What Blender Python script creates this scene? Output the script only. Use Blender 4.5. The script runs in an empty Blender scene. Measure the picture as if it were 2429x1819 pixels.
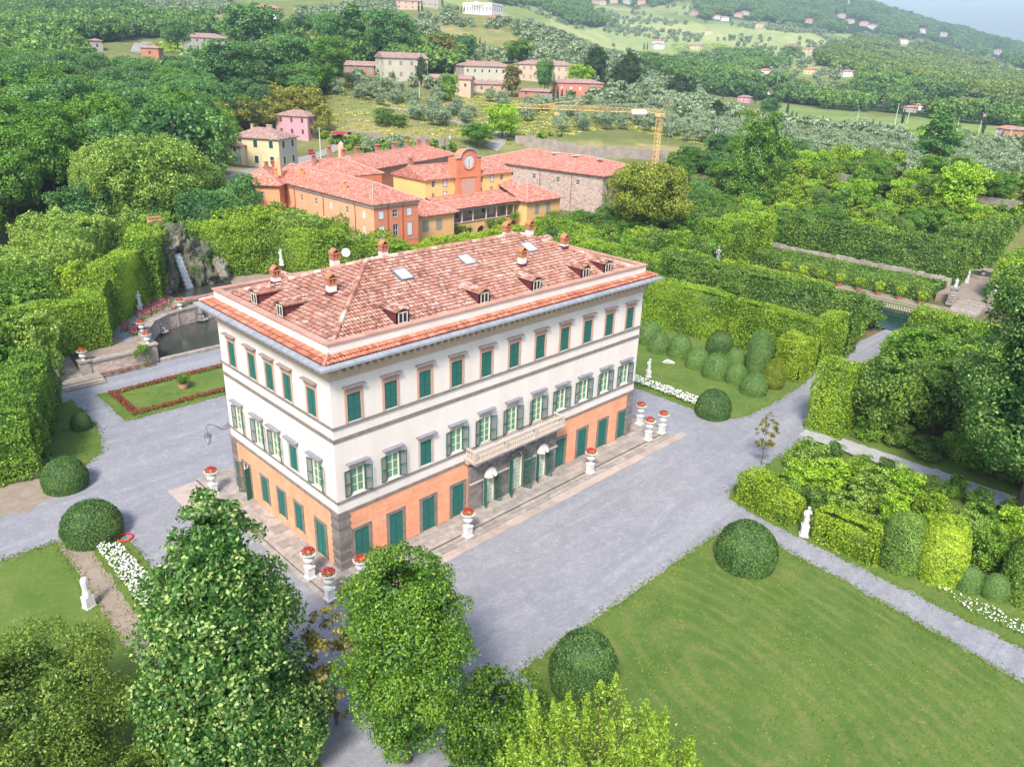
import bpy, math, random
import numpy as np
from mathutils import Vector, Matrix
random.seed(5)
rng = np.random.default_rng(11)
sc = bpy.context.scene
COL = sc.collection
# ---------------- camera ----------------
CAM = np.array([-24.904, -41.907, 35.769])
PITCH, ROLL, YAW = 0.400860779, 0.0362110474, 0.790862662
FPX, IW, IH = 1809.444, 2429.0, 1819.0
_fw = np.array([math.cos(PITCH)*math.sin(YAW), math.cos(PITCH)*math.cos(YAW), -math.sin(PITCH)])
_r0 = np.array([math.cos(YAW), -math.sin(YAW), 0.0]); _u0 = np.cross(_r0, _fw)
CR = math.cos(ROLL)*_r0 + math.sin(ROLL)*_u0
CU = -math.sin(ROLL)*_r0 + math.cos(ROLL)*_u0
cam = bpy.data.cameras.new('camera'); camo = bpy.data.objects.new('camera', cam); COL.objects.link(camo)
cam.sensor_width = 36; cam.lens = 36*FPX/IW; cam.clip_start = 0.5; cam.clip_end = 30000
M = Matrix.Identity(4)
for i in range(3):
    M[i][0] = CR[i]; M[i][1] = CU[i]; M[i][2] = -_fw[i]; M[i][3] = CAM[i]
camo.matrix_world = M
sc.camera = camo
# ---------------- sky, sun, exposure ----------------
SUN_EL, SUN_AZ = 48.0, 236.0      # azimuth clockwise from +y: the light comes from the left of the villa
world = bpy.data.worlds.new('World'); sc.world = world; world.use_nodes = True
wn = world.node_tree.nodes; wl = world.node_tree.links
bg = wn['Background']
sky = wn.new('ShaderNodeTexSky'); sky.sky_type = 'NISHITA'; sky.sun_disc = False
sky.sun_elevation = math.radians(SUN_EL); sky.sun_rotation = math.radians(SUN_AZ)
sky.air_density = 1.0; sky.dust_density = 2.2; sky.ozone_density = 1.0; sky.altitude = 100
wl.new(sky.outputs[0], bg.inputs[0]); bg.inputs[1].default_value = 0.15
sl = bpy.data.lights.new('sun', 'SUN'); sl.energy = 2.9; sl.angle = math.radians(12); sl.color = (1.0, 0.93, 0.84)
so = bpy.data.objects.new('sun', sl); COL.objects.link(so)
_a, _e = math.radians(SUN_AZ), math.radians(SUN_EL)
_sd = Vector((math.sin(_a)*math.cos(_e), math.cos(_a)*math.cos(_e), math.sin(_e)))
so.rotation_euler = _sd.to_track_quat('Z', 'Y').to_euler(); so.location = (-60, -60, 90)
vs = sc.view_settings
vs.view_transform = 'Standard'; vs.look = 'None'; vs.gamma = 1; vs.use_curve_mapping = False; vs.exposure = 0.93
cy = sc.cycles
cy.max_bounces = 6; cy.diffuse_bounces = 3; cy.glossy_bounces = 2; cy.transmission_bounces = 3; cy.volume_bounces = 0
cy.transparent_max_bounces = 4; cy.caustics_reflective = False; cy.caustics_refractive = False
cy.use_denoising = True

# ---------------- helpers ----------------
def mesh_np(name, V, F, mats=(), mi=None, attr=None, smooth=False):
    """V (n,3), F (m,k) same-size faces"""
    V = np.asarray(V, dtype=np.float32); F = np.asarray(F, dtype=np.int32)
    me = bpy.data.meshes.new(name)
    n, k = F.shape
    me.vertices.add(len(V)); me.vertices.foreach_set('co', V.ravel())
    me.loops.add(n*k); me.loops.foreach_set('vertex_index', F.ravel())
    me.polygons.add(n); me.polygons.foreach_set('loop_start', np.arange(n, dtype=np.int32)*k)
    try: me.polygons.foreach_set('loop_total', np.full(n, k, dtype=np.int32))
    except Exception: pass
    for m in mats: me.materials.append(m)
    if mi is not None: me.polygons.foreach_set('material_index', np.asarray(mi, dtype=np.int32))
    if attr is not None:
        a = me.attributes.new('v', 'FLOAT', 'FACE'); a.data.foreach_set('value', np.asarray(attr, dtype=np.float32))
    me.update(calc_edges=True)
    if smooth: me.polygons.foreach_set('use_smooth', np.ones(n, dtype=bool))
    return me

def link(name, me, parent=None, loc=None, rz=0.0, scale=None):
    o = bpy.data.objects.new(name, me); COL.objects.link(o)
    if parent is not None: o.parent = parent
    if loc is not None: o.location = loc
    if rz: o.rotation_euler = (0, 0, rz)
    if scale is not None: o.scale = scale
    return o

def tag(o, label, cat, group=None, kind=None):
    if label: o['label'] = label
    if cat: o['category'] = cat
    if group: o['group'] = group
    if kind: o['kind'] = kind
    return o

def thing(name, label, cat, loc=(0, 0, 0), rz=0.0, group=None, scale=None):
    o = link(name, None, None, loc, rz, scale); o.empty_display_size = 0.5
    return tag(o, label, cat, group)

def copy_tree(src, parent=None, loc=None, rz=None, scale=None, label=None, name=None):
    c = src.copy(); COL.objects.link(c); c.parent = parent
    if name: c.name = name
    if loc is not None: c.location = loc
    if rz is not None: c.rotation_euler = (0, 0, rz)
    if scale is not None: c.scale = scale
    if label: c['label'] = label
    for ch in CH.get(src.name, ()):
        copy_tree(ch, c)
    return c
CH = {}
def kids(o):
    """remember the children of a prototype so that copying does not need a depsgraph update"""
    CH[o.name] = [x for x in COL.objects if x.parent == o]
    for x in CH[o.name]: kids(x)

class MB:
    def __init__(s, T=None): s.v = []; s.f = []; s.m = []; s.a = []; s.T = T
    def add(s, vs_, fs, m=0, a=None):
        b = len(s.v)
        if s.T: vs_ = [s.T(*p) for p in vs_]
        s.v += [tuple(p) for p in vs_]
        a = random.random() if a is None else a
        for f in fs: s.f.append([b+i for i in f]); s.m.append(m); s.a.append(a)
        return s
    def box(s, x0, x1, y0, y1, z0, z1, m=0, a=None):
        return s.add([(x0,y0,z0),(x1,y0,z0),(x1,y1,z0),(x0,y1,z0),(x0,y0,z1),(x1,y0,z1),(x1,y1,z1),(x0,y1,z1)],
                     [(0,3,2,1),(4,5,6,7),(0,1,5,4),(1,2,6,5),(2,3,7,6),(3,0,4,7)], m, a)
    def cbox(s, c, sx, sy, sz, m=0, a=None):
        return s.box(c[0]-sx/2, c[0]+sx/2, c[1]-sy/2, c[1]+sy/2, c[2], c[2]+sz, m, a)
    def prism(s, poly, z0, z1, m=0, a=None, cap=True):
        n = len(poly); vs_ = [(p[0], p[1], z0) for p in poly]+[(p[0], p[1], z1) for p in poly]
        fs = [(i, (i+1) % n, n+(i+1) % n, n+i) for i in range(n)]
        if cap: fs += [tuple(range(n, 2*n)), tuple(range(n-1, -1, -1))]
        return s.add(vs_, fs, m, a)
    def lathe(s, prof, n=12, c=(0, 0, 0), m=0, a=None, sq=False):
        vs_ = []
        for r, z in prof:
            for k in range(n):
                t = 2*math.pi*(k+.5)/n
                vs_.append((c[0]+r*math.cos(t), c[1]+r*math.sin(t), c[2]+z))
        fs = [(i*n+k, i*n+(k+1) % n, (i+1)*n+(k+1) % n, (i+1)*n+k) for i in range(len(prof)-1) for k in range(n)]
        fs += [tuple(range(n-1, -1, -1)), tuple((len(prof)-1)*n+k for k in range(n))]
        return s.add(vs_, fs, m, a)
    def tube(s, pts, r, n=5, m=0, a=None):
        pts = [Vector(p) for p in pts]; rs = r if isinstance(r, (list, tuple)) else [r]*len(pts)
        vs_ = []
        for i, p in enumerate(pts):
            d = (pts[min(i+1, len(pts)-1)]-pts[max(i-1, 0)]).normalized()
            x = d.cross(Vector((0.01, 0.02, 1))) if abs(d.z) < .95 else d.cross(Vector((1, 0, 0)))
            x.normalize(); y = d.cross(x)
            for k in range(n):
                t = 2*math.pi*k/n; q = p+(x*math.cos(t)+y*math.sin(t))*rs[i]; vs_.append(tuple(q))
        fs = [(i*n+k, i*n+(k+1) % n, (i+1)*n+(k+1) % n, (i+1)*n+k) for i in range(len(pts)-1) for k in range(n)]
        fs += [tuple(range(n-1, -1, -1)), tuple((len(pts)-1)*n+k for k in range(n))]
        return s.add(vs_, fs, m, a)
    def mesh(s, name, mats, smooth=False):
        me = bpy.data.meshes.new(name); me.from_pydata(s.v, [], s.f)
        for m in (mats if isinstance(mats, (list, tuple)) else [mats]): me.materials.append(m)
        me.polygons.foreach_set('material_index', s.m)
        a = me.attributes.new('v', 'FLOAT', 'FACE'); a.data.foreach_set('value', s.a)
        if smooth: me.polygons.foreach_set('use_smooth', [True]*len(s.f))
        me.update(); return me
    def build(s, name, mats, parent=None, loc=None, rz=0.0, smooth=False, scale=None):
        return link(name, s.mesh(name, mats, smooth), parent, loc, rz, scale)

# ---------------- materials ----------------
def newmat(name):
    m = bpy.data.materials.new(name); m.use_nodes = True
    nt = m.node_tree; b = nt.nodes['Principled BSDF']
    b.inputs['Specular IOR Level'].default_value = 0.25
    return m, nt, b
def ramp(nt, stops, fac, interp='LINEAR'):
    r = nt.nodes.new('ShaderNodeValToRGB'); cr = r.color_ramp; cr.interpolation = interp
    while len(cr.elements) < len(stops): cr.elements.new(0.5)
    for e, (p, c) in zip(cr.elements, stops): e.position = p; e.color = (*c, 1)
    nt.links.new(fac, r.inputs[0]); return r.outputs[0]
def noise(nt, scale, detail=3, rough=.55, vec=None, dist=0):
    n = nt.nodes.new('ShaderNodeTexNoise'); n.inputs['Scale'].default_value = scale
    n.inputs['Detail'].default_value = detail; n.inputs['Roughness'].default_value = rough; n.inputs['Distortion'].default_value = dist
    if vec is not None: nt.links.new(vec, n.inputs['Vector'])
    return n.outputs[0]
def wpos(nt): return nt.nodes.new('ShaderNodeNewGeometry').outputs['Position']
def mixc(nt, fac, a, b, mode='MIX'):
    n = nt.nodes.new('ShaderNodeMix'); n.data_type = 'RGBA'; n.blend_type = mode
    for s_, v in ((n.inputs[0], fac), (n.inputs[6], a), (n.inputs[7], b)):
        if hasattr(v, 'links') or hasattr(v, 'is_linked'): nt.links.new(v, s_)
        elif isinstance(v, (int, float)): s_.default_value = v
        else: s_.default_value = (*v, 1)
    return n.outputs[2]
def mapr(nt, val, a, b, c=0., d=1.):
    n = nt.nodes.new('ShaderNodeMapRange'); n.inputs[1].default_value = a; n.inputs[2].default_value = b
    n.inputs[3].default_value = c; n.inputs[4].default_value = d; nt.links.new(val, n.inputs[0]); return n.outputs[0]
def attr(nt, name='v', out='Fac'):
    n = nt.nodes.new('ShaderNodeAttribute'); n.attribute_name = name; return n.outputs[out]
def bump(nt, b, h, s=.4, d=.02):
    n = nt.nodes.new('ShaderNodeBump'); n.inputs['Strength'].default_value = s; n.inputs['Distance'].default_value = d
    nt.links.new(h, n.inputs['Height']); nt.links.new(n.outputs[0], b.inputs['Normal'])
def stretch(nt, vec, s):
    n = nt.nodes.new('ShaderNodeMapping'); n.inputs['Scale'].default_value = s; nt.links.new(vec, n.inputs[0]); return n.outputs[0]
def hx(h):
    c = [int(h[i:i+2], 16)/255 for i in (0, 2, 4)]
    return tuple(x/12.92 if x <= .04045 else ((x+.055)/1.055)**2.4 for x in c)

def plain(name, c, c2=None, rough=.8, sc1=2.0, bmp=0.0, bsc=30, streak=False, metal=0, var=0.0, amt=(.3, .7)):
    m, nt, b = newmat(name); p = wpos(nt)
    c2 = c2 or tuple(x*.8 for x in c)
    v = stretch(nt, p, (1, 1, .15)) if streak else p
    col = mixc(nt, mapr(nt, noise(nt, sc1, 5, .65, v), *amt), c, c2)
    if var:
        a = mapr(nt, attr(nt), 0, 1, 1-var, 1+var)
        hs = nt.nodes.new('ShaderNodeHueSaturation'); nt.links.new(col, hs.inputs['Color']); nt.links.new(a, hs.inputs['Value']); col = hs.outputs[0]
    nt.links.new(col, b.inputs['Base Color']); b.inputs['Roughness'].default_value = rough; b.inputs['Metallic'].default_value = metal
    if bmp: bump(nt, b, noise(nt, bsc, 4, .6, p), bmp, .02)
    return m

def foliage(name, cols, trans=.34, patch=.35, pscale=.35, gloss=.03, gain=(1.78, 1.82, 1.08)):
    """cols: 3-4 leaf colours from dark to light; patches of tone over the plant, each leaf its own value"""
    m = bpy.data.materials.new(name); m.use_nodes = True; nt = m.node_tree
    for n in list(nt.nodes):
        if n.type != 'OUTPUT_MATERIAL': nt.nodes.remove(n)
    out = nt.nodes['Material Output']
    ob = nt.nodes.new('ShaderNodeObjectInfo')
    nz = noise(nt, pscale, 3, .6, wpos(nt))
    mth = nt.nodes.new('ShaderNodeMath'); mth.operation = 'MULTIPLY_ADD'
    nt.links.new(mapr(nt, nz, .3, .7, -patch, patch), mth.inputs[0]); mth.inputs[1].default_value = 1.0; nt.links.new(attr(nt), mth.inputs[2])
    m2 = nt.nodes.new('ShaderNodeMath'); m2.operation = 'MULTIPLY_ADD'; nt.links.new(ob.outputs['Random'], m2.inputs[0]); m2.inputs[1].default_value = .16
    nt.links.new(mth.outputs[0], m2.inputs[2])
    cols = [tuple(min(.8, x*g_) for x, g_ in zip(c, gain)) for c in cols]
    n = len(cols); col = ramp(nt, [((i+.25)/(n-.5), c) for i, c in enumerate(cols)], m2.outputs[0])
    d = nt.nodes.new('ShaderNodeBsdfDiffuse'); t = nt.nodes.new('ShaderNodeBsdfTranslucent'); g = nt.nodes.new('ShaderNodeBsdfGlossy')
    g.inputs['Roughness'].default_value = .45; g.inputs['Color'].default_value = (.8, .9, .8, 1)
    nt.links.new(col, d.inputs[0])
    tc = mixc(nt, .5, col, (.35, .5, .05), 'MIX'); nt.links.new(mixc(nt, .7, tc, col), t.inputs[0])
    a = nt.nodes.new('ShaderNodeMixShader'); a.inputs[0].default_value = trans; nt.links.new(d.outputs[0], a.inputs[1]); nt.links.new(t.outputs[0], a.inputs[2])
    a2 = nt.nodes.new('ShaderNodeMixShader'); a2.inputs[0].default_value = gloss; nt.links.new(a.outputs[0], a2.inputs[1]); nt.links.new(g.outputs[0], a2.inputs[2])
    nt.links.new(a2.outputs[0], out.inputs[0])
    return m

# ---------------- pixel rays and terrain ----------------
K = IW/2211.0       # notes were taken on a 2211 px wide view of the photograph
def ray(x, y): return _fw + CR*(x*K-IW/2)/FPX - CU*(y*K-IH/2)/FPX
def flat(x, y, z=-.3):
    d = ray(x, y); t = (z-CAM[2])/d[2]; p = CAM+t*d; return float(p[0]), float(p[1])
def project(P):
    d = np.asarray(P, dtype=float)-CAM; w = d@_fw
    return (IW/2+FPX*(d@CR)/w)/K, (IH/2-FPX*(d@CU)/w)/K, w
def atdist(x, y, dist):
    d = ray(x, y); t = dist/math.hypot(d[0], d[1]); return CAM+t*d
# ground control points: (view x, view y, horizontal distance)
CTRL = [(0,330,190),(0,200,330),(0,130,480),(0,60,700),(0,0,950),(0,-100,1400),(300,100,480),(330,125,470),(300,20,900),(300,-80,1400),
 (450,110,560),(450,170,400),(450,250,300),(560,37,680),(560,130,420),(640,0,900),(640,-70,1300),(700,190,330),(760,165,380),(760,110,480),(760,60,620),
 (660,300,290),(560,362,210),(530,402,172),(850,250,300),(850,215,340),(870,120,450),(880,60,640),(900,10,850),(900,-40,1200),(880,172,360),
 (1000,300,262),(950,270,300),(1050,190,390),(1250,205,380),(1150,290,275),(1300,310,262),(1500,345,248),(1700,375,235),(1900,415,212),
 (2100,445,196),(2250,455,190),(2200,385,270),(1500,240,420),(1500,290,310),(1700,290,350),(1900,290,400),(1900,250,520),(2200,300,420),(1700,215,700),
 (2100,240,750),(2200,272,600),(1000,33,700),(1000,48,640),(1000,100,560),(1000,135,460),(1050,60,900),(1200,80,640),(1200,125,520),(1200,160,440),
 (1300,130,600),(1300,170,470),(1400,180,600),(1230,70,1150),(1200,30,1600),(1400,125,1200),(1400,50,1700),(1400,0,2300),(1200,0,2200),(1400,-110,3200),(1200,-110,3200),
 (1600,110,1300),(1600,60,1800),(1600,0,2600),(1600,-70,3400),(1600,170,850),(1800,190,800),(1800,155,1000),(1800,120,1400),(1800,70,2100),(1800,20,2900),
 (1770,-30,3500),(1875,12,3500),(2000,57,3500),(2100,87,3500),(2211,112,3500),(2400,150,3500),(2000,105,2300),(2000,140,1500),(2000,190,900),
 (2200,150,2000),(2200,190,1300),(2200,230,800),(2300,250,700),(2350,210,1300)]
_cp = np.array([atdist(*c) for c in CTRL])
_far = []
for xx in (1770, 1875, 2000, 2100, 2211, 2400):
    p = atdist(xx, 120, 5200); _far.append((p[0], p[1], 60.0))
for az_, r_, z_ in [(-20,250,2),(-20,900,60),(110,300,0),(110,1200,10),(5,60,0),(40,60,0),(85,60,0),(100,150,-.5),(0,110,-.5),(20,125,-.5),(60,160,-.5),(75,170,-.5)]:
    a = math.radians(az_); _far.append((CAM[0]+r_*math.sin(a), CAM[1]+r_*math.cos(a), z_))
_cp = np.vstack([_cp, np.array(_far)])
def _uv(x, y):
    dx, dy = x-CAM[0], y-CAM[1]; r = np.hypot(dx, dy); az = np.degrees(np.arctan2(dx, dy))
    az = np.where(az < -100, az+360, az); az = np.clip(az, -22, 112)
    return np.stack([az/22.0, np.log(np.clip(r, 55, 5200))*1.6], -1)
def _phi(d): return d*d*np.log(np.maximum(d, 1e-9))
_U = _uv(_cp[:, 0], _cp[:, 1]); _n = len(_U)
_K = _phi(np.linalg.norm(_U[:, None]-_U[None], axis=2))+np.eye(_n)*.002
_P = np.hstack([np.ones((_n, 1)), _U]); _A = np.block([[_K, _P], [_P.T, np.zeros((3, 3))]])
_rr = np.hypot(_cp[:, 0]-CAM[0], _cp[:, 1]-CAM[1])
_W = np.linalg.solve(_A, np.concatenate([_cp[:, 2]/_rr**.8, np.zeros(3)]))
def snoise(P, s, seed=0):
    P = np.asarray(P)/s; r = np.random.default_rng(seed); o = 0
    for k in range(6):
        d = r.normal(size=P.shape[-1]); d /= np.linalg.norm(d); d *= 2*math.pi*(.5+.45*k)*r.uniform(.8, 1.2)
        o = o+np.sin(P@d+r.uniform(0, 6.28))/(1+.5*k)
    return o/2.4
def _zraw(x, y):
    x = np.asarray(x, float); y = np.asarray(y, float); sh = x.shape; x = x.ravel(); y = y.ravel()
    u = _uv(x, y); out = np.empty(len(x))
    for i in range(0, len(x), 20000):
        k = _phi(np.linalg.norm(u[i:i+20000, None]-_U[None], axis=2))
        out[i:i+20000] = k@_W[:_n]+_W[_n]+u[i:i+20000]@_W[_n+1:]
    r = np.hypot(x-CAM[0], y-CAM[1]); z = out*np.clip(r, 55, 5200)**.8
    z = z+snoise(np.stack([x, y], -1), 260, 3)*np.clip((r-500)/1500, 0, 1)*12+snoise(np.stack([x, y], -1), 70, 4)*np.clip((r-400)/1500, 0, 1)*4
    d = np.hypot(np.maximum(np.maximum(-75-x, x-150), 0), np.maximum(np.maximum(-140-y, y-98-.33*np.clip(x-60, 0, 60)), 0))
    d = np.minimum(d, 1e9); w = np.clip(d/38, 0, 1); w = w*w*(3-2*w)
    w = np.where(r < 60, 0, w)
    q = lambda t: (lambda c: c*c*(3-2*c))(np.clip(t, 0, 1))
    dip = -2.1*q((x-66)/6)*q((128-x)/6)*q((y-66)/6)*q((101-y)/6)
    return (z*w+(-.5)*(1-w)+dip).reshape(sh)
AZ = np.radians(np.concatenate([np.linspace(-180, -16, 22, endpoint=False), np.linspace(-16, 104, 460, endpoint=False), np.linspace(104, 180, 12)]))
LR = np.concatenate([[math.log(2.)], np.linspace(math.log(14.), math.log(9000.), 350)])
_ga, _gr = np.meshgrid(AZ, LR, indexing='ij')
TX = CAM[0]+np.exp(_gr)*np.sin(_ga); TY = CAM[1]+np.exp(_gr)*np.cos(_ga); TZ = _zraw(TX, TY)
def Z(x, y):
    """ground height, bilinear on the terrain mesh"""
    x = np.asarray(x, float); y = np.asarray(y, float); dx = x-CAM[0]; dy = y-CAM[1]
    az = np.arctan2(dx, dy); lr = np.log(np.maximum(np.hypot(dx, dy), 2.01))
    i = np.clip(np.searchsorted(AZ, az)-1, 0, len(AZ)-2); j = np.clip(np.searchsorted(LR, lr)-1, 0, len(LR)-2)
    a = np.clip((az-AZ[i])/(AZ[i+1]-AZ[i]), 0, 1); b = np.clip((lr-LR[j])/(LR[j+1]-LR[j]), 0, 1)
    return TZ[i, j]*(1-a)*(1-b)+TZ[i+1, j]*a*(1-b)+TZ[i, j+1]*(1-a)*b+TZ[i+1, j+1]*a*b
_T = np.exp(np.linspace(math.log(25), math.log(8000), 1500))
def gnd(x, y, lift=0.0):
    """where the sight line through a photo point meets the ground"""
    d = ray(x, y); P = CAM[None]+_T[:, None]*d[None]; f = P[:, 2]-Z(P[:, 0], P[:, 1])-lift
    k = np.nonzero(f < 0)[0]
    k = k[0] if len(k) else len(_T)-1
    if k == 0: p = P[0]
    else: a = f[k-1]/(f[k-1]-f[k]); p = P[k-1]*(1-a)+P[k]*a
    return float(p[0]), float(p[1]), float(Z(p[0], p[1]))
def inpoly(px, py, poly):
    px = np.asarray(px); c = np.zeros(px.shape, bool); n = len(poly)
    for i in range(n):
        x1, y1 = poly[i]; x2, y2 = poly[(i+1) % n]
        if y1 == y2: continue
        t = ((y1 > py) != (y2 > py)) & (px < (x2-x1)*(py-y1)/(y2-y1)+x1)
        c ^= t
    return c
# ---------------- shared materials ----------------
M_cream = plain('cream_stucco', (.84, .75, .69), (.71, .62, .55), .85, .5, .2, 40, streak=True, amt=(.38, .85))
M_orange = plain('orange_render', (.90, .44, .27), (.80, .33, .18), .85, .5, .2, 30, var=.07)
M_tan = plain('tan_frieze', (.64, .48, .35), (.56, .41, .3), .8, 1.5)
M_pink = plain('pink_stone', (.62, .38, .28), (.54, .33, .25), .8, 2)
M_grey = plain('grey_stone', (.30, .26, .22), (.17, .15, .13), .85, 2.5, .3, 25, var=.18)
M_greyd = plain('grey_stone_blocks', (.28, .245, .225), (.17, .15, .135), .9, 3, .3, 30, var=.25)
M_slate = plain('slate_hood', (.30, .30, .34), (.21, .21, .24), .7, 3)
M_lead = plain('lead_gutter', (.38, .40, .44), (.26, .28, .32), .5, 1.2)
M_cream2 = plain('white_joinery', (.78, .77, .62), (.7, .68, .55), .6, 4)
M_green = plain('green_shutter', (.03, .155, .12), (.024, .12, .10), .5, 2)
M_glass, _nt, _b = newmat('window_glass'); _b.inputs['Base Color'].default_value = (.13, .3, .17, 1); _b.inputs['Roughness'].default_value = .12; _b.inputs['Specular IOR Level'].default_value = .6
M_glassd, _nt, _b = newmat('dark_glass'); _b.inputs['Base Color'].default_value = (.03, .04, .045, 1); _b.inputs['Roughness'].default_value = .1; _b.inputs['Specular IOR Level'].default_value = .7
M_sky, _nt, _b = newmat('skylight_glass'); _b.inputs['Base Color'].default_value = (.55, .63, .63, 1); _b.inputs['Roughness'].default_value = .06; _b.inputs['Specular IOR Level'].default_value = .9
M_white = plain('white_marble', (.72, .71, .69), (.5, .49, .48), .55, 3, .1, 20, amt=(.45, .8))
M_red = plain('red_flowers', (.62, .012, .03), (.72, .05, .06), .7, 14, var=.35)
M_maroon = plain('maroon_metal', (.16, .045, .05), (.11, .03, .035), .55, 3)
M_paving = plain('stone_paving', (.42, .37, .33), (.27, .24, .21), .85, 1.6, .25, 14, var=.16, amt=(.35, .7))
M_iron = plain('wrought_iron', (.10, .065, .05), (.05, .045, .045), .6, 5)
M_steel = plain('galvanised_steel', (.45, .46, .48), (.36, .37, .39), .45, 4, metal=.4)
M_wood = plain('tree_bark', (.16, .12, .09), (.09, .07, .055), .95, 3, .6, 8, streak=True)
M_terra = plain('terracotta_pot', (.52, .22, .13), (.42, .17, .1), .8, 4)
M_yel = plain('crane_yellow', (.86, .60, .26), (.78, .52, .2), .5, 2)
M_lav = plain('lunette_plaster', (.74, .66, .6), (.64, .57, .52), .8, 3)

def tile_mat(name, stops, pn=1.0, wave=None):
    m, nt, b = newmat(name); p = wpos(nt)
    v = nt.nodes.new('ShaderNodeMath'); v.operation = 'ADD'
    nt.links.new(attr(nt), v.inputs[0]); nt.links.new(mapr(nt, noise(nt, pn, 5, .7, p), .25, .75, -.22, .22), v.inputs[1])
    col = ramp(nt, stops, v.outputs[0])
    col = mixc(nt, mapr(nt, noise(nt, 9, 4, .7, p), .5, .68, 0, .75), col, (.10, .055, .045))
    col = mixc(nt, mapr(nt, noise(nt, 12, 3, .7, stretch(nt, p, (1.1, .9, 1))), .6, .72, 0, .8), col, (.6, .5, .42))
    nt.links.new(col, b.inputs['Base Color']); b.inputs['Roughness'].default_value = .85
    bump(nt, b, noise(nt, 22, 3, .7, p), .5, .03)
    return m
ROOF = [(.0, (.20, .10, .08)), (.16, (.38, .175, .125)), (.40, (.54, .25, .18)), (.62, (.60, .33, .25)), (.82, (.64, .45, .37)), (1., (.70, .58, .50))]
M_tile = tile_mat('roof_tile', ROOF, .55)
M_tile2 = tile_mat('fresh_roof_tile', [(0, (.30, .10, .065)), (.35, (.56, .19, .11)), (.7, (.64, .28, .18)), (1, (.66, .42, .32))], .8)
M_coping = plain('terracotta_coping', (.56, .33, .26), (.46, .25, .19), .85, 2.5, .3, 12, var=.12)

def far_tile(name, c1, c2, c3, rows=2.6):
    """roof seen from far off: rows of tiles as fine relief, colour by tile"""
    m, nt, b = newmat(name); p = wpos(nt)
    n1 = noise(nt, 1.1, 6, .75, p); n2 = noise(nt, 6.0, 2, .8, p)
    vo = nt.nodes.new('ShaderNodeTexVoronoi'); vo.inputs['Scale'].default_value = 2.9; nt.links.new(p, vo.inputs['Vector']); se = nt.nodes.new('ShaderNodeSeparateColor'); nt.links.new(vo.outputs['Color'], se.inputs[0])
    col = mixc(nt, mapr(nt, n1, .3, .7), c1, c2); col = mixc(nt, mapr(nt, se.outputs[0], .55, 1.0, 0, .8), col, c3); col = mixc(nt, mapr(nt, se.outputs[1], .6, 1.0, 0, .85), col, tuple(x*.45 for x in c1))
    col = mixc(nt, mapr(nt, noise(nt, 4.0, 3, .8, p), .56, .72, 0, .7), col, tuple(x*.3 for x in c1))
    nt.links.new(col, b.inputs['Base Color']); b.inputs['Roughness'].default_value = .9
    bump(nt, b, noise(nt, 5, 4, .8, p), .8, .12)
    return m
M_ft = far_tile('pantile_roof', (.52, .165, .11), (.58, .24, .17), (.70, .46, .38))
M_ft2 = far_tile('weathered_pantile_roof', (.36, .21, .18), (.42, .27, .23), (.55, .42, .37))

def gravel_mat():
    m, nt, b = newmat('gravel'); p = wpos(nt)
    c = mixc(nt, mapr(nt, noise(nt, .09, 5, .65, p), .36, .68), (.245, .248, .268), (.30, .302, .315))
    c = mixc(nt, mapr(nt, noise(nt, .16, 6, .7, stretch(nt, p, (1, 2.2, 1)), 1.2), .5, .7, 0, .5), c, (.43, .42, .43))
    c = mixc(nt, mapr(nt, noise(nt, .9, 4, .6, stretch(nt, p, (.05, .9, 1)), .6), .5, .66, 0, .5), c, (.40, .40, .415))
    c = mixc(nt, mapr(nt, noise(nt, .23, 6, .7, p, 1.), .6, .75, 0, .55), c, (.42, .36, .31))
    c = mixc(nt, mapr(nt, noise(nt, 4.5, 6, .95, p), .42, .58, 0, .6), c, (.19, .20, .24))
    c = mixc(nt, mapr(nt, noise(nt, 1.3, 8, .9, p), .5, .64, 0, .45), c, (.46, .46, .48))
    c = mixc(nt, mapr(nt, noise(nt, 14, 2, .8, p), .6, .72, 0, .5), c, (.6, .6, .63))
    nt.links.new(c, b.inputs['Base Color']); b.inputs['Roughness'].default_value = .95
    bump(nt, b, noise(nt, 18, 3, .8, p), .7, .03); return m
M_gravel = gravel_mat(); M_gravel_pale = plain('pale_gravel', (.46, .46, .46), (.34, .34, .35), .95, 1.5, .5, 16)
M_dirt = plain('dirt_path', (.36, .29, .23), (.25, .2, .155), .95, 1.2, .4, 15)

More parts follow.
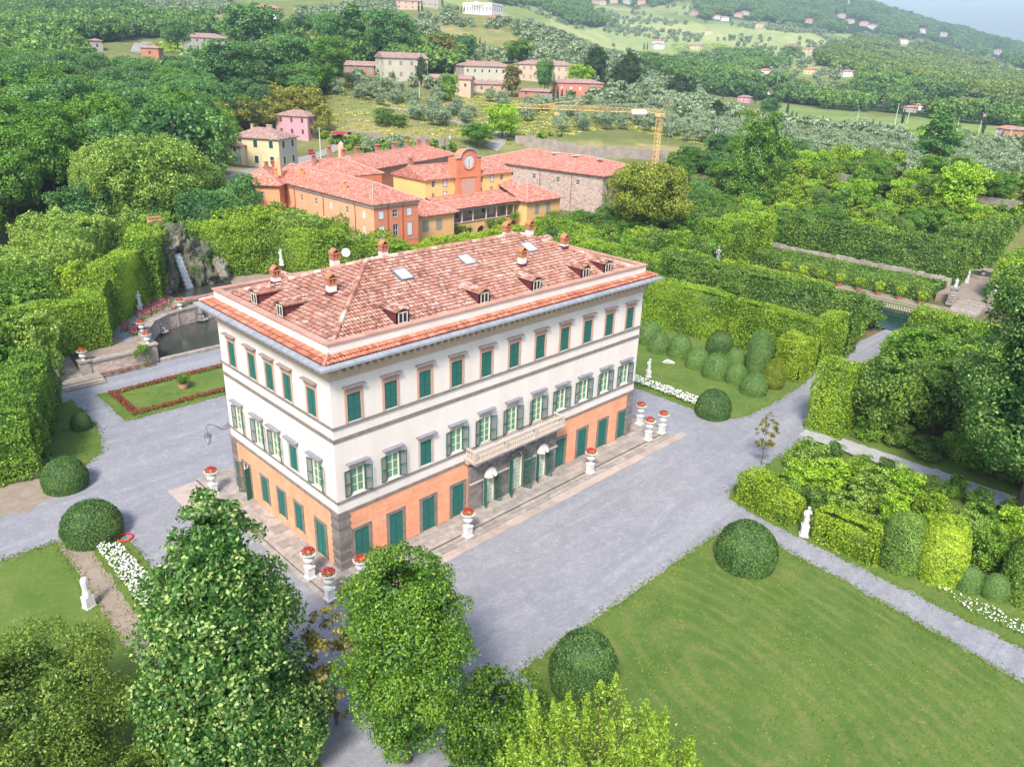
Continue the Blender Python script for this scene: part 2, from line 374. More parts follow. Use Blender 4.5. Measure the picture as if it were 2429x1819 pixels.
def lawn_mat(name, rings=None, tint=(1, 1, 1)):
    m, nt, b = newmat(name); p = wpos(nt)
    t = lambda c: tuple(a*b_ for a, b_ in zip(c, tint))
    c = mixc(nt, mapr(nt, noise(nt, .22, 6, .7, p), .36, .66), t((.085, .165, .03)), t((.15, .225, .05)))
    c = mixc(nt, mapr(nt, noise(nt, .6, 6, .75, p, .6), .54, .74, 0, .8), c, t((.27, .26, .10)))
    if rings:
        cx, cy_, rot, sx = rings
        mp = nt.nodes.new('ShaderNodeMapping'); mp.vector_type = 'TEXTURE'; nt.links.new(p, mp.inputs[0])
        mp.inputs['Location'].default_value = (cx, cy_, 0); mp.inputs['Rotation'].default_value = (0, 0, rot); mp.inputs['Scale'].default_value = (sx, 1, 1)
        mp.inputs['Location'].default_value = (cx, cy_, 0)
        vv = nt.nodes.new('ShaderNodeVectorMath'); vv.operation = 'MULTIPLY'; nt.links.new(mp.outputs[0], vv.inputs[0]); vv.inputs[1].default_value = (1, 1, 0)
        ln = nt.nodes.new('ShaderNodeVectorMath'); ln.operation = 'LENGTH'; nt.links.new(vv.outputs[0], ln.inputs[0])
        ad = nt.nodes.new('ShaderNodeMath'); ad.operation = 'ADD'; nt.links.new(ln.outputs['Value'], ad.inputs[0]); nt.links.new(mapr(nt, noise(nt, .3, 4, .6, p), 0, 1, -.55, .55), ad.inputs[1])
        ml = nt.nodes.new('ShaderNodeMath'); ml.operation = 'MULTIPLY'; ml.inputs[1].default_value = 5.4; nt.links.new(ad.outputs[0], ml.inputs[0])
        sn = nt.nodes.new('ShaderNodeMath'); sn.operation = 'SINE'; nt.links.new(ml.outputs[0], sn.inputs[0])
        nzf = nt.nodes.new('ShaderNodeMath'); nzf.operation = 'MULTIPLY'; nt.links.new(mapr(nt, sn.outputs[0], -.2, 1, 0, .6), nzf.inputs[0])
        nt.links.new(mapr(nt, noise(nt, .35, 5, .7, p), .35, .65), nzf.inputs[1])
        c = mixc(nt, nzf.outputs[0], c, t((.26, .25, .09)))
    c = mixc(nt, mapr(nt, noise(nt, 3.5, 7, .95, p), .42, .6, 0, .6), c, t((.075, .125, .028)))
    c = mixc(nt, mapr(nt, noise(nt, 1.1, 7, .9, p), .54, .68, 0, .45), c, t((.26, .27, .10)))
    nt.links.new(c, b.inputs['Base Color']); b.inputs['Roughness'].default_value = .95; b.inputs['Specular IOR Level'].default_value = .1
    bump(nt, b, noise(nt, 16, 3, .8, p), .8, .05); return m
M_lawn = lawn_mat('mown_lawn', (*[float(q) for q in flat(1570, 1470)], math.radians(78), 2.3))
M_lawn2 = lawn_mat('garden_lawn', None, (1.15, 1.08, 1.1))

F_hedge = foliage('hedge_leaves', [(.035, .075, .012), (.085, .16, .02), (.16, .26, .03), (.25, .33, .05)], patch=.4, pscale=.16)
F_hedged = foliage('dark_hedge_leaves', [(.025, .06, .016), (.06, .12, .03), (.105, .18, .045), (.17, .25, .065)], patch=.35, pscale=.22)
F_yellow = foliage('yellow_hedge_leaves', [(.045, .09, .01), (.11, .19, .018), (.2, .29, .028), (.3, .36, .05)], patch=.3, pscale=.4)
F_box = foliage('box_leaves', [(.022, .058, .02), (.05, .10, .034), (.08, .14, .045), (.12, .185, .06)], patch=.3, pscale=.6, gain=(1.45, 1.6, 1.2))
F_linden = foliage('linden_leaves', [(.016, .06, .016), (.036, .105, .026), (.068, .16, .033), (.13, .22, .055), (.34, .40, .15)], patch=.12, pscale=.5, gain=(1.4, 1.5, 1.2))
F_green = foliage('holm_leaves', [(.022, .06, .015), (.05, .12, .022), (.10, .19, .03), (.17, .26, .045)], patch=.25, pscale=.45)
F_wood = foliage('woodland_leaves', [(.022, .062, .024), (.055, .135, .044), (.105, .21, .064), (.175, .29, .09)], patch=.35, pscale=.06, gain=(1.5, 1.68, 1.3))
F_pale = foliage('pale_laurel_leaves', [(.045, .095, .02), (.10, .17, .035), (.18, .265, .06), (.29, .37, .13)], patch=.15)
F_olive = foliage('olive_leaves', [(.10, .135, .075), (.17, .215, .13), (.25, .30, .19), (.35, .40, .27)], patch=.2, pscale=.08, gain=(1.5, 1.58, 1.42))
F_bright = foliage('acid_green_leaves', [(.07, .15, .012), (.14, .26, .02), (.24, .38, .035), (.36, .48, .08)], patch=.15, pscale=.5)
F_dark = foliage('dark_conifer_leaves', [(.012, .032, .018), (.02, .05, .026), (.035, .07, .035), (.05, .095, .045)], patch=.2, pscale=.3)
F_bronze = foliage('bronze_leaves', [(.05, .05, .02), (.10, .09, .035), (.16, .14, .05), (.22, .19, .08)], patch=.2)
F_bamboo = foliage('bamboo_leaves', [(.06, .08, .018), (.13, .15, .035), (.24, .22, .05), (.36, .31, .09)], patch=.35, pscale=.12)

# ---------------- foliage geometry ----------------
def leaf_mesh(name, P, N, size, mat, jit=.75, r=None, aspect=.62, v=None, svar=.35, core=None, tri=False):
    r = r or rng; n = len(P)
    N = N+r.normal(size=(n, 3))*jit; N /= np.linalg.norm(N, axis=1)[:, None]+1e-9
    t = r.normal(size=(n, 3)); t -= (t*N).sum(1)[:, None]*N; t /= np.linalg.norm(t, axis=1)[:, None]+1e-9
    b = np.cross(N, t); s = (size*(1+svar*r.uniform(-1, 1, n)))[:, None]*.5
    if tri: V = np.stack([P-t*s*1.1, P+b*s*aspect*1.1+t*s*.7, P-b*s*aspect*1.1+t*s*.7], 1).reshape(-1, 3); F = np.arange(3*n).reshape(n, 3)
    else: V = np.stack([P-t*s, P+b*s*aspect+t*s*.15, P+t*s, P-b*s*aspect+t*s*.15], 1).reshape(-1, 3); F = np.arange(4*n).reshape(n, 4)
    v = r.uniform(0, 1, n) if v is None else v
    if core is not None:
        cv, cf = core
        if tri: cf = np.vstack([cf[:, :3], cf[:, [0, 2, 3]]])
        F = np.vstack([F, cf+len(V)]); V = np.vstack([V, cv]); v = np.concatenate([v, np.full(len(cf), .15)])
    return mesh_np(name, V, F, [mat], attr=v)

def crown_pts(r, z0, z1, rf, nl, rl, n, squash=.85, shell=.35, droop=0.):
    """leaves in lobes set over a crown whose radius at height t in 0..1 is rf(t)"""
    ts = np.linspace(0.01, .99, 60); w = np.array([rf(t) for t in ts])+.15*max(rf(t) for t in ts); w /= w.sum()
    T = r.choice(ts, nl, p=w)+r.uniform(-.01, .01, nl); A = np.arange(nl)*2.39996+r.uniform(-.5, .5, nl)
    kt = max(4, int(nl*.14)); T[:kt] = np.linspace(.985, .74, kt); rm_ = max(rf(t) for t in ts); R = rl*r.uniform(.65, 1.3, nl)*np.clip(np.array([rf(t) for t in T])/rm_*1.15, .4, 1); rad = np.maximum(np.array([rf(t) for t in T])-R*.65, 0)*np.where(r.uniform(0, 1, nl) < .12, 1.2, r.uniform(.78, 1.1, nl))
    C = np.stack([rad*np.cos(A), rad*np.sin(A), z0+T*(z1-z0)], 1)
    C[:, 2] = np.clip(C[:, 2], z0+R*.4, z1-R*.7)
    k = r.choice(nl, n, p=(R**2)/(R**2).sum())
    d = r.normal(size=(n, 3)); d /= np.linalg.norm(d, axis=1)[:, None]
    mid = np.array([0, 0, (z0+z1)/2]); o = C[k]-mid; o[:, 2] += .35*(z1-z0); o /= np.linalg.norm(o, axis=1)[:, None]+1e-6
    fl = (d*o).sum(1) < r.uniform(-.55, .15, n); d[fl] -= 2*((d*o).sum(1)[:, None]*o)[fl]
    q = d*(R[k]*(1-shell*r.uniform(0, 1, n)**2+.08*r.normal(size=n)))[:, None]; q[:, 2] *= squash
    P = C[k]+q; N = d+np.array([0, 0, .25-droop])
    return P, N
def inner_leaves(r, z0, z1, rf, n, f=.72):
    t = r.uniform(.06, .95, n); a = r.uniform(0, 2*math.pi, n); R = np.array([rf(q) for q in t])*f*r.uniform(.45, 1.0, n)**.5
    P = np.stack([R*np.cos(a), R*np.sin(a), z0+(z1-z0)*(.04+.9*t)], 1); N = np.stack([np.cos(a), np.sin(a), np.full(n, .5)], 1); return P, N
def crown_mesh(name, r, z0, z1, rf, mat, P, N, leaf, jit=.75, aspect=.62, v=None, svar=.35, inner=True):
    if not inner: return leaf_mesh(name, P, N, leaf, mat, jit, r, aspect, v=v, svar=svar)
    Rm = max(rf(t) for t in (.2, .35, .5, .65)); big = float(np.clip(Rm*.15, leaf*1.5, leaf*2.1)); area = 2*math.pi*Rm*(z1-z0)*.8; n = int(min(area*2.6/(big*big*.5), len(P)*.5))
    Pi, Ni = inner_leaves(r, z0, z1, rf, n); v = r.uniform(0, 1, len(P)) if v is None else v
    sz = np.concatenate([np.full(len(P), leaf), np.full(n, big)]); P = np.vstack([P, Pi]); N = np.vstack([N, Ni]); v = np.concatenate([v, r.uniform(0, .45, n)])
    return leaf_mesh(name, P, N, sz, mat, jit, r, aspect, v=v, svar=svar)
def core_lathe(z0, z1, rf, f=.68, nz=7, na=9, r=None):
    V = []; r = r or rng
    for i in range(nz+1):
        t = i/nz; rr = max(rf(min(max(t, .03), .97))*f, .02)
        for k in range(na):
            a = 2*math.pi*k/na; j = r.uniform(.85, 1.1); V.append((rr*j*math.cos(a), rr*j*math.sin(a), z0+(z1-z0)*(.08+.84*t)))
    F = [(i*na+k, i*na+(k+1) % na, (i+1)*na+(k+1) % na, (i+1)*na+k) for i in range(nz) for k in range(na)]
    return np.array(V), np.array(F)
def trunk_mesh(name, h, r0, crown_r, z0, nb=5, seed=1, lean=0.0):
    R = random.Random(seed); mb = MB()
    mb.tube([(0, 0, -.3), (lean*.3, 0, h*.25), (lean*.7, R.uniform(-.1, .1)*r0*4, h*.5), (lean, 0, h*.82)], [r0*1.15, r0*.85, r0*.6, r0*.15], 8)
    for i in range(nb):
        a = 2*math.pi*i/nb+R.uniform(-.4, .4); z = z0+(h*.55-z0)*R.uniform(0, 1); L = crown_r*R.uniform(.55, .8)
        mb.tube([(lean*.5, 0, z), (L*.5*math.cos(a), L*.5*math.sin(a), z+L*.3), (L*math.cos(a), L*math.sin(a), z+L*.75)], [r0*.42, r0*.25, r0*.06], 5)
    return mb.mesh(name, M_wood)
ell = lambda R, p=2.0: (lambda t: R*max(0, 1-abs(2*t-1)**p)**(1/p))
def egg(R, lo=.38):       # widest low down, pointed top
    return lambda t: R*(math.sin(math.pi*.5*min(t/lo, 1))**.6 if t < lo else max(0, 1-((t-lo)/(1-lo))**1.7)**.75)

class Kind:
    """a tree kind: shared crown and trunk meshes of unit design size, copied with scale"""
    def __init__(s, name, cat, H, R, z0, rf, mat, nl, rl, n, leaf, r0=.2, var=3, core=.66, jit=.75, droop=0, shell=.35, squash=.85, bare=False, aspect=.62, svar=.35):
        s.name, s.cat, s.H, s.R = name, cat, H, R; s.ms = []
        for k in range(var):
            r = np.random.default_rng(sum(map(ord, name))+k*17)
            P, N = crown_pts(r, z0, H, rf, nl, rl, n, squash, shell, droop)
            me = crown_mesh(name+'_crown', r, z0, H, rf, mat, P, N, leaf, jit, aspect, None, svar, bool(core))
            s.ms.append((me, trunk_mesh(name+'_trunk', z0+(H-z0)*.6, r0, R, z0, 5, k)))
    def put(s, x, y, z, H, R, label, group=None, name=None, k=None, cat=None, rz=None, trunk=True):
        k = random.randrange(len(s.ms)) if k is None else k; rz = random.uniform(0, 6.28) if rz is None else rz
        t = thing(name or s.name, label, cat or s.cat, (x, y, z), rz, group, (R/s.R, R/s.R, H/s.H))
        link('crown', s.ms[k][0], t)
        if trunk: link('trunk', s.ms[k][1], t)
        return t

def hedge_pts(r, x0, x1, y0, y1, z0, z1, size, amp, cover, seed, sides='nsewt', arch=0.0):
    """leaves over the top and sides of a clipped block, its faces pushed in and out unevenly"""
    out = []
    def face(n_, o, u, v, lu, lv):
        n = int(lu*lv*cover*.94/(size*size*.31)); a = r.uniform(0, lu, n); b = r.uniform(0, lv, n)
        P = np.array(o)+a[:, None]*np.array(u)+b[:, None]*np.array(v); N = np.tile(np.array(n_, float), (n, 1)); out.append((P, N))
    Lx, Ly, H = x1-x0, y1-y0, z1-z0
    if 's' in sides: face((0, -1, .15), (x0, y0, z0), (1, 0, 0), (0, 0, 1), Lx, H)
    if 'n' in sides: face((0, 1, .15), (x0, y1, z0), (1, 0, 0), (0, 0, 1), Lx, H)
    if 'w' in sides: face((-1, 0, .15), (x0, y0, z0), (0, 1, 0), (0, 0, 1), Ly, H)
    if 'e' in sides: face((1, 0, .15), (x1, y0, z0), (0, 1, 0), (0, 0, 1), Ly, H)
    if 't' in sides: face((0, 0, 1), (x0, y0, z1), (1, 0, 0), (0, 1, 0), Lx, Ly)
    P = np.vstack([o[0] for o in out]); N = np.vstack([o[1] for o in out])
    c = np.array([(x0+x1)/2, (y0+y1)/2]); t = (P[:, 2]-z0)/H
    P[:, :2] = c+(P[:, :2]-c)*(1-.0*t)[:, None]
    dsp = snoise(P, 5.0, seed)*amp+snoise(P, 1.6, seed+1)*amp*.55+r.normal(size=len(P))*size*.35
    top = np.where(N[:, 2] > .5)[0]
    P = P+(N/np.linalg.norm(N, axis=1)[:, None])*dsp[:, None]
    P[:, 2] += snoise(P[:, :2], 7.0, seed+2)*amp*.7*np.clip(t, 0, 1)
    # tufts above the top edge
    return P, N
def box_core(x0, x1, y0, y1, z0, z1, i):
    V = np.array([(x, y, z) for z in (z0, z1-i) for x, y in ((x0+i, y0+i), (x1-i, y0+i), (x1-i, y1-i), (x0+i, y1-i))], float)
    F = np.array([(4, 5, 6, 7), (0, 1, 5, 4), (1, 2, 6, 5), (2, 3, 7, 6), (3, 0, 4, 7)])
    return V, F
_hs = [0]
def hedge(label, x0, x1, y0, y1, h, mat=None, size=.28, amp=.3, cover=1.7, z0=-.4, name='clipped_hedge', cat='hedge', group=None, rz=0, sides='nsewt', inset=None):
    _hs[0] += 1; r = np.random.default_rng(100+_hs[0]); cx, cy_ = (x0+x1)/2, (y0+y1)/2
    P, N = hedge_pts(r, x0-cx, x1-cx, y0-cy_, y1-cy_, 0, h, size, amp, cover, _hs[0]*5, sides)
    P[:, 2] = np.maximum(P[:, 2], .03)
    i = inset or min(amp*1.3+size*.5, (x1-x0)*.3, (y1-y0)*.3)
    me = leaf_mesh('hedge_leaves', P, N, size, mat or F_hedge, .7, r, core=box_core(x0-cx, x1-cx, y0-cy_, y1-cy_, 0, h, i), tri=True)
    o = link(name, me, None, (cx, cy_, z0), rz); return tag(o, label, cat, group)

# ---------------- terrain ----------------
DWOOD = [[(-600,185),(0,178),(120,172),(200,184),(330,186),(480,190),(560,180),(700,175),(700,200),(660,280),(640,255),(590,250),(560,280),(500,290),(470,330),(480,420),(200,560),(-600,700)],
 [(-600,-300),(200,-300),(250,20),(330,50),(440,60),(470,84),(380,84),(250,92),(150,100),(170,128),(190,166),(0,164),(-600,172)]]
FARWOOD = [[(1470,-400),(1930,-400),(2600,60),(2600,200),(2211,150),(2000,88),(1800,72),(1650,48),(1500,42)],
           [(1060,-300),(1480,-300),(1480,0),(1380,22),(1290,5),(1285,30),(1230,55),(1160,14),(1060,12)],
           [(1740,132),(1850,92),(2000,104),(2120,140),(2300,200),(2300,280),(2050,196),(1850,166)],
           [(1385,140),(1500,152),(1640,182),(1760,200),(1850,206),(2000,232),(2100,248),(2300,272),(2300,302),(2211,292),(2050,264),(1900,243),(1760,232),(1640,218),(1500,198),(1410,168)], [(1850,176),(1960,190),(2090,214),(2060,222),(1940,206),(1860,190)],
           [(1255,45),(1290,40),(1310,58),(1250,62)], [(1540,128),(1620,122),(1700,150),(1640,160),(1560,146)],
           [(540,104),(620,92),(900,104),(1000,140),(1000,165),(700,172),(620,150),(560,130)]]
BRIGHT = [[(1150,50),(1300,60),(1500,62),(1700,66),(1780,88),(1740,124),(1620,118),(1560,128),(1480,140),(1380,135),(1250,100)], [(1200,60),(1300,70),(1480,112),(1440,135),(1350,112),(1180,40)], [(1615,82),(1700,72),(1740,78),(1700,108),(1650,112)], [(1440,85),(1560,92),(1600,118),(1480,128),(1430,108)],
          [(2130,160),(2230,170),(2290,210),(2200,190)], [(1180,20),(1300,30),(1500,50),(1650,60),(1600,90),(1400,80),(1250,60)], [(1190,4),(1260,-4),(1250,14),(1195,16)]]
MEADOW = [[(690,190),(760,215),(930,225),(960,270),(1060,300),(880,300),(700,285)], [(1010,270),(1110,300),(1500,320),(1560,352),(1100,320),(1000,300)], [(1540,340),(1780,370),(1990,415),(1760,400),(1540,365)], [(940,205),(1060,205),(1060,225),(1000,240),(930,225)], [(940,55),(1100,70),(1160,110),(1130,130),(960,90)]]
VINE = [(1450,92),(1560,96),(1590,116),(1490,124),(1438,108)]
def cover(x, y, z):
    P = np.stack([x, y, z], -1); px, py, w = project(P); r = np.hypot(x-CAM[0], y-CAM[1])
    n1 = snoise(P[:, :2], 60, 8); n2 = snoise(P[:, :2], 18, 9); n3 = snoise(P[:, :2], 300, 10)
    col = np.tile(np.array([.16, .20, .07]), (len(x), 1))
    mix = np.clip(.5+.6*n1+.4*n2, 0, 1)[:, None]; col = col*(1-mix)+np.array([.25, .25, .10])*mix
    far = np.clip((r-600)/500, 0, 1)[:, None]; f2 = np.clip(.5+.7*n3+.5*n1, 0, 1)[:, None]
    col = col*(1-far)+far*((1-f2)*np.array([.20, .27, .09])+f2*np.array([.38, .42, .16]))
    ok = w > 0
    def inp(polys):
        m = np.zeros(len(x), bool)
        jx = px+snoise(P[:, :2], 40, 12)*6; jy = py+snoise(P[:, :2], 40, 13)*3
        for p in polys: m |= inpoly(jx, jy, p)
        return m & ok & (r > 150)
    m = inp(MEADOW); col[m] = (np.array([.40, .34, .16])*(mix)+np.array([.22, .25, .09])*(1-mix))[m]
    m = inp(BRIGHT) & (r > 500); col[m] = (np.array([.44, .48, .20])*f2+np.array([.32, .39, .16])*(1-f2))[m]  # far fields, with patches of sun put into the lighter ground colour
    m = inp(DWOOD+FARWOOD); m2 = m & (r < 5000); col[m2] = [.035, .07, .022]
    m = inp([[(1640, 222), (1900, 250), (2300, 284), (2300, 322), (1980, 300), (1700, 285)]]); col[m] = (np.array([.20, .30, .09])*mix+np.array([.28, .36, .13])*(1-mix))[m]
    g = (r < 165) | ((x > -80) & (x < 150) & (y < 95) & (y > -150)); col[g] = (np.array([.10, .15, .04])*(1-mix)+np.array([.20, .17, .10])*mix)[g]
    return col
def wooded(x, y, z):
    P = np.stack([x, y, z], -1); px, py, w = project(P); m = np.zeros(len(x), bool)
    for p in DWOOD+FARWOOD: m |= inpoly(px, py, p)
    return m & (w > 0)
na_, nr_ = TX.shape
_V = np.stack([TX, TY, TZ], -1).reshape(-1, 3)
_ii, _jj = np.meshgrid(np.arange(na_-1), np.arange(nr_-1), indexing='ij'); _b0 = (_ii*nr_+_jj).ravel()
_F = np.stack([_b0, _b0+1, _b0+nr_+1, _b0+nr_], 1)[:, ::-1]
tm = mesh_np('terrain', _V, _F, smooth=True)
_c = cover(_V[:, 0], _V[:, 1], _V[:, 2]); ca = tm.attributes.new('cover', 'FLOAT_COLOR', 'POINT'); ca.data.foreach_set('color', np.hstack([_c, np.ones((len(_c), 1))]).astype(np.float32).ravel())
M_ter, nt, b = newmat('hillside'); p = wpos(nt); cc = attr(nt, 'cover', 'Color')
c = mixc(nt, mapr(nt, noise(nt, .35, 6, .75, p), .35, .7, 0, .6), cc, mixc(nt, 1.0, cc, (.5, .55, .42), 'MULTIPLY'))
c = mixc(nt, mapr(nt, noise(nt, .06, 5, .7, p), .5, .75, 0, .6), c, mixc(nt, 1.0, cc, (1.5, 1.3, 1.2), 'MULTIPLY'))
nt.links.new(c, b.inputs['Base Color']); b.inputs['Roughness'].default_value = 1; b.inputs['Specular IOR Level'].default_value = 0
bump(nt, b, noise(nt, 1.5, 4, .8, p), .8, .4)
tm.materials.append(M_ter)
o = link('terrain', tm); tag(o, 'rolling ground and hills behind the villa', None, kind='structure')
# ================= THE VILLA =================
L, W = 35.25, 16.85
villa = thing('villa', 'large cream and orange three storey villa with green shutters and hipped terracotta roof', 'villa')
TF = lambda u, d, z: (u, -d, z)          # front facade: along, outward, up
TL = lambda u, d, z: (-d, u, z)
TR = lambda u, d, z: (L+d, u, z)
TB = lambda u, d, z: (u, W+d, z)
FW = [1.80+3.157*i for i in range(11)]
LW = [2.54, 5.90, 8.55, 11.30, 14.70]
GF = [1.9, 5.08, 8.31, 11.46, 24.22, 27.39, 30.56, 33.70]

def wall_holes(mb, u0, u1, z0, z1, holes, depth, m=0, rm=None):
    """a wall face at d=0 with rectangular openings and their reveals"""
    us = sorted({u0, u1, *[h[0] for h in holes], *[h[1] for h in holes]}); zs = sorted({z0, z1, *[h[2] for h in holes], *[h[3] for h in holes]})
    for a, b_ in zip(us, us[1:]):
        for c, d in zip(zs, zs[1:]):
            if any(h[0] <= a and b_ <= h[1] and h[2] <= c and d <= h[3] for h in holes): continue
            mb.add([(a, 0, c), (b_, 0, c), (b_, 0, d), (a, 0, d)], [(0, 1, 2, 3)], m)
    rm = m if rm is None else rm
    for h in holes:
        a, b_, c, d = h[:4]
        for q in ([(a, 0, c), (a, -depth, c), (a, -depth, d), (a, 0, d)], [(b_, 0, c), (b_, 0, d), (b_, -depth, d), (b_, -depth, c)],
                  [(a, 0, d), (b_, 0, d), (b_, -depth, d), (a, -depth, d)], [(a, 0, c), (a, -depth, c), (b_, -depth, c), (b_, 0, c)]):
            mb.add(q, [(0, 1, 2, 3)], rm)
        mb.add([(a, -depth, c), (b_, -depth, c), (b_, -depth, d), (a, -depth, d)], [(0, 1, 2, 3)], rm)

HT = lambda c: (c-.56, c+.56, 12.0, 14.12)
H1 = lambda c, w=.55: (c-w, c+w, 6.15, 8.25)
holes_f_up = [HT(c) for c in FW]+[(c-.55, c+.55, 5.95 if 4 <= i <= 6 else 6.15, 8.28) for i, c in enumerate(FW)]
holes_l_up = [HT(c) for c in LW]+[H1(c) for c in LW]
holes_f_g = [(c-.62, c+.62, .04, 2.98) for c in GF]
LG = [(2.60, .62, .04, 3.0), (5.8, .52, .7, 3.12), (8.5, .52, .7, 3.12), (11.25, .52, .7, 3.12), (14.45, .6, .04, 3.1)]
holes_l_g = [(c-w, c+w, a, b_) for c, w, a, b_ in LG]
mb = MB(TF); wall_holes(mb, 0, L, 4.86, 15.47, holes_f_up, .16); w1 = mb.build('upper_wall', M_cream, villa)
mb = MB(TL); wall_holes(mb, 0, W, 4.86, 15.47, holes_l_up, .16); mb.build('upper_wall', M_cream, villa)
mb = MB(); mb.add([(L, 0, 4.86), (L, W, 4.86), (L, W, 15.47), (L, 0, 15.47)], [(0, 1, 2, 3)]); mb.add([(0, W, 4.86), (L, W, 4.86), (L, W, 15.47), (0, W, 15.47)], [(0, 1, 2, 3)])
mb.build('upper_wall', M_cream, villa)
# ground storey: rendered in blocks with sunk joints
def blocks(T, u0, u1, holes, name='orange_block_wall'):
    mb = MB(T); wall_holes(mb, u0, u1, -.35, 4.86, holes, .14)
    zc = 0.02; row = 0; h = .402
    while zc < 4.8:
        zt = min(zc+h, 4.85); off = .5 if row % 2 else 0
        us = [u0+.95] + [u0+.95+off+.98*k for k in range(1, 60) if u0+.95+off+.98*k < u1-1.05]+[u1-.95]
        for a, b_ in zip(us, us[1:]):
            segs = [(a, b_)]
            for hh in holes:
                if hh[2]-.3 < zt and hh[3]+.3 > zc:
                    ns = []
                    for s_, e in segs:
                        if hh[1]+.3 <= s_ or hh[0]-.3 >= e: ns.append((s_, e)); continue
                        if s_ < hh[0]-.3: ns.append((s_, hh[0]-.3))
                        if e > hh[1]+.3: ns.append((hh[1]+.3, e))
                    segs = ns
            for s_, e in segs:
                if e-s_ > .05: mb.box(s_+.012, e-.012, 0, .035, zc+.012, zt-.012)
        zc += h; row += 1
    o = mb.build(name, M_orange, villa); o['kind'] = 'stuff'; return o
blocks(TF, 0, L, holes_f_g+[(12.6, 23.2, -.3, 4.86)]); blocks(TL, 0, W, holes_l_g)
mb = MB(); mb.add([(L, 0, -.35), (L, W, -.35), (L, W, 4.86), (L, 0, 4.86)], [(0, 1, 2, 3)]); mb.add([(0, W, -.35), (L, W, -.35), (L, W, 4.86), (0, W, 4.86)], [(0, 1, 2, 3)])
mb.build('orange_wall', M_orange, villa)
# corner quoins
def quoins(cx, cy_, sx, sy):
    n = 17; h = 4.86/n
    for k in range(n):
        a, c = (1.02, .92) if k % 2 else (.92, 1.02)
        x0, x1 = sorted((cx-sx*.06, cx+sx*a)); y0, y1 = sorted((cy_-sy*.06, cy_+sy*c))
        MB().box(x0, x1, y0, y1, k*h+.018-(.3 if k == 0 else 0), (k+1)*h-.018).build('quoin_block', M_greyd, villa)
quoins(0, 0, 1, 1); quoins(0, W, 1, -1); quoins(L, 0, -1, 1)
# string courses round the building
def ring(name, z0, z1, d, m, a=None):
    mb = MB()
    for x0, x1, y0, y1 in ((-d, L+d, -d, 0), (-d, L+d, W, W+d), (-d, 0, 0, W), (L, L+d, 0, W)): mb.box(x0, x1, y0, y1, z0, z1, 0, .5)
    return mb.build(name, m, villa)
ring('string_course', 4.78, 5.0, .10, M_grey); ring('string_course', 5.84, 5.96, .12, M_grey)
ring('string_course', 10.72, 10.99, .08, M_grey); ring('string_course', 11.80, 11.92, .13, M_grey)
ring('frieze', 15.40, 16.02, .10, M_tan); ring('frieze', 16.02, 16.10, .18, M_tan)
br = MB().box(-.11, .11, -.72, 0, 0, .34, 0, .5).box(-.11, .11, -.5, 0, -.1, 0, 0, .5).mesh('bracket', M_tan)
nf = 56
for k in range(nf):
    link('bracket', br, villa, (.0+(k+.5)*L/nf, -.1, 16.2))
nl = 27
for k in range(nl): link('bracket', br, villa, (-.1, (k+.5)*W/nl, 16.2), -math.pi/2)
ring('cornice', 16.10, 16.56, .1, M_tan)
ring('soffit', 16.56, 16.68, .98, M_tan)
# lead gutter, tile skirt, parapet
def skirt(name, d0, z0, d1, z1, m, th=.07):
    mb = MB(); o_ = [(-d0, -d0), (L+d0, -d0), (L+d0, W+d0), (-d0, W+d0)]; i_ = [(-d1, -d1), (L+d1, -d1), (L+d1, W+d1), (-d1, W+d1)]
    for k in range(4):
        a, b_, c, d = o_[k], o_[(k+1) % 4], i_[(k+1) % 4], i_[k]
        mb.add([(*a, z0), (*b_, z0), (*c, z1), (*d, z1)], [(0, 1, 2, 3)]); mb.add([(*a, z0-th), (*b_, z0-th), (*b_, z0), (*a, z0)], [(0, 1, 2, 3)])
    return mb.build(name, m, villa)
g = skirt('gutter', 1.26, 16.86, .84, 16.99, M_lead, .17)
# seams of the lead sheets
for k in range(40): u = -1+(k+.5)*(L+2)/40; MB().add([(u-.02, -1.27, 16.89), (u+.02, -1.27, 16.89), (u+.02, -.84, 17.02), (u-.02, -.84, 17.02)], [(0, 1, 2, 3)]).build('gutter_seam', M_slate, villa)
for k in range(20): u = -1+(k+.5)*(W+2)/20; MB().add([(-1.27, u-.02, 16.89), (-1.27, u+.02, 16.89), (-.84, u+.02, 17.02), (-.84, u-.02, 17.02)], [(0, 1, 2, 3)]).build('gutter_seam', M_slate, villa)
M_underroof0 = plain('pan_tile_bed', (.30, .11, .07), (.2, .08, .055), .95, 3)
skirt('eaves_bed', .88, 16.98, 0, 17.30, M_underroof0)

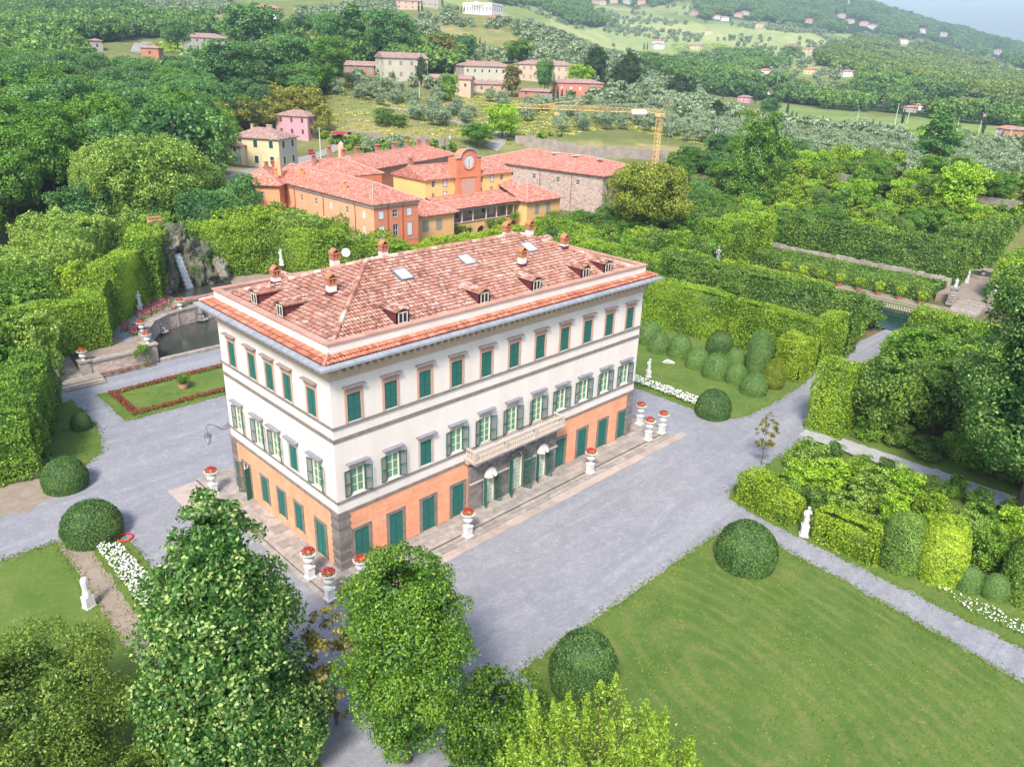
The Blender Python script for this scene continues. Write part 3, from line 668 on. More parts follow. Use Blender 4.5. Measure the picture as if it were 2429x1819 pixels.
def tiles(name, mat, o, du, dn, nu, nn, up, clip=None, pw=.27, pl=.40, parent=None, r=.115, lift=.03):
    """barrel tiles: o origin, du along the eave, dn up the slope (unit vectors), up normal"""
    rr = np.random.default_rng(nu*31+nn); V = []; F = []; A = []
    du, dn, up = map(lambda q: np.array(q, float), (du, dn, up)); o = np.array(o, float); nseg = 4
    base = 0
    ths = np.linspace(0, math.pi, nseg+1)
    for i in range(nu):
        for j in range(nn):
            u = (i+.5)*pw; n_ = j*pl
            if clip and not clip(u, n_+pl*.5): continue
            ju = rr.normal()*.012; jr = rr.normal()*.02; L_ = pl*1.12
            rings_ = []
            for (nn_, rad, h) in ((n_-.02, r*1.12, lift+.055), (n_+L_, r*.84, lift-.01)):
                for t in ths: rings_.append(o+du*(u+ju+jr*(nn_-n_)+math.cos(t)*rad)+dn*nn_+up*(h+math.sin(t)*rad*.8))
            k = nseg+1; V += rings_
            for q in range(nseg): F.append((base+q, base+q+1, base+k+q+1, base+k+q)); A.append(0)
            F.append((base, base+1, base+3, base+4))  # open end closed, its shade put in as a darker tone
            A.append(0); v = float(np.clip(.04+.88*rr.beta(1.7, 1.8), 0, 1))
            A[-nseg-1:] = [v]*nseg+[v*.1]
            base += 2*k
    me = mesh_np(name, V, F, [mat], attr=A)
    ob = link(name, me, parent); ob['kind'] = 'stuff'; return ob
# tile skirt: front, left, right
sl_ = math.hypot(.86, .31); cn, sn_ = .86/sl_, .31/sl_
tiles('eaves_tiles', M_tile2, (-.86, -.86, 16.99), (1, 0, 0), (0, cn, sn_), int((L+1.72)/.26), 2, (0, -sn_, cn), lambda u, n: n*.93 < u < L+1.72-n*.93, .26, .42, villa, .115, .02)
tiles('eaves_tiles', M_tile2, (-.86, W+.86, 16.99), (0, -1, 0), (cn, 0, sn_), int((W+1.72)/.26), 2, (-sn_, 0, cn), lambda u, n: n*.93 < u < W+1.72-n*.93, .26, .42, villa, .115, .02)
tiles('eaves_tiles', M_tile2, (L+.86, -.86, 16.99), (0, 1, 0), (-cn, 0, sn_), int((W+1.72)/.26), 2, (sn_, 0, cn), lambda u, n: n*.93 < u < W+1.72-n*.93, .26, .42, villa, .115, .02)
for a, b_ in (((-.86, -.86, 17.06), (0, 0, 17.42)), ((L+.86, -.86, 17.06), (L, 0, 17.42)), ((-.86, W+.86, 17.06), (0, W, 17.42))):
    MB().tube([a, b_], [.14, .12], 6).build('hip_tile', M_tile, villa)
mb = MB()
for x0, x1, y0, y1 in ((0, L, 0, .3), (0, L, W-.3, W), (0, .3, .3, W-.3), (L-.3, L, .3, W-.3)): mb.box(x0, x1, y0, y1, 16.9, 18.0)
mb.build('parapet', M_cream, villa)
def coping(x0, x1, y0, y1):
    n = max(1, round(max(x1-x0, y1-y0)/1.05)); al = x1-x0 > y1-y0
    for k in range(n):
        if al: b_ = (x0+(x1-x0)*k/n+.006, x0+(x1-x0)*(k+1)/n-.006, y0, y1)
        else: b_ = (x0, x1, y0+(y1-y0)*k/n+.006, y0+(y1-y0)*(k+1)/n-.006)
        MB().box(*b_, 18.0, 18.11+random.uniform(0, .015)).build('coping_stone', M_coping, villa)
coping(-.12, L+.12, -.12, .42); coping(-.12, L+.12, W-.42, W+.12); coping(-.12, .42, .425, W-.425); coping(L-.42, L+.12, .425, W-.425)
# lichen-red inner lining and box gutter between parapet and roof
mb = MB(); mb.box(.3, L-.3, .3, .72, 17.2, 17.45); mb.box(.3, L-.3, W-.72, W-.3, 17.2, 17.45); mb.box(.3, .72, .72, W-.72, 17.2, 17.45); mb.box(L-.72, L-.3, .72, W-.72, 17.2, 17.45)
mb.build('valley_gutter', M_coping, villa)
M_underroof = plain('shaded_pan_tiles', (.27, .13, .10), (.18, .09, .07), .95, 3)  # pans darkened to stand in for shade between the barrel tiles
# main hip roof
E0, ZE, RY, RZ, RX0, RX1 = .7, 17.5, W/2, 20.61, 9.0, 26.3
kx0, kx1, ky = (RZ-ZE)/(RX0-E0), (RZ-ZE)/(L-E0-RX1), (RZ-ZE)/(RY-E0)
def rz_(x, y): return ZE+max(0, min((x-E0)*kx0, (L-E0-x)*kx1, (y-E0)*ky, (W-E0-y)*ky))
c4 = [(E0, E0, ZE), (L-E0, E0, ZE), (L-E0, W-E0, ZE), (E0, W-E0, ZE)]; ra, rb = (RX0, RY, RZ), (RX1, RY, RZ)
MB().add(c4+[ra, rb], [(0, 1, 5, 4), (2, 3, 4, 5), (1, 2, 5), (3, 0, 4)]).build('roof', M_underroof, villa)
skyl = [(10.85, 6.1), (17.8, 6.35), (25.5, 6.4)]
dorm_f = [7.1, 15.2, 21.25, 27.7, 30.9]; dorm_l = [12.2, 8.25]
def slope(du, dn_xy, o, run, eave, ins0, ins1, name='roof_tiles', avoid=()):
    k = (RZ-ZE)/run; s_ = math.hypot(1, k); dn = (dn_xy[0]/s_, dn_xy[1]/s_, k/s_); up = (-dn_xy[0]*k/s_, -dn_xy[1]*k/s_, 1/s_); Ls = run*s_
    def clip(u, n):
        t = n/Ls
        if not (ins0*t < u < eave-ins1*t) or t > .995: return False
        return not any(a < u < b_ and c < n/s_ < d for a, b_, c, d in avoid)
    return tiles(name, M_tile, o, du, dn, int(eave/.262), int(Ls/.385)+1, up, clip, .262, .385, villa, .106, .035)
# avoid boxes (u range, plan run range) where dormers, skylights stand
av_f = [(x-E0-.62, x-E0+.62, 0, 2.1) for x in dorm_f]+[(x-E0-.62, x-E0+.62, y-E0-.75, y-E0+.75) for x, y in skyl]
av_l = [(W-E0-y-.6, W-E0-y+.6, 0, 2.0) for y in dorm_l]
slope((1, 0, 0), (0, 1), (E0, E0, ZE), RY-E0, L-2*E0, RX0-E0, L-E0-RX1, avoid=av_f)
slope((-1, 0, 0), (0, -1), (L-E0, W-E0, ZE), RY-E0, L-2*E0, L-E0-RX1, RX0-E0)
slope((0, -1, 0), (1, 0), (E0, W-E0, ZE), RX0-E0, W-2*E0, RY-E0, RY-E0, avoid=av_l)
slope((0, 1, 0), (-1, 0), (L-E0, E0, ZE), L-E0-RX1, W-2*E0, RY-E0, RY-E0)
def ridge(p, q, n):
    p, q = Vector(p), Vector(q)
    for k in range(n):
        a = p.lerp(q, k/n); b_ = p.lerp(q, (k+1.08)/n)
        MB().tube([a+Vector((0, 0, .13)), b_+Vector((0, 0, .10))], [.19, .16], 8, 0, random.random()**.8).build('ridge_tile', M_tile, villa)
ridge((E0, E0, ZE), ra, 22); ridge((E0, W-E0, ZE), ra, 22); ridge((L-E0, E0, ZE), rb, 22); ridge((L-E0, W-E0, ZE), rb, 22); ridge(ra, rb, 34)
# dormers
def dormer(x, y, rz):
    z = rz_(x, y) if rz == 0 else rz_(x, y)
    d = MB().box(-.55, .55, .0, .06, -.1, .98).box(-.55, -.5, .0, 2.3, -.1, .96).box(.5, .55, .0, 2.3, -.1, .96)
    d.add([(-.55, 0, .98), (.55, 0, .98), (0, 0, 1.22)], [(0, 1, 2)]).box(-.6, .6, -.03, .02, .93, 1.0)
    D_ = d.build('dormer', M_maroon, villa, (x, y, z), rz)
    f = MB(); f.box(-.42, .42, -.05, -.02, .05, .12); f.box(-.42, .42, -.05, -.02, .83, .9)
    for u in (-.42, -.035, .35): f.box(u, u+.07, -.05, -.02, .12, .83)
    f.build('dormer_window', M_cream2, D_)
    MB().box(-.35, .35, -.015, -.005, .12, .83).build('pane', M_glassd, D_)
    rf = MB(); rf.add([(-.68, -.12, .93), (0, -.12, 1.2), (0, 3.1, 1.2), (-.68, 2.5, .93), (.68, -.12, .93), (.68, 2.5, .93)], [(0, 1, 2, 3), (1, 4, 5, 2)])
    rr = np.random.default_rng(int(x*10)); 
    for sx in (-1, 1):
        for i in range(3):
            for j in range(7):
                u = sx*(.58-.22*i); zz = 1.2-.27*abs(u)/.68+.03
                rf.tube([(u, -.14+j*.36, zz+.05), (u, -.14+j*.36+.4, zz+.02)], [.10, .08], 6, 0, rr.random())
    rf.build('dormer_roof', M_tile, D_)
for x in dorm_f: dormer(x, 1.22, 0)
for y in dorm_l: dormer(1.15, y, -math.pi/2)
dormer(31.6, W-1.6, math.pi); dormer(L-1.3, 11.8, math.pi/2); dormer(5.0, W-1.4, math.pi)
for x, y in skyl:
    s_ = MB(); a = math.atan(ky)
    s_.box(-.62, .62, -.72, -.62, 0, .16).box(-.62, .62, .62, .72, 0, .16).box(-.62, -.54, -.62, .62, 0, .16).box(.54, .62, -.62, .62, 0, .16)
    o = s_.build('skylight', M_slate, villa, (x, y, rz_(x, y)+.05)); o.rotation_euler = (a, 0, 0)
    MB().box(-.54, .54, -.62, .62, .09, .12).build('pane', M_sky, o)
# chimneys: rendered stack, terracotta pots with little brick gables
def chimney(x, y, h, orange=True, base=True):
    z = rz_(x, y)-.3; b_ = MB(); b_.box(-.31, .31, -.26, .26, 0, h)
    o = b_.build('chimney', M_cream, villa, (x, y, z), random.uniform(-.05, .05))
    MB().box(-.35, .35, -.3, .3, 0, .62).build('flashing', M_maroon, o)
    MB().box(-.36, .36, -.31, .31, h, h+.1).build('chimney_band', M_terra, o)
    c = MB()
    for sx in (-.27, .0, .27): c.box(sx-.07, sx+.07, -.28, .28, h+.12, h+.45)
    c.box(-.4, .4, -.33, .33, h+.45, h+.53)
    for sx in (-1, 1): c.add([(sx*.36, -.3, h+.53), (sx*.36, .3, h+.53), (0, .3, h+.85), (0, -.3, h+.85), (sx*.36, -.3, h+.58), (sx*.36, .3, h+.58), (0, .3, h+.92), (0, -.3, h+.92)], [(0, 1, 2, 3), (4, 5, 6, 7), (0, 3, 7, 4), (1, 5, 6, 2)])
    c.build('chimney_cap', M_capo if orange else M_terra, o)
M_capo = plain('orange_brick_cap', (.56, .25, .10), (.36, .15, .09), .85, 5)
for x, y, h, og in ((4.7, 6.8, 1.15, 1), (3.6, 13.2, 1.0, 0), (7.9, 11.3, 1.25, 0), (12.2, 10.6, 1.2, 0), (22.5, 4.3, 1.2, 1), (25.7, 9.6, .95, 1), (27.8, 8.6, 1.15, 1), (29.3, 5.4, .85, 1)): chimney(x, y, h, og)
o = MB().lathe([(.0, 0), (.2, .03), (.34, .1), (.36, .14), (.3, .12), (.0, .05)], 14).build('satellite_dish', M_white, villa, (8.9, 11.2, 20.8)); o.rotation_euler = (math.radians(65), 0, math.radians(-20))
MB().tube([(8.9, 11.3, 19.6), (8.9, 11.3, 20.8)], .03).build('dish_pole', M_steel, villa)

# ---- windows ----
def shutter_leaf(w, h, div=True):
    mb = MB(); mb.box(0, .06, -.02, .02, 0, h); mb.box(w-.06, w, -.02, .02, 0, h)
    for z in ((0, .09), (h*.44, h*.44+.07), (h-.08, h)): mb.box(.06, w-.06, -.02, .02, z[0], z[1])
    n = int(h/.085)
    for k in range(n):
        z = .05+k*(h-.1)/n; mb.add([(.06, -.018, z), (w-.06, -.018, z), (w-.06, .015, z+.06), (.06, .015, z+.06)], [(0, 1, 2, 3)])
    return mb
def put_shutters(win, w, h, z0, openang, d=.03, off=0.0):
    """two leaves hinged at +-w/2; openang 0 = shut"""
    me = shutter_leaf(w/2-.01, h).mesh('shutter', M_green)
    a = link('shutter', me, win, (-w/2-off, -d, z0), -openang); b_ = link('shutter', me, win, (w/2+off, -d, z0)); b_.rotation_euler = (0, 0, openang); b_.scale = (-1, 1, 1)
def glazing(win, w, h, z0, rows, mat=None, d=-.06, arch=False, cols=2):
    f = MB(); f.box(-w/2, w/2, -d-.03, -d+.03, z0, z0+.08); f.box(-w/2, w/2, -d-.03, -d+.03, z0+h-.08, z0+h)
    for u in (-w/2, w/2-.07): f.box(u, u+.07, -d-.03, -d+.03, z0, z0+h)
    f.box(-.05, .05, -d-.045, -d+.02, z0, z0+h)
    for k in range(1, rows): f.box(-w/2, w/2, -d-.025, -d+.02, z0+h*k/rows-.02, z0+h*k/rows+.02)
    if cols == 4:
        for u in (-w/4, w/4): f.box(u-.015, u+.015, -d-.025, -d+.02, z0, z0+h)
    f.build('window_frame', M_cream2, win)
    MB().box(-w/2+.02, w/2-.02, -d+.0, -d+.03, z0+.02, z0+h-.02).build('pane', mat or M_glass, win)
def surround(mb, w, h, z0, t, pr, sill=True):
    mb.box(-w/2-t, -w/2, -pr, 0.0, z0, z0+h+t, 0, .5); mb.box(w/2, w/2+t, -pr, 0.0, z0, z0+h+t, 0, .5); mb.box(-w/2, w/2, -pr, 0.0, z0+h, z0+h+t, 0, .5)
# facade frame: child windows placed at (u,0,z0) with front orientation, outward = -y
def top_window():
    s_ = MB(); surround(s_, 1.12, 2.12, 0, .2, .06); s_.box(-.8, .8, -.09, 0, 2.32, 2.40, 0, .5); s_.box(-.70, .70, -.05, 0, 2.40, 2.68, 0, .5)
    w = s_.build('window', M_pink, villa); MB().box(-.9, .9, -.36, 0, 2.68, 2.76).box(-.82, .82, -.2, 0, 2.62, 2.68).build('hood', M_slate2, w)
    put_shutters(w, 1.12, 2.12, 0, 0.0, -.02); return w
M_slate2 = plain('weathered_hood', (.36, .31, .28), (.25, .22, .21), .8, 3)
def open_window(ang, tall=False, hoodm=None, single=False):
    h = 2.33 if tall else 2.1; s_ = MB(); s_.box(-.72, -.55, -.04, 0, 0, h+.18, 0, .5); s_.box(.55, .72, -.04, 0, 0, h+.18, 0, .5)
    s_.box(-.72, .72, -.06, 0, h+.04, h+.46, 0, .5)
    if tall: s_.box(-.8, .8, -.2, 0, h+.46, h+.58, 0, .5); s_.box(-.86, .86, -.28, 0, h+.58, h+.66, 0, .5)
    w = s_.build('window', M_lint, villa)
    t = h+(.66 if tall else .50)
    MB().box(-.93, .93, -.40, 0, t, t+.09).build('hood', M_slate, w)
    MB().box(-.66, .66, -.14, 0, -.08, 0).build('sill', M_cream, w)
    glazing(w, 1.1, h, 0, 4 if tall else 3, d=-.08)
    me = shutter_leaf(.62, h).mesh('shutter', M_green)
    link('shutter', me, w, (-.56, -.05, 0), -ang[0]); b_ = link('shutter', me, w, (.56, -.05, 0), ang[1]); b_.scale = (-1, 1, 1)
    return w
M_lint = plain('pale_lintel', (.58, .50, .44), (.48, .41, .36), .85, 2)
def closed_window():
    s_ = MB(); surround(s_, 1.1, 2.1, 0, .2, .05); s_.box(-.75, .75, -.08, 0, 2.30, 2.58, 0, .5)
    w = s_.build('window', M_lint, villa); MB().box(-.93, .93, -.38, 0, 2.6, 2.69).build('hood', M_slate, w); put_shutters(w, 1.1, 2.1, 0, 0, -.02); return w
def door(w_, h, surr=.26, fill=True):
    s_ = MB(); surround(s_, w_, h, 0, surr, .07); s_.box(-w_/2-surr, w_/2+surr, -.10, -.07, h+surr-.06, h+surr, 0, .5)
    w = s_.build('door', M_grey, villa); put_shutters(w, w_, h, 0, 0, -.01); return w
wt = top_window(); wo = open_window((2.95, 2.72)); wo2 = open_window((2.85, 2.7), True); wc = closed_window(); wd = door(1.24, 2.94); ws = door(1.04, 2.42, .2)
for o in (wt, wo, wo2, wc, wd, ws): kids(o)
_first = set()
def place(proto, u, z, side='F'):
    loc, rz = ((u, 0, z), 0) if side == 'F' else ((0, u, z), -math.pi/2)
    if proto.name not in _first: _first.add(proto.name); proto.location = loc; proto.rotation_euler = (0, 0, rz); return proto
    return copy_tree(proto, villa, loc, rz)
for c in FW: place(wt, c, 12.0)
for c in LW: place(wt, c, 12.0, 'L')
for i, c in enumerate(FW):
    if i == 2: place(wc, c, 6.15)
    elif 4 <= i <= 6: place(wo2, c, 5.95)
    else: place(wo, c, 6.15)
for i, c in enumerate(LW): place(wc if i == 1 else wo, c, 6.15, 'L')
for c in GF: place(wd, c, .04)
place(wd, 2.6, .04, 'L')
for c in (5.8, 8.5, 11.25): place(ws, c, .7, 'L')
s_ = MB(); surround(s_, 1.2, 3.06, 0, .2, .07); gd = s_.build('door', M_grey, villa, (0, 14.45, .04), -math.pi/2); glazing(gd, 1.2, 3.06, 0, 5, M_glassd, d=-.08)
me = shutter_leaf(.6, 3.0).mesh('shutter', M_green); link('shutter', me, gd, (-.62, -.06, 0), -2.3); b_ = link('shutter', me, gd, (.62, -.06, 0), 1.9); b_.scale = (-1, 1, 1)

for o in list(COL.objects):
    if o.name.startswith('shutter') and abs(o.rotation_euler[2]) > 2: o.rotation_euler[2] += random.uniform(-.16, .12)
# ---- portico of grey blocks with three openings, balcony above ----
PX0, PX1 = 12.55, 23.3
PH = [(14.1, 15.5, -.1, 3.55), (17.2, 18.95, -.1, 3.86), (20.65, 22.05, -.1, 3.55)]
mb = MB(lambda u, d, z: (u, -d-.3, z)); wall_holes(mb, PX0, PX1, -.3, 4.78, PH, .3)
mb.T = None; mb.box(PX0, PX0+.02, -.3, 0, -.3, 4.78); mb.box(PX1-.02, PX1, -.3, 0, -.3, 4.78)
port = mb.build('portico', M_greyd, villa)
zc = 0.0; row = 0
while zc < 4.6:
    h = .36; off = .42 if row % 2 else 0; us = [PX0]+[PX0+off+.84*k for k in range(1, 20) if PX0+off+.84*k < PX1-.1]+[PX1]
    for a, b_ in zip(us, us[1:]):
        segs = [(a, b_)]
        for hh in PH:
            if hh[2] < zc+h and hh[3]+.25 > zc:
                ns = []
                for s0, e in segs:
                    if hh[1]+.12 <= s0 or hh[0]-.12 >= e: ns.append((s0, e)); continue
                    if s0 < hh[0]-.12: ns.append((s0, hh[0]-.12))
                    if e > hh[1]+.12: ns.append((hh[1]+.12, e))
                segs = ns
        for s0, e in segs:
            if e-s0 > .08: MB().box(s0+.015, e-.015, -.35, -.29, zc+.015, zc+h-.015).build('stone_block', M_greyd, port)
    zc += h; row += 1
for a, b_ in ((PX0-.06, 14.0), (15.6, 17.05), (19.1, 20.55), (22.15, PX1+.06)): MB().box(a, b_, -.46, -.3, 2.62, 2.76).build('impost_band', M_lint, port)
def arch_ring(c, w, zs, t, y0, y1, m, name, n=14):
    mb = MB()
    for k in range(n):
        a0, a1 = math.pi*k/n+.012, math.pi*(k+1)/n-.012; r0, r1 = w, w+t
        P_ = [(c+r*math.cos(a), y, zs+r*math.sin(a)) for y in (y0, y1) for r, a in ((r0, a0), (r1, a0), (r1, a1), (r0, a1))]
        mb.add(P_, [(0, 1, 2, 3), (4, 5, 6, 7), (0, 1, 5, 4), (1, 2, 6, 5), (2, 3, 7, 6), (3, 0, 4, 7)])
    return mb.build(name, m, port)
for a, b_, _, zt in PH:
    c = (a+b_)/2; w = (b_-a)/2; zs = zt-w
    arch_ring(c, w, zs, .22, -.42, -.3, M_greyd, 'arch_stones')
    # spandrels closing the square opening down to the arch
    mb = MB(); n = 12
    for sx in (-1, 1):
        pts = [(c+sx*w*math.cos(t), zs+w*math.sin(t)) for t in np.linspace(0, math.pi/2, n)]
        for (x0, z0), (x1, z1) in zip(pts, pts[1:]): mb.add([(x0, -.305, z0), (x1, -.305, z1), (x1, -.305, zt+.01), (x0, -.305, zt+.01)], [(0, 1, 2, 3)])
    mb.build('spandrel', M_greyd, port)
def glazed_door(c, w, h, rows):
    d = MB().box(-w/2-.06, -w/2, -.08, .02, 0, h).box(w/2, w/2+.06, -.08, .02, 0, h).build('glazed_door', M_cream2, port, (c, -.12, .05)); glazing(d, w, h, 0, rows, M_glassp, d=0, cols=4)
    return d
M_glassp, _nt, _b = newmat('curtained_glass'); _b.inputs['Base Color'].default_value = (.42, .5, .4, 1); _b.inputs['Roughness'].default_value = .15
glazed_door(14.8, 1.18, 2.62, 6); glazed_door(21.35, 1.18, 2.62, 6); glazed_door(18.08, 1.5, 3.0, 7)
# fanlight of the middle door
mb = MB()
for k in range(7):
    a = math.pi*k/6; mb.tube([(18.08+.12*math.cos(a), -.2, 3.06+.12*math.sin(a)), (18.08+.78*math.cos(a), -.2, 3.06+.78*math.sin(a))], .022, 4)
mb.tube([(18.08+.8*math.cos(t), -.2, 3.06+.8*math.sin(t)) for t in np.linspace(0, math.pi, 13)], .05, 4); mb.box(17.28, 18.88, -.24, -.16, 3.02, 3.1)
mb.build('fanlight', M_cream2, port)
MB().add([(18.08, -.14, 3.05)]+[(18.08+.86*math.cos(t), -.14, 3.05+.8*math.sin(t)) for t in np.linspace(0, math.pi, 13)], [(0, i, i+1) for i in range(1, 13)]).build('fanlight_pane', M_glassd, port)
# white half-dome canopies over the side doors
for c in (14.8, 21.35):
    V_, F_ = [], []; n1, n2 = 14, 7
    for i in range(n2+1):
        f = i/n2; 
        for k in range(n1+1):
            t = math.pi*k/n1; r = .74*math.cos(f*math.pi/2*.92); V_.append((c+r*math.cos(t), -.3-.62*math.sin(f*math.pi/2)*(1-.35*math.sin(t)), 2.86+r*math.sin(t)*(1)-.0))
    F_ = [(i*(n1+1)+k, i*(n1+1)+k+1, (i+1)*(n1+1)+k+1, (i+1)*(n1+1)+k) for i in range(n2) for k in range(n1)]
    MB().add(V_, F_, 0, .5).build('canopy', M_lav, port, smooth=True)
# green door leaves standing open
dl = shutter_leaf(.62, 2.7).mesh('door_leaf', M_green)
for x, a in ((14.18, 2.0), (20.7, 2.05)): link('door_leaf', dl, port, (x, -.36, .04), -a)
for x, a in ((15.42, 2.25), (22.0, 2.2)): b_ = link('door_leaf', dl, port, (x, -.36, .04), a); b_.scale = (-1, 1, 1)
def arched_leaf():
    w, h = .86, 3.05; mb = MB(); mb.box(0, .07, -.025, .025, 0, h); mb.box(w-.07, w, -.025, .025, 0, h+.62); mb.box(.07, w-.07, -.025, .025, 0, .1); mb.box(.07, w-.07, -.025, .025, 1.2, 1.3); mb.box(.07, w-.07, -.025, .025, 2.4, 2.5)
    pts = [(w-w*math.cos(t), h-.15+w*math.sin(t)*.95) for t in np.linspace(0, math.pi/2, 8)]
    mb.tube([(max(a, .03), 0, b_) for a, b_ in pts], .04, 4)
    for k in range(40):
        z = .06+k*.09; lim = w-.06; lo = .06
        if z > h-.15: 
            s_ = min(1, (z-h+.15)/(w*.95)); lo = w-w*math.sqrt(max(0, 1-s_*s_))+.03
        if lo < lim-.05: mb.add([(lo, -.018, z), (lim, -.018, z), (lim, .018, z+.07), (lo, .018, z+.07)], [(0, 1, 2, 3)])
    return mb.mesh('arched_door_leaf', M_green)
al = arched_leaf()
b_ = link('arched_door_leaf', al, port, (17.22, -.36, .04)); b_.rotation_euler = (0, 0, -2.05)
b_ = link('arched_door_leaf', al, port, (18.94, -.36, .04), 1.95); b_.scale = (-1, 1, 1)
# balcony
BX0, BX1, BD = 12.15, 23.05, 1.35
bal = MB().box(BX0, BX1, -BD, 0, 5.02, 5.22).box(BX0-.1, BX1+.1, -BD-.1, 0, 5.22, 5.32).build('balcony', M_lint, villa)
MB().box(BX0, BX1, -.5, 0, 4.78, 5.02).build('balcony_cornice', M_lint, bal)
for k in range(8):
    x = BX0+.5+k*(BX1-BX0-1)/7; MB().box(x-.14, x+.14, -1.1, -.3, 4.72, 5.02).build('balcony_bracket', M_lint, bal)
MB().box(BX0, BX1, -BD, -BD+.24, 6.12, 6.24).box(BX0, BX0+.24, -BD+.24, 0, 6.12, 6.24).box(BX1-.24, BX1, -BD+.24, 0, 6.12, 6.24).build('handrail', M_lint, bal)
MB().box(BX0, BX1, -BD, -BD+.24, 5.32, 5.42).box(BX0, BX0+.24, -BD+.24, 0, 5.32, 5.42).box(BX1-.24, BX1, -BD+.24, 0, 5.32, 5.42).build('plinth', M_lint, bal)
posts = [BX0+.12, BX0+.12+3.55, BX0+.12+7.1, BX1-.12]
for x in posts: MB().box(x-.17, x+.17, -BD-.02, -BD+.26, 5.32, 6.2).build('post', M_lint, bal)
bp = [(.05, 0), (.075, .04), (.04, .1), (.085, .26), (.08, .34), (.035, .5), (.03, .58), (.06, .64), (.06, .70)]
M_bal = plain('pale_baluster', (.66, .58, .48), (.56, .48, .4), .8, 3); bm_ = MB().lathe(bp, 7).mesh('baluster', M_bal, True)
for a, b_ in zip(posts, posts[1:]):
    n = 14
    for k in range(n): link('baluster', bm_, bal, (a+.2+(k+.5)*(b_-a-.4)/n, -BD+.12, 5.42))
for x in (BX0+.12, BX1-.12):
    for k in range(4): link('baluster', bm_, bal, (x, -BD+.42+k*.24, 5.42))

# ---- lantern on its scrolled bracket at the far left corner ----
lan = thing('wall_lantern', 'black iron lantern hanging from a scrolled bracket at the far left corner of the villa', 'lantern', (0, 16.7, 5.9))
sp = [(0, 0, 0), (-.35, 0, -.22), (-.8, 0, -.12), (-1.2, 0, .3), (-1.6, 0, .62), (-2.0, 0, .66), (-2.15, 0, .45), (-2.05, 0, .3)]
mb = MB(); mb.tube(sp, .03, 5); mb.tube([(-.35+.2*math.cos(t)*(1-t/9), 0, .05+.2*math.sin(t)*(1-t/9)) for t in np.linspace(0, 7, 16)], .018, 4); mb.tube([(-.05, 0, .35), (-.3, 0, .3), (-.5, 0, .12), (-.8, 0, -.1)], .02, 4); mb.build('bracket_arm', M_iron, lan)
mb = MB(); mb.tube([(0, 0, .5), (0, 0, .12)], .02, 4)
for k in range(6):
    t = k*math.pi/3; mb.tube([(.28*math.cos(t), .28*math.sin(t), -.15), (.17*math.cos(t), .17*math.sin(t), -.75)], .018, 4); mb.tube([(.02*math.cos(t), .02*math.sin(t), .12), (.3*math.cos(t), .3*math.sin(t), .1), (.34*math.cos(t), .34*math.sin(t), -.08), (.28*math.cos(t), .28*math.sin(t), -.15)], .014, 4)
mb.lathe([(.3, -.16), (.3, -.1), (.12, .06), (.02, .12)], 6); mb.lathe([(.18, -.74), (.18, -.78), (.03, -.86), (.01, -.95)], 6)
M_ld = plain('lantern_metal', (.18, .19, .2), (.1, .1, .11), .5, 5); lf = mb.build('lantern_frame', M_ld, lan, (-2.06, 0, -.2))
MB().lathe([(.25, -.16), (.155, -.73)], 6).build('lantern_glass', M_sky, lf)

# ================= TERRACE =================
TX0, TX1, TY0, TY1 = -2.3, 38.7, -2.35, 20.2
ter = MB().box(TX0, TX1, TY0, TY1, -.6, -.055).build('terrace', M_paving); tag(ter, 'stone paved terrace round the villa', None, kind='structure')
def slabs(x0, x1, y0, y1, z, lx, ly, mat, jit=.1, name='paving_slab', lim=10**6):
    y = y0; row = 0
    while y < y1-.05:
        w = min(ly*random.uniform(.85, 1.2), y1-y); x = x0-(lx*.5 if row % 2 else 0)
        while x < x1-.02:
            l = lx*random.uniform(.7, 1.3); a, b_ = max(x, x0), min(x+l, x1)
            if b_-a > .1 and not (a > 0 and b_ < L and y > 0 and y+w < W):
                MB().box(a+.012, b_-.012, y+.012, y+w-.012, z-.09, z+random.uniform(-.006, .01)).build(name, mat, ter)
            x += l
        y += w; row += 1
slabs(TX0+.38, TX1-.35, TY0+.36, -.02, 0, 1.25, .62, M_paving)
slabs(TX0+.38, -.02, 0, TY1, 0, .9, 1.1, M_paving); slabs(L+.02, TX1-.35, 0, W, 0, 1.0, 1.0, M_paving)
slabs(-2.0, L+3.0, W+.02, TY1, 0, 2.0, 1.1, M_paving)
for k in range(26):   # edge stones of the terrace and the two steps
    x0 = TX0+k*(TX1-TX0)/26; x1 = x0+(TX1-TX0)/26
    MB().box(x0+.01, x1-.01, TY0, TY0+.36, -.18, .012).build('edge_stone', M_paving, ter)
    MB().box(x0+.01, x1-.01, TY0-.42, TY0-.005, -.4, -.13+random.uniform(-.01, .01)).build('step_stone', M_paving, ter)
    MB().box(x0+.01, x1-.01, TY0-.84, TY0-.425, -.45, -.215+random.uniform(-.008, .008)).build('step_stone', M_paving, ter)
for k in range(20):
    y0 = TY0+.36+k*(TY1-TY0-.36)/20; y1 = y0+(TY1-TY0-.36)/20
    MB().box(TX0, TX0+.38, y0+.01, y1-.01, -.18, .012).build('edge_stone', M_paving, ter)
    if y1 < 15: MB().box(TX0-.42, TX0-.005, y0+.01, y1-.01, -.4, -.13).build('step_stone', M_paving, ter)
    MB().box(TX1-.35, TX1, y0+.01, y1-.01, -.18, .012).build('edge_stone', M_paving, ter) if y1 < W else None
M_apron = plain('worn_stone_apron', (.50, .41, .36), (.36, .30, .26), .9, 1.1, .3, 12, var=.1)
for k in range(22):
    x0 = -1+k*41.2/22; MB().box(x0, x0+41.2/22-.02, TY0-1.75, TY0-.85, -.5, -.27+random.uniform(-.008, .008)).build('apron_slab', M_apron, ter)
MB().box(-4.9, -2.31, 15.4, 20.2, -.5, -.24).build('apron_slab', M_apron, ter)
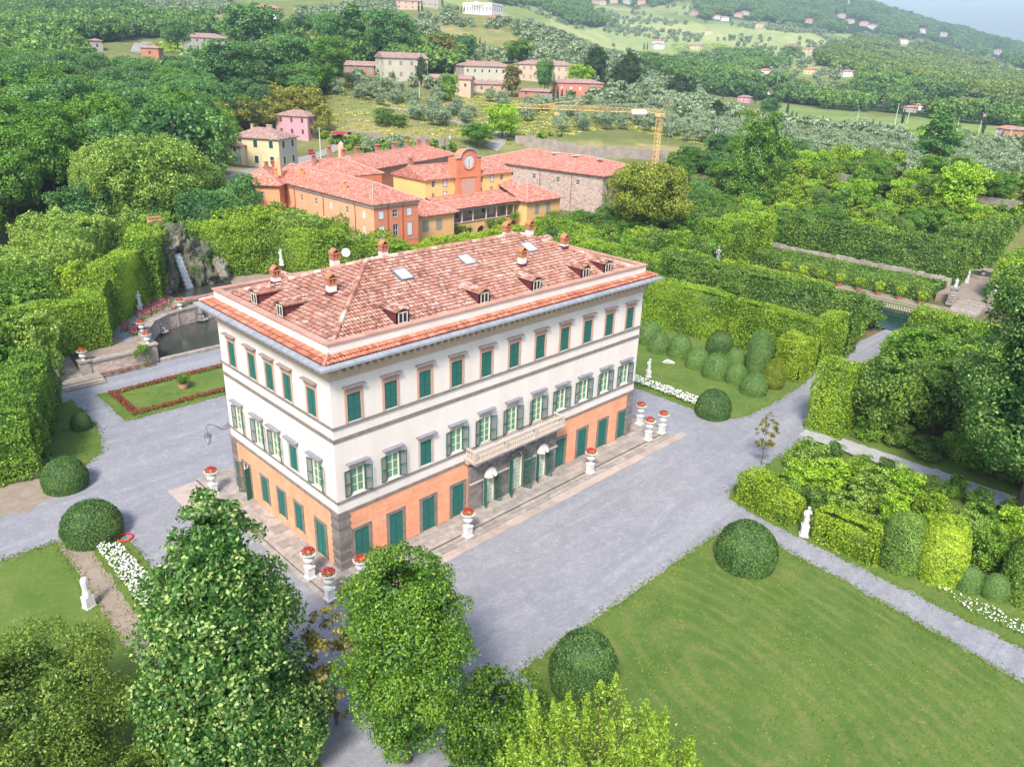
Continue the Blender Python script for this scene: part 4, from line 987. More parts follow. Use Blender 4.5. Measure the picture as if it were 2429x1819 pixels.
# ================= BUILDINGS BEHIND =================
def edge(parent, p, q, z0, z1, wins, mat, depth=.14, name='wall', wm=None):
    """wall from p to q (outward on the right) with window openings; wins: (u, zbottom, w, h, style)"""
    d = Vector((q[0]-p[0], q[1]-p[1], 0)); Lg = d.length; d.normalize(); n = Vector((d.y, -d.x, 0))
    mb = MB(lambda u, o, z: (p[0]+d.x*u+n.x*o, p[1]+d.y*u+n.y*o, z))
    wall_holes(mb, 0, Lg, z0, z1, [(u-w/2, u+w/2, zb, zb+h) for u, zb, w, h, _ in wins], depth)
    o = mb.build(name, mat, parent)
    for u, zb, w, h, st in wins:
        if st: put_win(parent, (p[0]+d.x*u, p[1]+d.y*u, zb), math.atan2(d.y, d.x), w, h, st)
    return o
_wc = {}
M_shw = plain('white_shutter', (.74, .74, .76), (.66, .66, .68), .6, 4); M_shg = plain('grey_green_shutter', (.33, .37, .35), (.27, .31, .29), .6, 4)
M_shb = plain('brown_shutter', (.16, .09, .07), (.12, .07, .055), .6, 4); M_brickt = plain('stone_trim', (.40, .30, .27), (.34, .25, .22), .85, 3)
def put_win(parent, loc, rz, w, h, st):
    key = (round(w, 2), round(h, 2), st)
    if key not in _wc:
        fr = MB(); t = .12
        mt = M_cream2
        if st in ('stone', 'stonewhite', 'stonegrey'): 
            t = .2; fr.box(-w/2-t, -w/2, -.04, 0, -t, h+t).box(w/2, w/2+t, -.04, 0, -t, h+t).box(-w/2, w/2, -.04, 0, h, h+t).box(-w/2, w/2, -.04, 0, -t, 0); mt = M_brickt
        elif st == 'green' or st == 'greend':
            fr.box(-w/2-t, -w/2, -.03, 0, -t, h+t).box(w/2, w/2+t, -.03, 0, -t, h+t).box(-w/2, w/2, -.03, 0, h, h+t).box(-w/2, w/2, -.06, 0, -t, 0)
        else: fr.box(-w/2, w/2, -.05, 0, -.08, 0)
        sash = MB(); pane = MB(); sm = M_cream2; pm = M_glassd
        if st in ('dark', 'stone'):
            for u in (-w/2, -.035, w/2-.07): sash.box(u, u+.07, .06, .11, 0, h)
            for z in (0, h-.07, h*.5): sash.box(-w/2, w/2, .055, .105, z, z+.07)
            pane.box(-w/2+.02, w/2-.02, .09, .12, .02, h-.02)
        else:
            sm = {'stonewhite': M_shw, 'white': M_shw, 'stonegrey': M_shg, 'green': M_green, 'greend': M_greend, 'brown': M_shb, 'hole': M_glassd}[st]
            for u in (-w/2, 0.015): sash.box(u, u+w/2-.015, .02, .07, 0, h)
            for z in np.arange(.1, h-.1, .25): sash.box(-w/2+.06, w/2-.06, .0, .02, z, z+.1)
        _wc[key] = (fr.mesh('window', mt), sash.mesh('sash' if st in ('dark', 'stone') else 'shutter', sm), pane.mesh('pane', pm) if pane.v else None)
    a, b_, c = _wc[key]; o = link('window', a, parent, loc, rz); link(b_.name.split('.')[0], b_, o)
    if c: link('pane', c, o)
    return o
M_greend = plain('dark_green_shutter', (.03, .10, .10), (.025, .08, .08), .6, 3)
def hiproof(parent, x0, x1, y0, y1, ze, zr, ins=None, mat=None, over=.6, th=.18, T=None, gable=False, name='roof', hips=True):
    x0 -= over; x1 += over; y0 -= over; y1 += over; al = (x1-x0) >= (y1-y0)
    ins = ins if ins is not None else min(x1-x0, y1-y0)/2
    i0, i1 = (ins if isinstance(ins, tuple) else (ins, ins))
    if al: a, b_ = (x0+i0, (y0+y1)/2, zr), (x1-i1, (y0+y1)/2, zr)
    else: a, b_ = ((x0+x1)/2, y0+i0, zr), ((x0+x1)/2, y1-i1, zr)
    c = [(x0, y0, ze), (x1, y0, ze), (x1, y1, ze), (x0, y1, ze)]
    mb = MB(T); fs = [(0, 1, 5, 4), (1, 2, 5), (2, 3, 4, 5), (3, 0, 4)] if al else [(0, 1, 4), (1, 2, 5, 4), (2, 3, 5), (3, 0, 4, 5)]
    mb.add(c+[a, b_], fs); mb.add([(p[0], p[1], p[2]-th) for p in c], [(3, 2, 1, 0)])
    for k in range(4): p, q = c[k], c[(k+1) % 4]; mb.add([(p[0], p[1], ze-th), (q[0], q[1], ze-th), q, p], [(0, 1, 2, 3)])
    o = mb.build(name, mat or M_ft, parent)
    if hips:
        for p, q in ((a, b_), (c[0], a), (c[3 if al else 1], a), (c[1 if al else 3], b_), (c[2], b_)):
            if gable and p is not a: continue
            m2 = MB(T); m2.tube([(p[0], p[1], p[2]+.03), (q[0], q[1], q[2]+.03)], .16, 5); m2.build('ridge', M_hip, parent if o is None else o)
    return o
M_hip = plain('pale_ridge_tiles', (.60, .42, .36), (.48, .22, .16), .9, 2.5)
def simple_chimney(parent, x, y, z, h, w=.7, m=None):
    c = MB(); c.box(x-w/2, x+w/2, y-w/2, y+w/2, z, z+h*.62); c.box(x-w*.58, x+w*.58, y-w*.58, y+w*.58, z+h*.62, z+h*.7)
    for k in range(4):
        a = math.pi/2*k+.785; c.box(x+w*.38*math.cos(a)-.08, x+w*.38*math.cos(a)+.08, y+w*.38*math.sin(a)-.08, y+w*.38*math.sin(a)+.08, z+h*.7, z+h*.9)
    c.box(x-w*.62, x+w*.62, y-w*.62, y+w*.62, z+h*.9, z+h)
    return c.build('chimney', m or M_brick, parent)
M_brick = plain('brick', (.50, .24, .16), (.40, .18, .12), .9, 3, .2, 15)
M_or1 = plain('light_orange_render', (.80, .42, .22), (.74, .34, .17), .9, .5); M_or2 = plain('red_orange_render', (.76, .27, .15), (.66, .21, .11), .9, .5)
M_yw = plain('yellow_render', (.84, .60, .24), (.78, .52, .2), .9, .5); M_yo = plain('amber_render', (.82, .50, .22), (.76, .42, .18), .9, .4)
M_peach = plain('peach_and_sunlit_render', (.84, .50, .30), (.78, .40, .22), .9, .5)
def pipe(parent, pts): return MB().tube(pts, .07, 5).build('downpipe', M_pipe, parent)
M_pipe = plain('copper_pipe', (.34, .09, .05), (.28, .07, .045), .6, 3)
GB = -2.9
# --- long orange wing with the hipped end towards the villa
ow = thing('orange_wing', 'long two storey orange wing with red downpipes and a hipped tiled roof', 'building')
X0, X1, Y0, Y1 = 58.0, 68.4, 78.0, 112.0
up = [(u, 7.2, .85, 1.3) for u in (81.3, 87.0, 92.7, 98.3, 103.9)]; lo = [(u, 3.4, .9, 2.2) for u in (81.3, 87.0, 92.5)]+[(98.2, 4.4, .8, 1.3)]
sw = [(Y1-u, z, w, h, 'white' if abs(u-81.3) < .1 or abs(u-92.7) < .05 else 'dark') for u, z, w, h in up+lo]
edge(ow, (X0, Y1), (X0, Y0), GB, 10.0, sw, M_peach)  # side wall peach against the redder front: its stronger light is painted in
fw = [(u-X0, 7.3, 1.1, 1.4, 'stone' if abs(u-62.85) < .2 else 'stonewhite') for u in (59.6, 62.85, 66.2)]+[(u-X0, 3.5, 1.1, 2.4, 'stone' if abs(u-62.9) < .2 else 'stonewhite') for u in (59.65, 62.9, 66.25)]
edge(ow, (X0, Y0), (X1, Y0), GB, 10.0, fw, M_or2)
edge(ow, (X1, Y0), (X1, Y1), GB, 10.0, [], M_or2); edge(ow, (X1, Y1), (X0, Y1), GB, 10.0, [], M_or2)
hiproof(ow, X0, X1, Y0, Y1+4, 10.2, 12.95, ins=(8.2, 0), over=.62)
MB().box(X0-.25, X1+.25, Y0-.25, Y1, 9.4, 10.0).build('cornice', M_lint, ow)
MB().box(X0-.03, X1+.03, Y0-.05, Y1, 2.55, 2.7).build('string_course', M_brickt, ow)
for y in (84.1, 95.4, 106.6): pipe(ow, [(X0-.6, y, 10.0), (X0-.12, y, 9.2), (X0-.12, y, GB)])
for x in (61.1, 64.6): pipe(ow, [(x, Y0-.6, 10.0), (x, Y0-.12, 9.2), (x, Y0-.12, GB)])
simple_chimney(ow, 59.4, 89.5, 11.0, 1.9, .6, M_or1); simple_chimney(ow, 60.5, 107.5, 11.4, 1.8, .6, M_or1)
# --- turned corner pavilion
cp = thing('corner_pavilion', 'orange pavilion set at an angle at the left end of the orange wing', 'building')
A, B = (48.4, 113.9), (54.9, 107.4)
dx, dy = .7071, .7071
Cc, Dd = (B[0]+dx*9, B[1]+dy*9), (A[0]+dx*9, A[1]+dy*9)
edge(cp, A, B, GB, 10.0, [(5.2, 7.4, 1.3, 1.2, 'stone')], M_or1); edge(cp, B, Cc, GB, 10.0, [(2.0, 7.4, 1.2, 1.3, 'stone')], M_or2); edge(cp, Cc, Dd, GB, 10.0, [], M_or2); edge(cp, Dd, A, GB, 10.0, [], M_or1)  # faces towards the sun lighter, others redder: light put into the colour
cx_, cy0 = (A[0]+Cc[0])/2, (A[1]+Cc[1])/2
Tr = lambda x, y, z: (cx_+(x*.7071+y*.7071), cy0+(-x*.7071+y*.7071), z)
hiproof(cp, -4.6, 4.6, -4.5, 6.5, 10.15, 12.9, T=Tr, over=.7, ins=4.6)
def obelisk(x, y, z, h, lab):
    t = thing('roof_obelisk', lab, 'obelisk', (x, y, z), .785); MB().lathe([(.95, 0), (.75, h*.86), (.04, h)], 4).build('shaft', M_peach, t); MB().lathe([(.95*.8, h*.84), (.05, h+.05)], 4, (0, 0, .02)).build('tip', M_white, t)
obelisk(57.9, 112.6, 10.9, 4.9, 'pale orange obelisk on the corner pavilion roof beside brick pots'); obelisk(81.0, 124.0, 12.2, 4.0, 'orange obelisk on the far roof near the parked red car')
for dx_, dy_ in ((-.9, 1.4), (1.2, 2.2), (2.3, 2.9)): simple_chimney(cp, 57.3+dx_, 113.5+dy_, 12.0, 2.0, .7)
simple_chimney(cp, 56.2, 110.7, 10.6, 2.6, .55, M_or1)
# --- middle roof
mr = thing('middle_wing', 'orange wing behind with a broad hipped tile roof', 'building')
edge(mr, (66, 111.8), (84.0, 111.8), GB, 9.7, [(15.6, 7.4, .8, 1.0, 'stonegrey')], M_or2); edge(mr, (84.0, 111.8), (84.0, 124), GB, 9.7, [], M_or2); edge(mr, (66, 124), (66, 111.8), GB, 9.7, [], M_or2)
hiproof(mr, 64, 84.0, 112.4, 125, 10.0, 13.1, over=.7); simple_chimney(mr, 69.5, 117.5, 12.4, 2.0, .8)
simple_chimney(mr, 79.5, 127, 12, 3.0, .9)
# --- back wing, turned twenty degrees
bw = thing('back_wing', 'long red wing at the back with a row of brick chimneys on the ridge', 'building')
ca, sa = math.cos(math.radians(19.6)), math.sin(math.radians(19.6)); bo = (78.0, 114.0)
Tb = lambda x, y, z: (bo[0]+x*ca-y*sa, bo[1]+x*sa+y*ca, z)
def q2(x, y): p = Tb(x, y, 0); return p[0], p[1]
bwins = [(u, 8.0, .85, 1.2, 'stonegrey') for u in np.arange(10, 45, 3.9)]+[(u, 5.0, .85, 1.3, 'stonegrey') for u in np.arange(10, 45, 3.9)]
edge(bw, q2(0, 0), q2(46, 0), GB, 10.3, bwins, M_or2); edge(bw, q2(46, 0), q2(46, 12), GB, 10.3, [], M_or2); edge(bw, q2(46, 12), q2(0, 12), GB, 10.3, [], M_or2); edge(bw, q2(0, 12), q2(0, 0), GB, 10.3, [], M_or2)
MB(Tb).box(0, 46, -.2, 12, 9.6, 10.25).build('cornice', M_brickt, bw)
hiproof(bw, 0, 46, 0, 12, 10.5, 13.0, T=Tb, over=.8)
for i, u in enumerate((5.5, 11.0, 19.5, 27.0, 33.6, 39.2, 41)):
    p = Tb(u, 7.2-(i == 6)*1.6, 12.2); simple_chimney(bw, p[0], p[1], p[2], 2.5, .95)
# --- clock wing
cw = thing('clock_wing', 'yellow gabled building with a red central panel rising into a round topped clock face', 'building')
A0, A1, B0, B1 = 81.1, 107.4, 91.7, 103.2
cwin = []
for u in (83.4, 86.7, 89.8, 97.7, 101.0, 104.2):
    st = 'stonewhite' if abs(u-86.7) < .1 or abs(u-101.0) < .1 else 'dark'
    cwin += [(u-A0, 9.35, .95, 1.35, st), (u-A0, 7.15 if u < 95 else 7.15, .85, 1.0, st if u < 95 else 'dark')]
cwl = [w for w in cwin if w[0]+A0 < 91]; cwr = [(w[0]-0, *w[1:]) for w in cwin if w[0]+A0 > 96]
edge(cw, (A0, B0), (A1, B0), GB, 11.0, cwl+cwr, M_yw); edge(cw, (A0, B1), (A0, B0), GB, 11.0, [], M_yw); edge(cw, (A1, B0), (A1, B1), GB, 11.0, [], M_yw); edge(cw, (A1, B1), (A0, B1), GB, 11.0, [], M_yw)
ym = (B0+B1)/2
for x in (A0, A1): MB().add([(x, B0, 11.0), (x, B1, 11.0), (x, ym, 13.1)], [(0, 1, 2)]).build('gable', M_yw, cw)
hiproof(cw, A0, A1, B0, B1, 11.15, 13.35, ins=0, gable=True, over=.5)
simple_chimney(cw, 82.5, 98.6, 12.8, 2.3, .9)
t0, t1, ty = 89.5, 96.9, 91.2
tw = MB().box(t0, t1, ty, B0+2.2, 6.5, 15.2).build('clock_tower', M_or2, cw)
mb = MB(); n = 14; cxx = (t0+t1)/2
pts = [(t0, 15.2), (t0+1.2, 15.3)]+[(cxx+2.45*math.cos(t), 15.3+1.75*math.sin(t)) for t in np.linspace(math.pi, 0, n)]+[(t1-1.2, 15.3), (t1, 15.2)]
mb.add([(x, ty, z) for x, z in pts]+[(x, B0+1.6, z) for x, z in pts], [tuple(range(len(pts)-1, -1, -1)), tuple(range(len(pts), 2*len(pts)))]+[(i, i+1, len(pts)+i+1, len(pts)+i) for i in range(len(pts)-1)])
mb.build('tower_top', M_or2, cw)
MB().tube([(t0-.2, ty-.15, 15.2), (t0+1.1, ty-.15, 15.3)]+[(cxx+2.5*math.cos(t), ty-.15, 15.35+1.8*math.sin(t)) for t in np.linspace(math.pi, 0, n)]+[(t1-1.1, ty-.15, 15.3), (t1+.2, ty-.15, 15.2)], .2, 5).build('tower_coping', M_lead, cw)
MB().box(t0-.15, t1+.15, ty-.15, ty, 10.9, 11.25).box(t0, t0+1.0, ty-.12, ty, 6.5, 15.1).box(t1-1.0, t1, ty-.12, ty, 6.5, 15.1).build('tower_trim', M_or2, cw)
MB().box(91.3, 95.3, ty-.06, ty, 6.8, 10.6).build('sundial_panel', M_pink, cw)
put_win(cw, (93.2, ty-.08, 9.6), 0, .5, .7, 'dark')
cl = MB(); cl.tube([(93.2+1.62*math.cos(t), ty-.1, 14.3+1.62*math.sin(t)) for t in np.linspace(0, 2*math.pi, 29)], .16, 5); clock = cl.build('clock', M_or2, cw)
MB().add([(93.2, ty-.12, 14.3)]+[(93.2+1.5*math.cos(t), ty-.12, 14.3+1.5*math.sin(t)) for t in np.linspace(0, 2*math.pi, 33)], [(0, i+1, i) for i in range(1, 33)]).build('clock_face', M_white, clock)
hm = MB()
hm.add([(93.13, ty-.16, 14.1), (93.27, ty-.16, 14.1), (93.22, ty-.16, 15.0), (93.16, ty-.16, 15.0)], [(0, 1, 2, 3)]); hm.build('clock_hand', M_glassd, clock)
hm = MB(); hm.add([(93.16, ty-.17, 14.5), (93.26, ty-.17, 14.5), (93.36, ty-.17, 13.05), (93.28, ty-.17, 13.05)], [(0, 1, 2, 3)]); hm.build('clock_hand', M_glassd, clock)
# Roman numerals as strokes
NUM = ['XII', 'I', 'II', 'III', 'IIII', 'V', 'VI', 'VII', 'VIII', 'IX', 'X', 'XI']
for k, s in enumerate(NUM):
    th = math.radians(90-30*k); m_ = MB(); wd_ = {'I': .07, 'V': .17, 'X': .17}; tot = sum(wd_[c] for c in s); u = -tot/2
    ex, ez = math.cos(th), math.sin(th)
    def bar(u0, v0, u1, v1, m_=m_):
        P_ = []
        for (a, b_) in ((u0-.015, v0), (u0+.015, v0), (u1+.015, v1), (u1-.015, v1)):
            r = 1.22+b_; P_.append((93.2+ex*r+ez*a, ty-.135, 14.3+ez*r-ex*a))
        m_.add(P_, [(0, 1, 2, 3)])
    for c in s:
        w_ = wd_[c]
        if c == 'I': bar(u+w_/2, -.16, u+w_/2, .16)
        if c == 'V': bar(u, .16, u+w_/2, -.16); bar(u+w_, .16, u+w_/2, -.16)
        if c == 'X': bar(u, .16, u+w_, -.16); bar(u+w_, .16, u, -.16)
        u += w_
    m_.build('clock_numeral', M_glassd, clock)
# --- loggia between two low pavilions
lg = thing('loggia', 'amber arcade with a columned upper gallery under the clock building', 'loggia')
lx0, lx1, ly = 81.1, 103.2, 84.7
arcs = [84.4, 87.75, 91.3, 94.9, 98.4, 101.5]
mb = MB(lambda u, d, z: (u, ly-d, z))
for a, b_ in zip([lx0]+[c+1.05 for c in arcs], [c-1.05 for c in arcs]+[lx1]): mb.box(a, b_, -.5, 0, GB, 2.4)
for c in arcs:
    pts = [(c+1.05*math.cos(t), .15+1.05*math.sin(t)) for t in np.linspace(0, math.pi, 13)]
    for (xa, za), (xb, zb) in zip(pts, pts[1:]): mb.add([(xa, 0, za), (xb, 0, zb), (xb, 0, 2.4), (xa, 0, 2.4), (xa, -.5, za), (xb, -.5, zb), (xb, -.5, 2.4), (xa, -.5, 2.4)], [(0, 1, 2, 3), (0, 4, 5, 1), (7, 6, 5, 4)])
mb.build('arcade', M_yo, lg)
for c in arcs: MB().tube([(c+1.12*math.cos(t), ly-.04, .15+1.12*math.sin(t)) for t in np.linspace(0, math.pi, 13)], .1, 4).build('arch_trim', M_brickt, lg)
MB().box(lx0, lx1, ly, 88.5, 2.2, 2.42).build('gallery_floor', M_lint, lg)
MB().box(lx0, lx1, ly-.12, ly+.15, 2.42, 2.62).build('gallery_ledge', M_pink, lg)
edge(lg, (lx0, 88.4), (lx1, 88.4), GB, 7.0, [(2.2, 3.1, .9, 1.9, 'dark'), (6.4, 2.6, 1.2, 2.6, 'dark'), (10.4, 3.1, .8, 1.9, 'dark'), (14.3, 3.1, .8, 1.9, 'brown'), (16.9, 2.6, 1.2, 2.4, 'white'), (20.4, 2.6, 1.0, 2.4, 'stonegrey')], M_tan)
for x in (lx0+.3, 85.8, 89.0, 93.0, 96.2, 99.4, 101.6): MB().lathe([(.22, 0), (.18, .1), (.16, .2), (.15, 2.2), (.2, 2.3), (.24, 2.45)], 9, (x, ly+.12, 2.6)).build('column', M_lint, lg)
MB().box(lx0, lx1, ly-.1, ly+.35, 5.05, 5.75).build('gallery_beam', M_lint, lg)
mb = MB(); mb.add([(lx0-.3, ly-.7, 5.85), (lx1, ly-.7, 5.85), (lx1, B0, 7.45), (lx0-.3, B0, 7.45)], [(0, 1, 2, 3)]); mb.add([(lx0-.3, ly-.7, 5.7), (lx1, ly-.7, 5.7), (lx1, ly-.7, 5.85), (lx0-.3, ly-.7, 5.85)], [(0, 1, 2, 3)]); mb.build('roof', M_ft, lg)
MB().tube([(lx0-.3, ly-.75, 5.72), (lx1, ly-.75, 5.72)], .09, 5).build('gutter', M_maroon, lg)
lp = thing('left_pavilion', 'low amber pavilion with grey shutters left of the arcade', 'building')
edge(lp, (71.4, 82), (81.1, 82), GB, 5.7, [(2.0, 2.7, 1.2, 1.9, 'stonegrey'), (5.6, 2.7, 1.2, 1.9, 'stonegrey')], M_yo); edge(lp, (81.1, 82), (81.1, 92), GB, 5.7, [], M_yo); edge(lp, (81.1, 92), (68.4, 92), GB, 5.7, [], M_yo); edge(lp, (68.4, 82), (71.4, 82), GB, 5.7, [], M_yo)
hiproof(lp, 68.9, 81.1, 82, 95, 5.9, 8.6, over=.7)
rp = thing('right_pavilion', 'low yellow pavilion with an arched glass door and a vine right of the arcade', 'building')
edge(rp, (103.2, 92), (103.2, 82), GB, 5.7, [], M_yw); edge(rp, (103.2, 82), (114.5, 82), GB, 5.7, [(3.4, 2.8, 1.1, 2.0, 'stonegrey'), (7.2, 2.8, 1.1, 2.0, 'stonegrey'), (5.4, -2.2, 2.4, 2.0, None)], M_yo); edge(rp, (114.5, 82), (114.5, 92), GB, 5.7, [], M_yo)  # left side yellow, front amber: brighter light put into the side colour
hiproof(rp, 103.2, 114.5, 82, 93, 5.9, 8.8, over=.8)
mb = MB(); cxx = 108.6
mb.tube([(cxx-1.2, 81.95, -2.2), (cxx-1.2, 81.95, -.3)]+[(cxx+1.2*math.cos(t), 81.95, -.3+1.3*math.sin(t)) for t in np.linspace(math.pi, 0, 13)]+[(cxx+1.2, 81.95, -2.2)], .09, 4)
for u in (-.6, 0, .6): mb.box(cxx+u-.04, cxx+u+.04, 81.92, 81.98, -2.2, .8)
for z in (-1.6, -.9, -.3): mb.box(cxx-1.2, cxx+1.2, 81.92, 81.98, z-.04, z+.04)
ad = mb.build('arched_door', M_shw, rp)
MB().add([(cxx-1.2, 81.97, -2.3), (cxx+1.2, 81.97, -2.3)]+[(cxx+1.2*math.cos(t), 81.97, -.3+1.3*math.sin(t)) for t in np.linspace(0, math.pi, 12)], [tuple(range(14))]).build('pane', M_glassd, ad)
MB().tube([(cxx+1.45*math.cos(t), 81.92, -.3+1.5*math.sin(t)) for t in np.linspace(0, math.pi, 13)], .16, 4).build('arch_trim', M_brickt, rp)
# roof linking the gallery roof to the clock wing on the right
MB().add([(103.0, 84, 5.9), (107.4, 84, 6.3), (107.4, 92, 9.6), (103.0, 92, 8.6)], [(0, 1, 2, 3)]).build('link_roof', M_ft, rp)
# --- stone barn
M_rubble, nt, b = newmat('rubble_stone'); p = wpos(nt)
vz = nt.nodes.new('ShaderNodeTexVoronoi'); vz.inputs['Scale'].default_value = 2.2; nt.links.new(stretch(nt, p, (1, 1, 1.6)), vz.inputs['Vector'])
sep = nt.nodes.new('ShaderNodeSeparateColor'); nt.links.new(vz.outputs['Color'], sep.inputs[0])
c = ramp(nt, [(0, (.26, .19, .16)), (.4, (.46, .36, .31)), (.75, (.60, .50, .43)), (1, (.50, .32, .24))], sep.outputs[0])
c = mixc(nt, mapr(nt, noise(nt, .3, 5, .7, p), .35, .7, 0, .6), c, (.58, .47, .42))
nt.links.new(c, b.inputs['Base Color']); b.inputs['Roughness'].default_value = .95; bump(nt, b, vz.outputs['Distance'], .6, .06)
bn = thing('stone_barn', 'long rubble stone building with small windows and a red tiled hipped roof', 'building')
P0, P1, P2, P3 = (125.5, 123.3), (130.6, 82.2), (151.0, 86.2), (146.4, 127)
dl_ = math.dist(P0, P1)
def yu(y): return (123.3-y)/(123.3-82.2)*dl_
bwn = [(yu(y)-.6, 6.5, 1.1, 1.25, 'dark' if y < 105 else 'hole') for y in (110.8, 103.2, 95.4, 89.1)]+[(yu(95.3)-.6, .2-.6, 1.1, 1.4, 'dark'), (yu(116), 1.0, 1.0, 1.2, 'dark')]
edge(bn, P0, P1, GB, 9.4, bwn, M_rubble, .25); edge(bn, P1, P2, GB, 9.4, [], M_rubble); edge(bn, P2, P3, GB, 9.4, [], M_rubble); edge(bn, P3, P0, GB, 9.4, [], M_rubble)
ang = math.atan2(P1[1]-P0[1], P1[0]-P0[0]); cc_, ss_ = math.cos(ang), math.sin(ang)
Tn = lambda x, y, z: (P0[0]+x*cc_-y*ss_, P0[1]+x*ss_+y*cc_, z)
hiproof(bn, 0, dl_, 0, 20.5, 9.6, 12.6, T=Tn, over=.7, mat=M_ft)
for y in (113.0, 101.7, 91.5): p = Tn(yu(y), -.12, 0); pipe(bn, [(p[0]-.4, p[1], 9.4), (p[0]-.05, p[1], 8.8), (p[0]-.05, p[1], GB)])
for u in (20, 27, 34.5):
    p = Tn(u, 9.0, 12.45); MB().box(p[0]-1, p[0]+1, p[1]-.6, p[1]+.6, p[2], p[2]+.18).build('skylight', M_sky, bn)
lr = thing('low_shed', 'long low building with a weathered pinkish tile roof behind the stone building', 'building')
edge(lr, (152, 96), (187, 89), -1.5, 4.0, [], M_rubble); edge(lr, (187, 89), (188.5, 98), -1.5, 4.0, [], M_rubble); edge(lr, (152, 106), (152, 96), -1.5, 4, [], M_rubble); edge(lr, (188.5, 98), (152, 106), -1.5, 4.0, [], M_rubble)
MB().add([(151.6, 95.4, 4.0), (187.6, 88.2, 4.0), (189.2, 98.6, 6.0), (152.4, 106.4, 6.0), (151.6, 95.4, 3.85), (187.6, 88.2, 3.85)], [(0, 1, 2, 3), (0, 1, 5, 4)]).build('roof', M_ft2, lr)

# ================= HOUSES ON THE SLOPES =================
def pmat(n, c): return plain(n, c, tuple(x*.88 for x in c), .9, .3)
H_cream, H_yell, H_pink, H_whit, H_red, H_grey, H_peach = pmat('cream_house', (.62, .58, .46)), pmat('pale_yellow_house', (.72, .63, .38)), pmat('pink_house', (.66, .36, .42)), pmat('white_house', (.80, .79, .76)), pmat('coral_house', (.66, .24, .18)), pmat('grey_plaster_house', (.46, .42, .38)), pmat('peach_house', (.66, .48, .36))
def house(label, bx, by, w, d, h, phi, mat, roof=2.0, nf=3, ns=2, st=2, ws='green', rmat=None, gable=False, ch=1, name='house', cat='house', base=None, over=.5, win=(.9, 1.3), lift=0, g=None, side=None, balc=False):
    x, y, z = base or gnd(bx, by); z += lift
    a = math.atan2(CAM[1]-y, CAM[0]-x)+math.radians(phi); rz = a+math.pi/2
    x -= math.cos(a)*d/2; y -= math.sin(a)*d/2; z = min(z, float(Z(x, y)))
    t = thing(name, label, cat, (x, y, z), rz, g)
    wf, wsd = [], []
    for s_ in range(st):
        zb = h*(s_+.42)/st
        for k in range(nf): wf.append(((k+.5)*w/nf, zb, win[0], win[1] if s_ else win[1]*1.05, ws))
        for k in range(ns): wsd.append(((k+.5)*d/ns, zb, win[0], win[1], ws))
    z0 = -4.0
    edge(t, (-w/2, -d/2), (w/2, -d/2), z0, h, wf, mat); edge(t, (w/2, -d/2), (w/2, d/2), z0, h, wsd, side or mat)
    edge(t, (w/2, d/2), (-w/2, d/2), z0, h, [], mat); edge(t, (-w/2, d/2), (-w/2, -d/2), z0, h, wsd, side or mat)
    if roof:
        hiproof(t, -w/2, w/2, -d/2, d/2, h+.12, h+.12+roof, ins=0 if gable else None, mat=rmat or M_ft2, over=over, hips=False)
        if gable:
            if w >= d:
                for xx in (-w/2, w/2): MB().add([(xx, -d/2, h), (xx, d/2, h), (xx, 0, h+roof*.9)], [(0, 1, 2)]).build('gable', side or mat, t)
            else:
                for yy in (-d/2, d/2): MB().add([(-w/2, yy, h), (w/2, yy, h), (0, yy, h+roof*.9)], [(0, 1, 2)]).build('gable', mat, t)
        R = random.Random(int(bx*7+by))
        for k in range(ch): simple_chimney(t, R.uniform(-.35, .35)*w, R.uniform(-.15, .25)*d, h+roof*.6, 1.5, .6, H_peach)
    return t
yh = house('pale yellow two storey house with dark green shutters by the road', 556, 362, 13.0, 9.0, 7.6, -32, H_yell, 2.2, 3, 2, 2, 'greend', ch=3, side=H_cream, win=(1.1, 1.7))
house('small cream annex half hidden by a tree beside the pale yellow house', 497, 352, 6.5, 7, 4.6, -32, H_cream, 1.4, 2, 1, 2, 'green', ch=0)
house('pink house with dark arched shutters among the bamboo', 632, 299, 12.5, 9.0, 7.4, -32, H_pink, 1.8, 3, 2, 2, 'brown', ch=0, win=(.9, 1.5))
house('small red brick house with pale panels at the olive grove edge', 775, 166, 15, 9, 4.6, -25, M_brick, 1.8, 4, 2, 1, 'stonegrey', gable=True, ch=0, win=(1.8, 2.4))
house('tall cream farmhouse with solar panels behind a slim conifer', 878, 175, 20, 11, 9.0, 22, H_cream, 2.2, 4, 2, 2, 'stonegrey', ch=2, gable=True)
house('low cream cottage with a red panel right of the tall cream farmhouse', 957, 198, 24, 8, 5.2, -12, H_peach, 1.5, 5, 1, 1, 'brown', ch=0, gable=True)
house('long cream manor with a stone gable end on the terrace', 1056, 188, 26, 13, 9.0, 24, H_cream, 2.2, 7, 3, 2, 'greend', ch=3, side=M_rubble)
house('long peach building with a row of windows behind round trees', 1168, 178, 30, 11, 8.0, -22, H_peach, 2.0, 8, 2, 2, 'stonegrey', ch=0)
house('small open sided shed with red roof below the manor', 1062, 203, 15, 8, 4.0, 20, H_peach, 1.5, 3, 1, 1, 'brown', gable=True, ch=0)
house('low coral red house behind the cypress pair', 1252, 206, 22, 9, 5.2, 16, H_red, 1.6, 5, 2, 1, 'white', ch=2)
house('small red walled shed in front of the manor terrace', 1152, 213, 14, 5, 3.0, -14, M_brick, 1.0, 2, 1, 1, 'brown', ch=0, gable=True)
house('white villa with a pink roof on the wooded hilltop at the left', 578, 42, 17, 13, 7.6, -18, H_whit, 2.4, 5, 3, 3, 'stonegrey', ch=3, rmat=M_ft)
house('peach wing below the white hilltop villa', 540, 48, 10, 8, 4.5, -10, H_peach, 1.6, 2, 2, 1, 'brown', ch=0, rmat=M_ft)
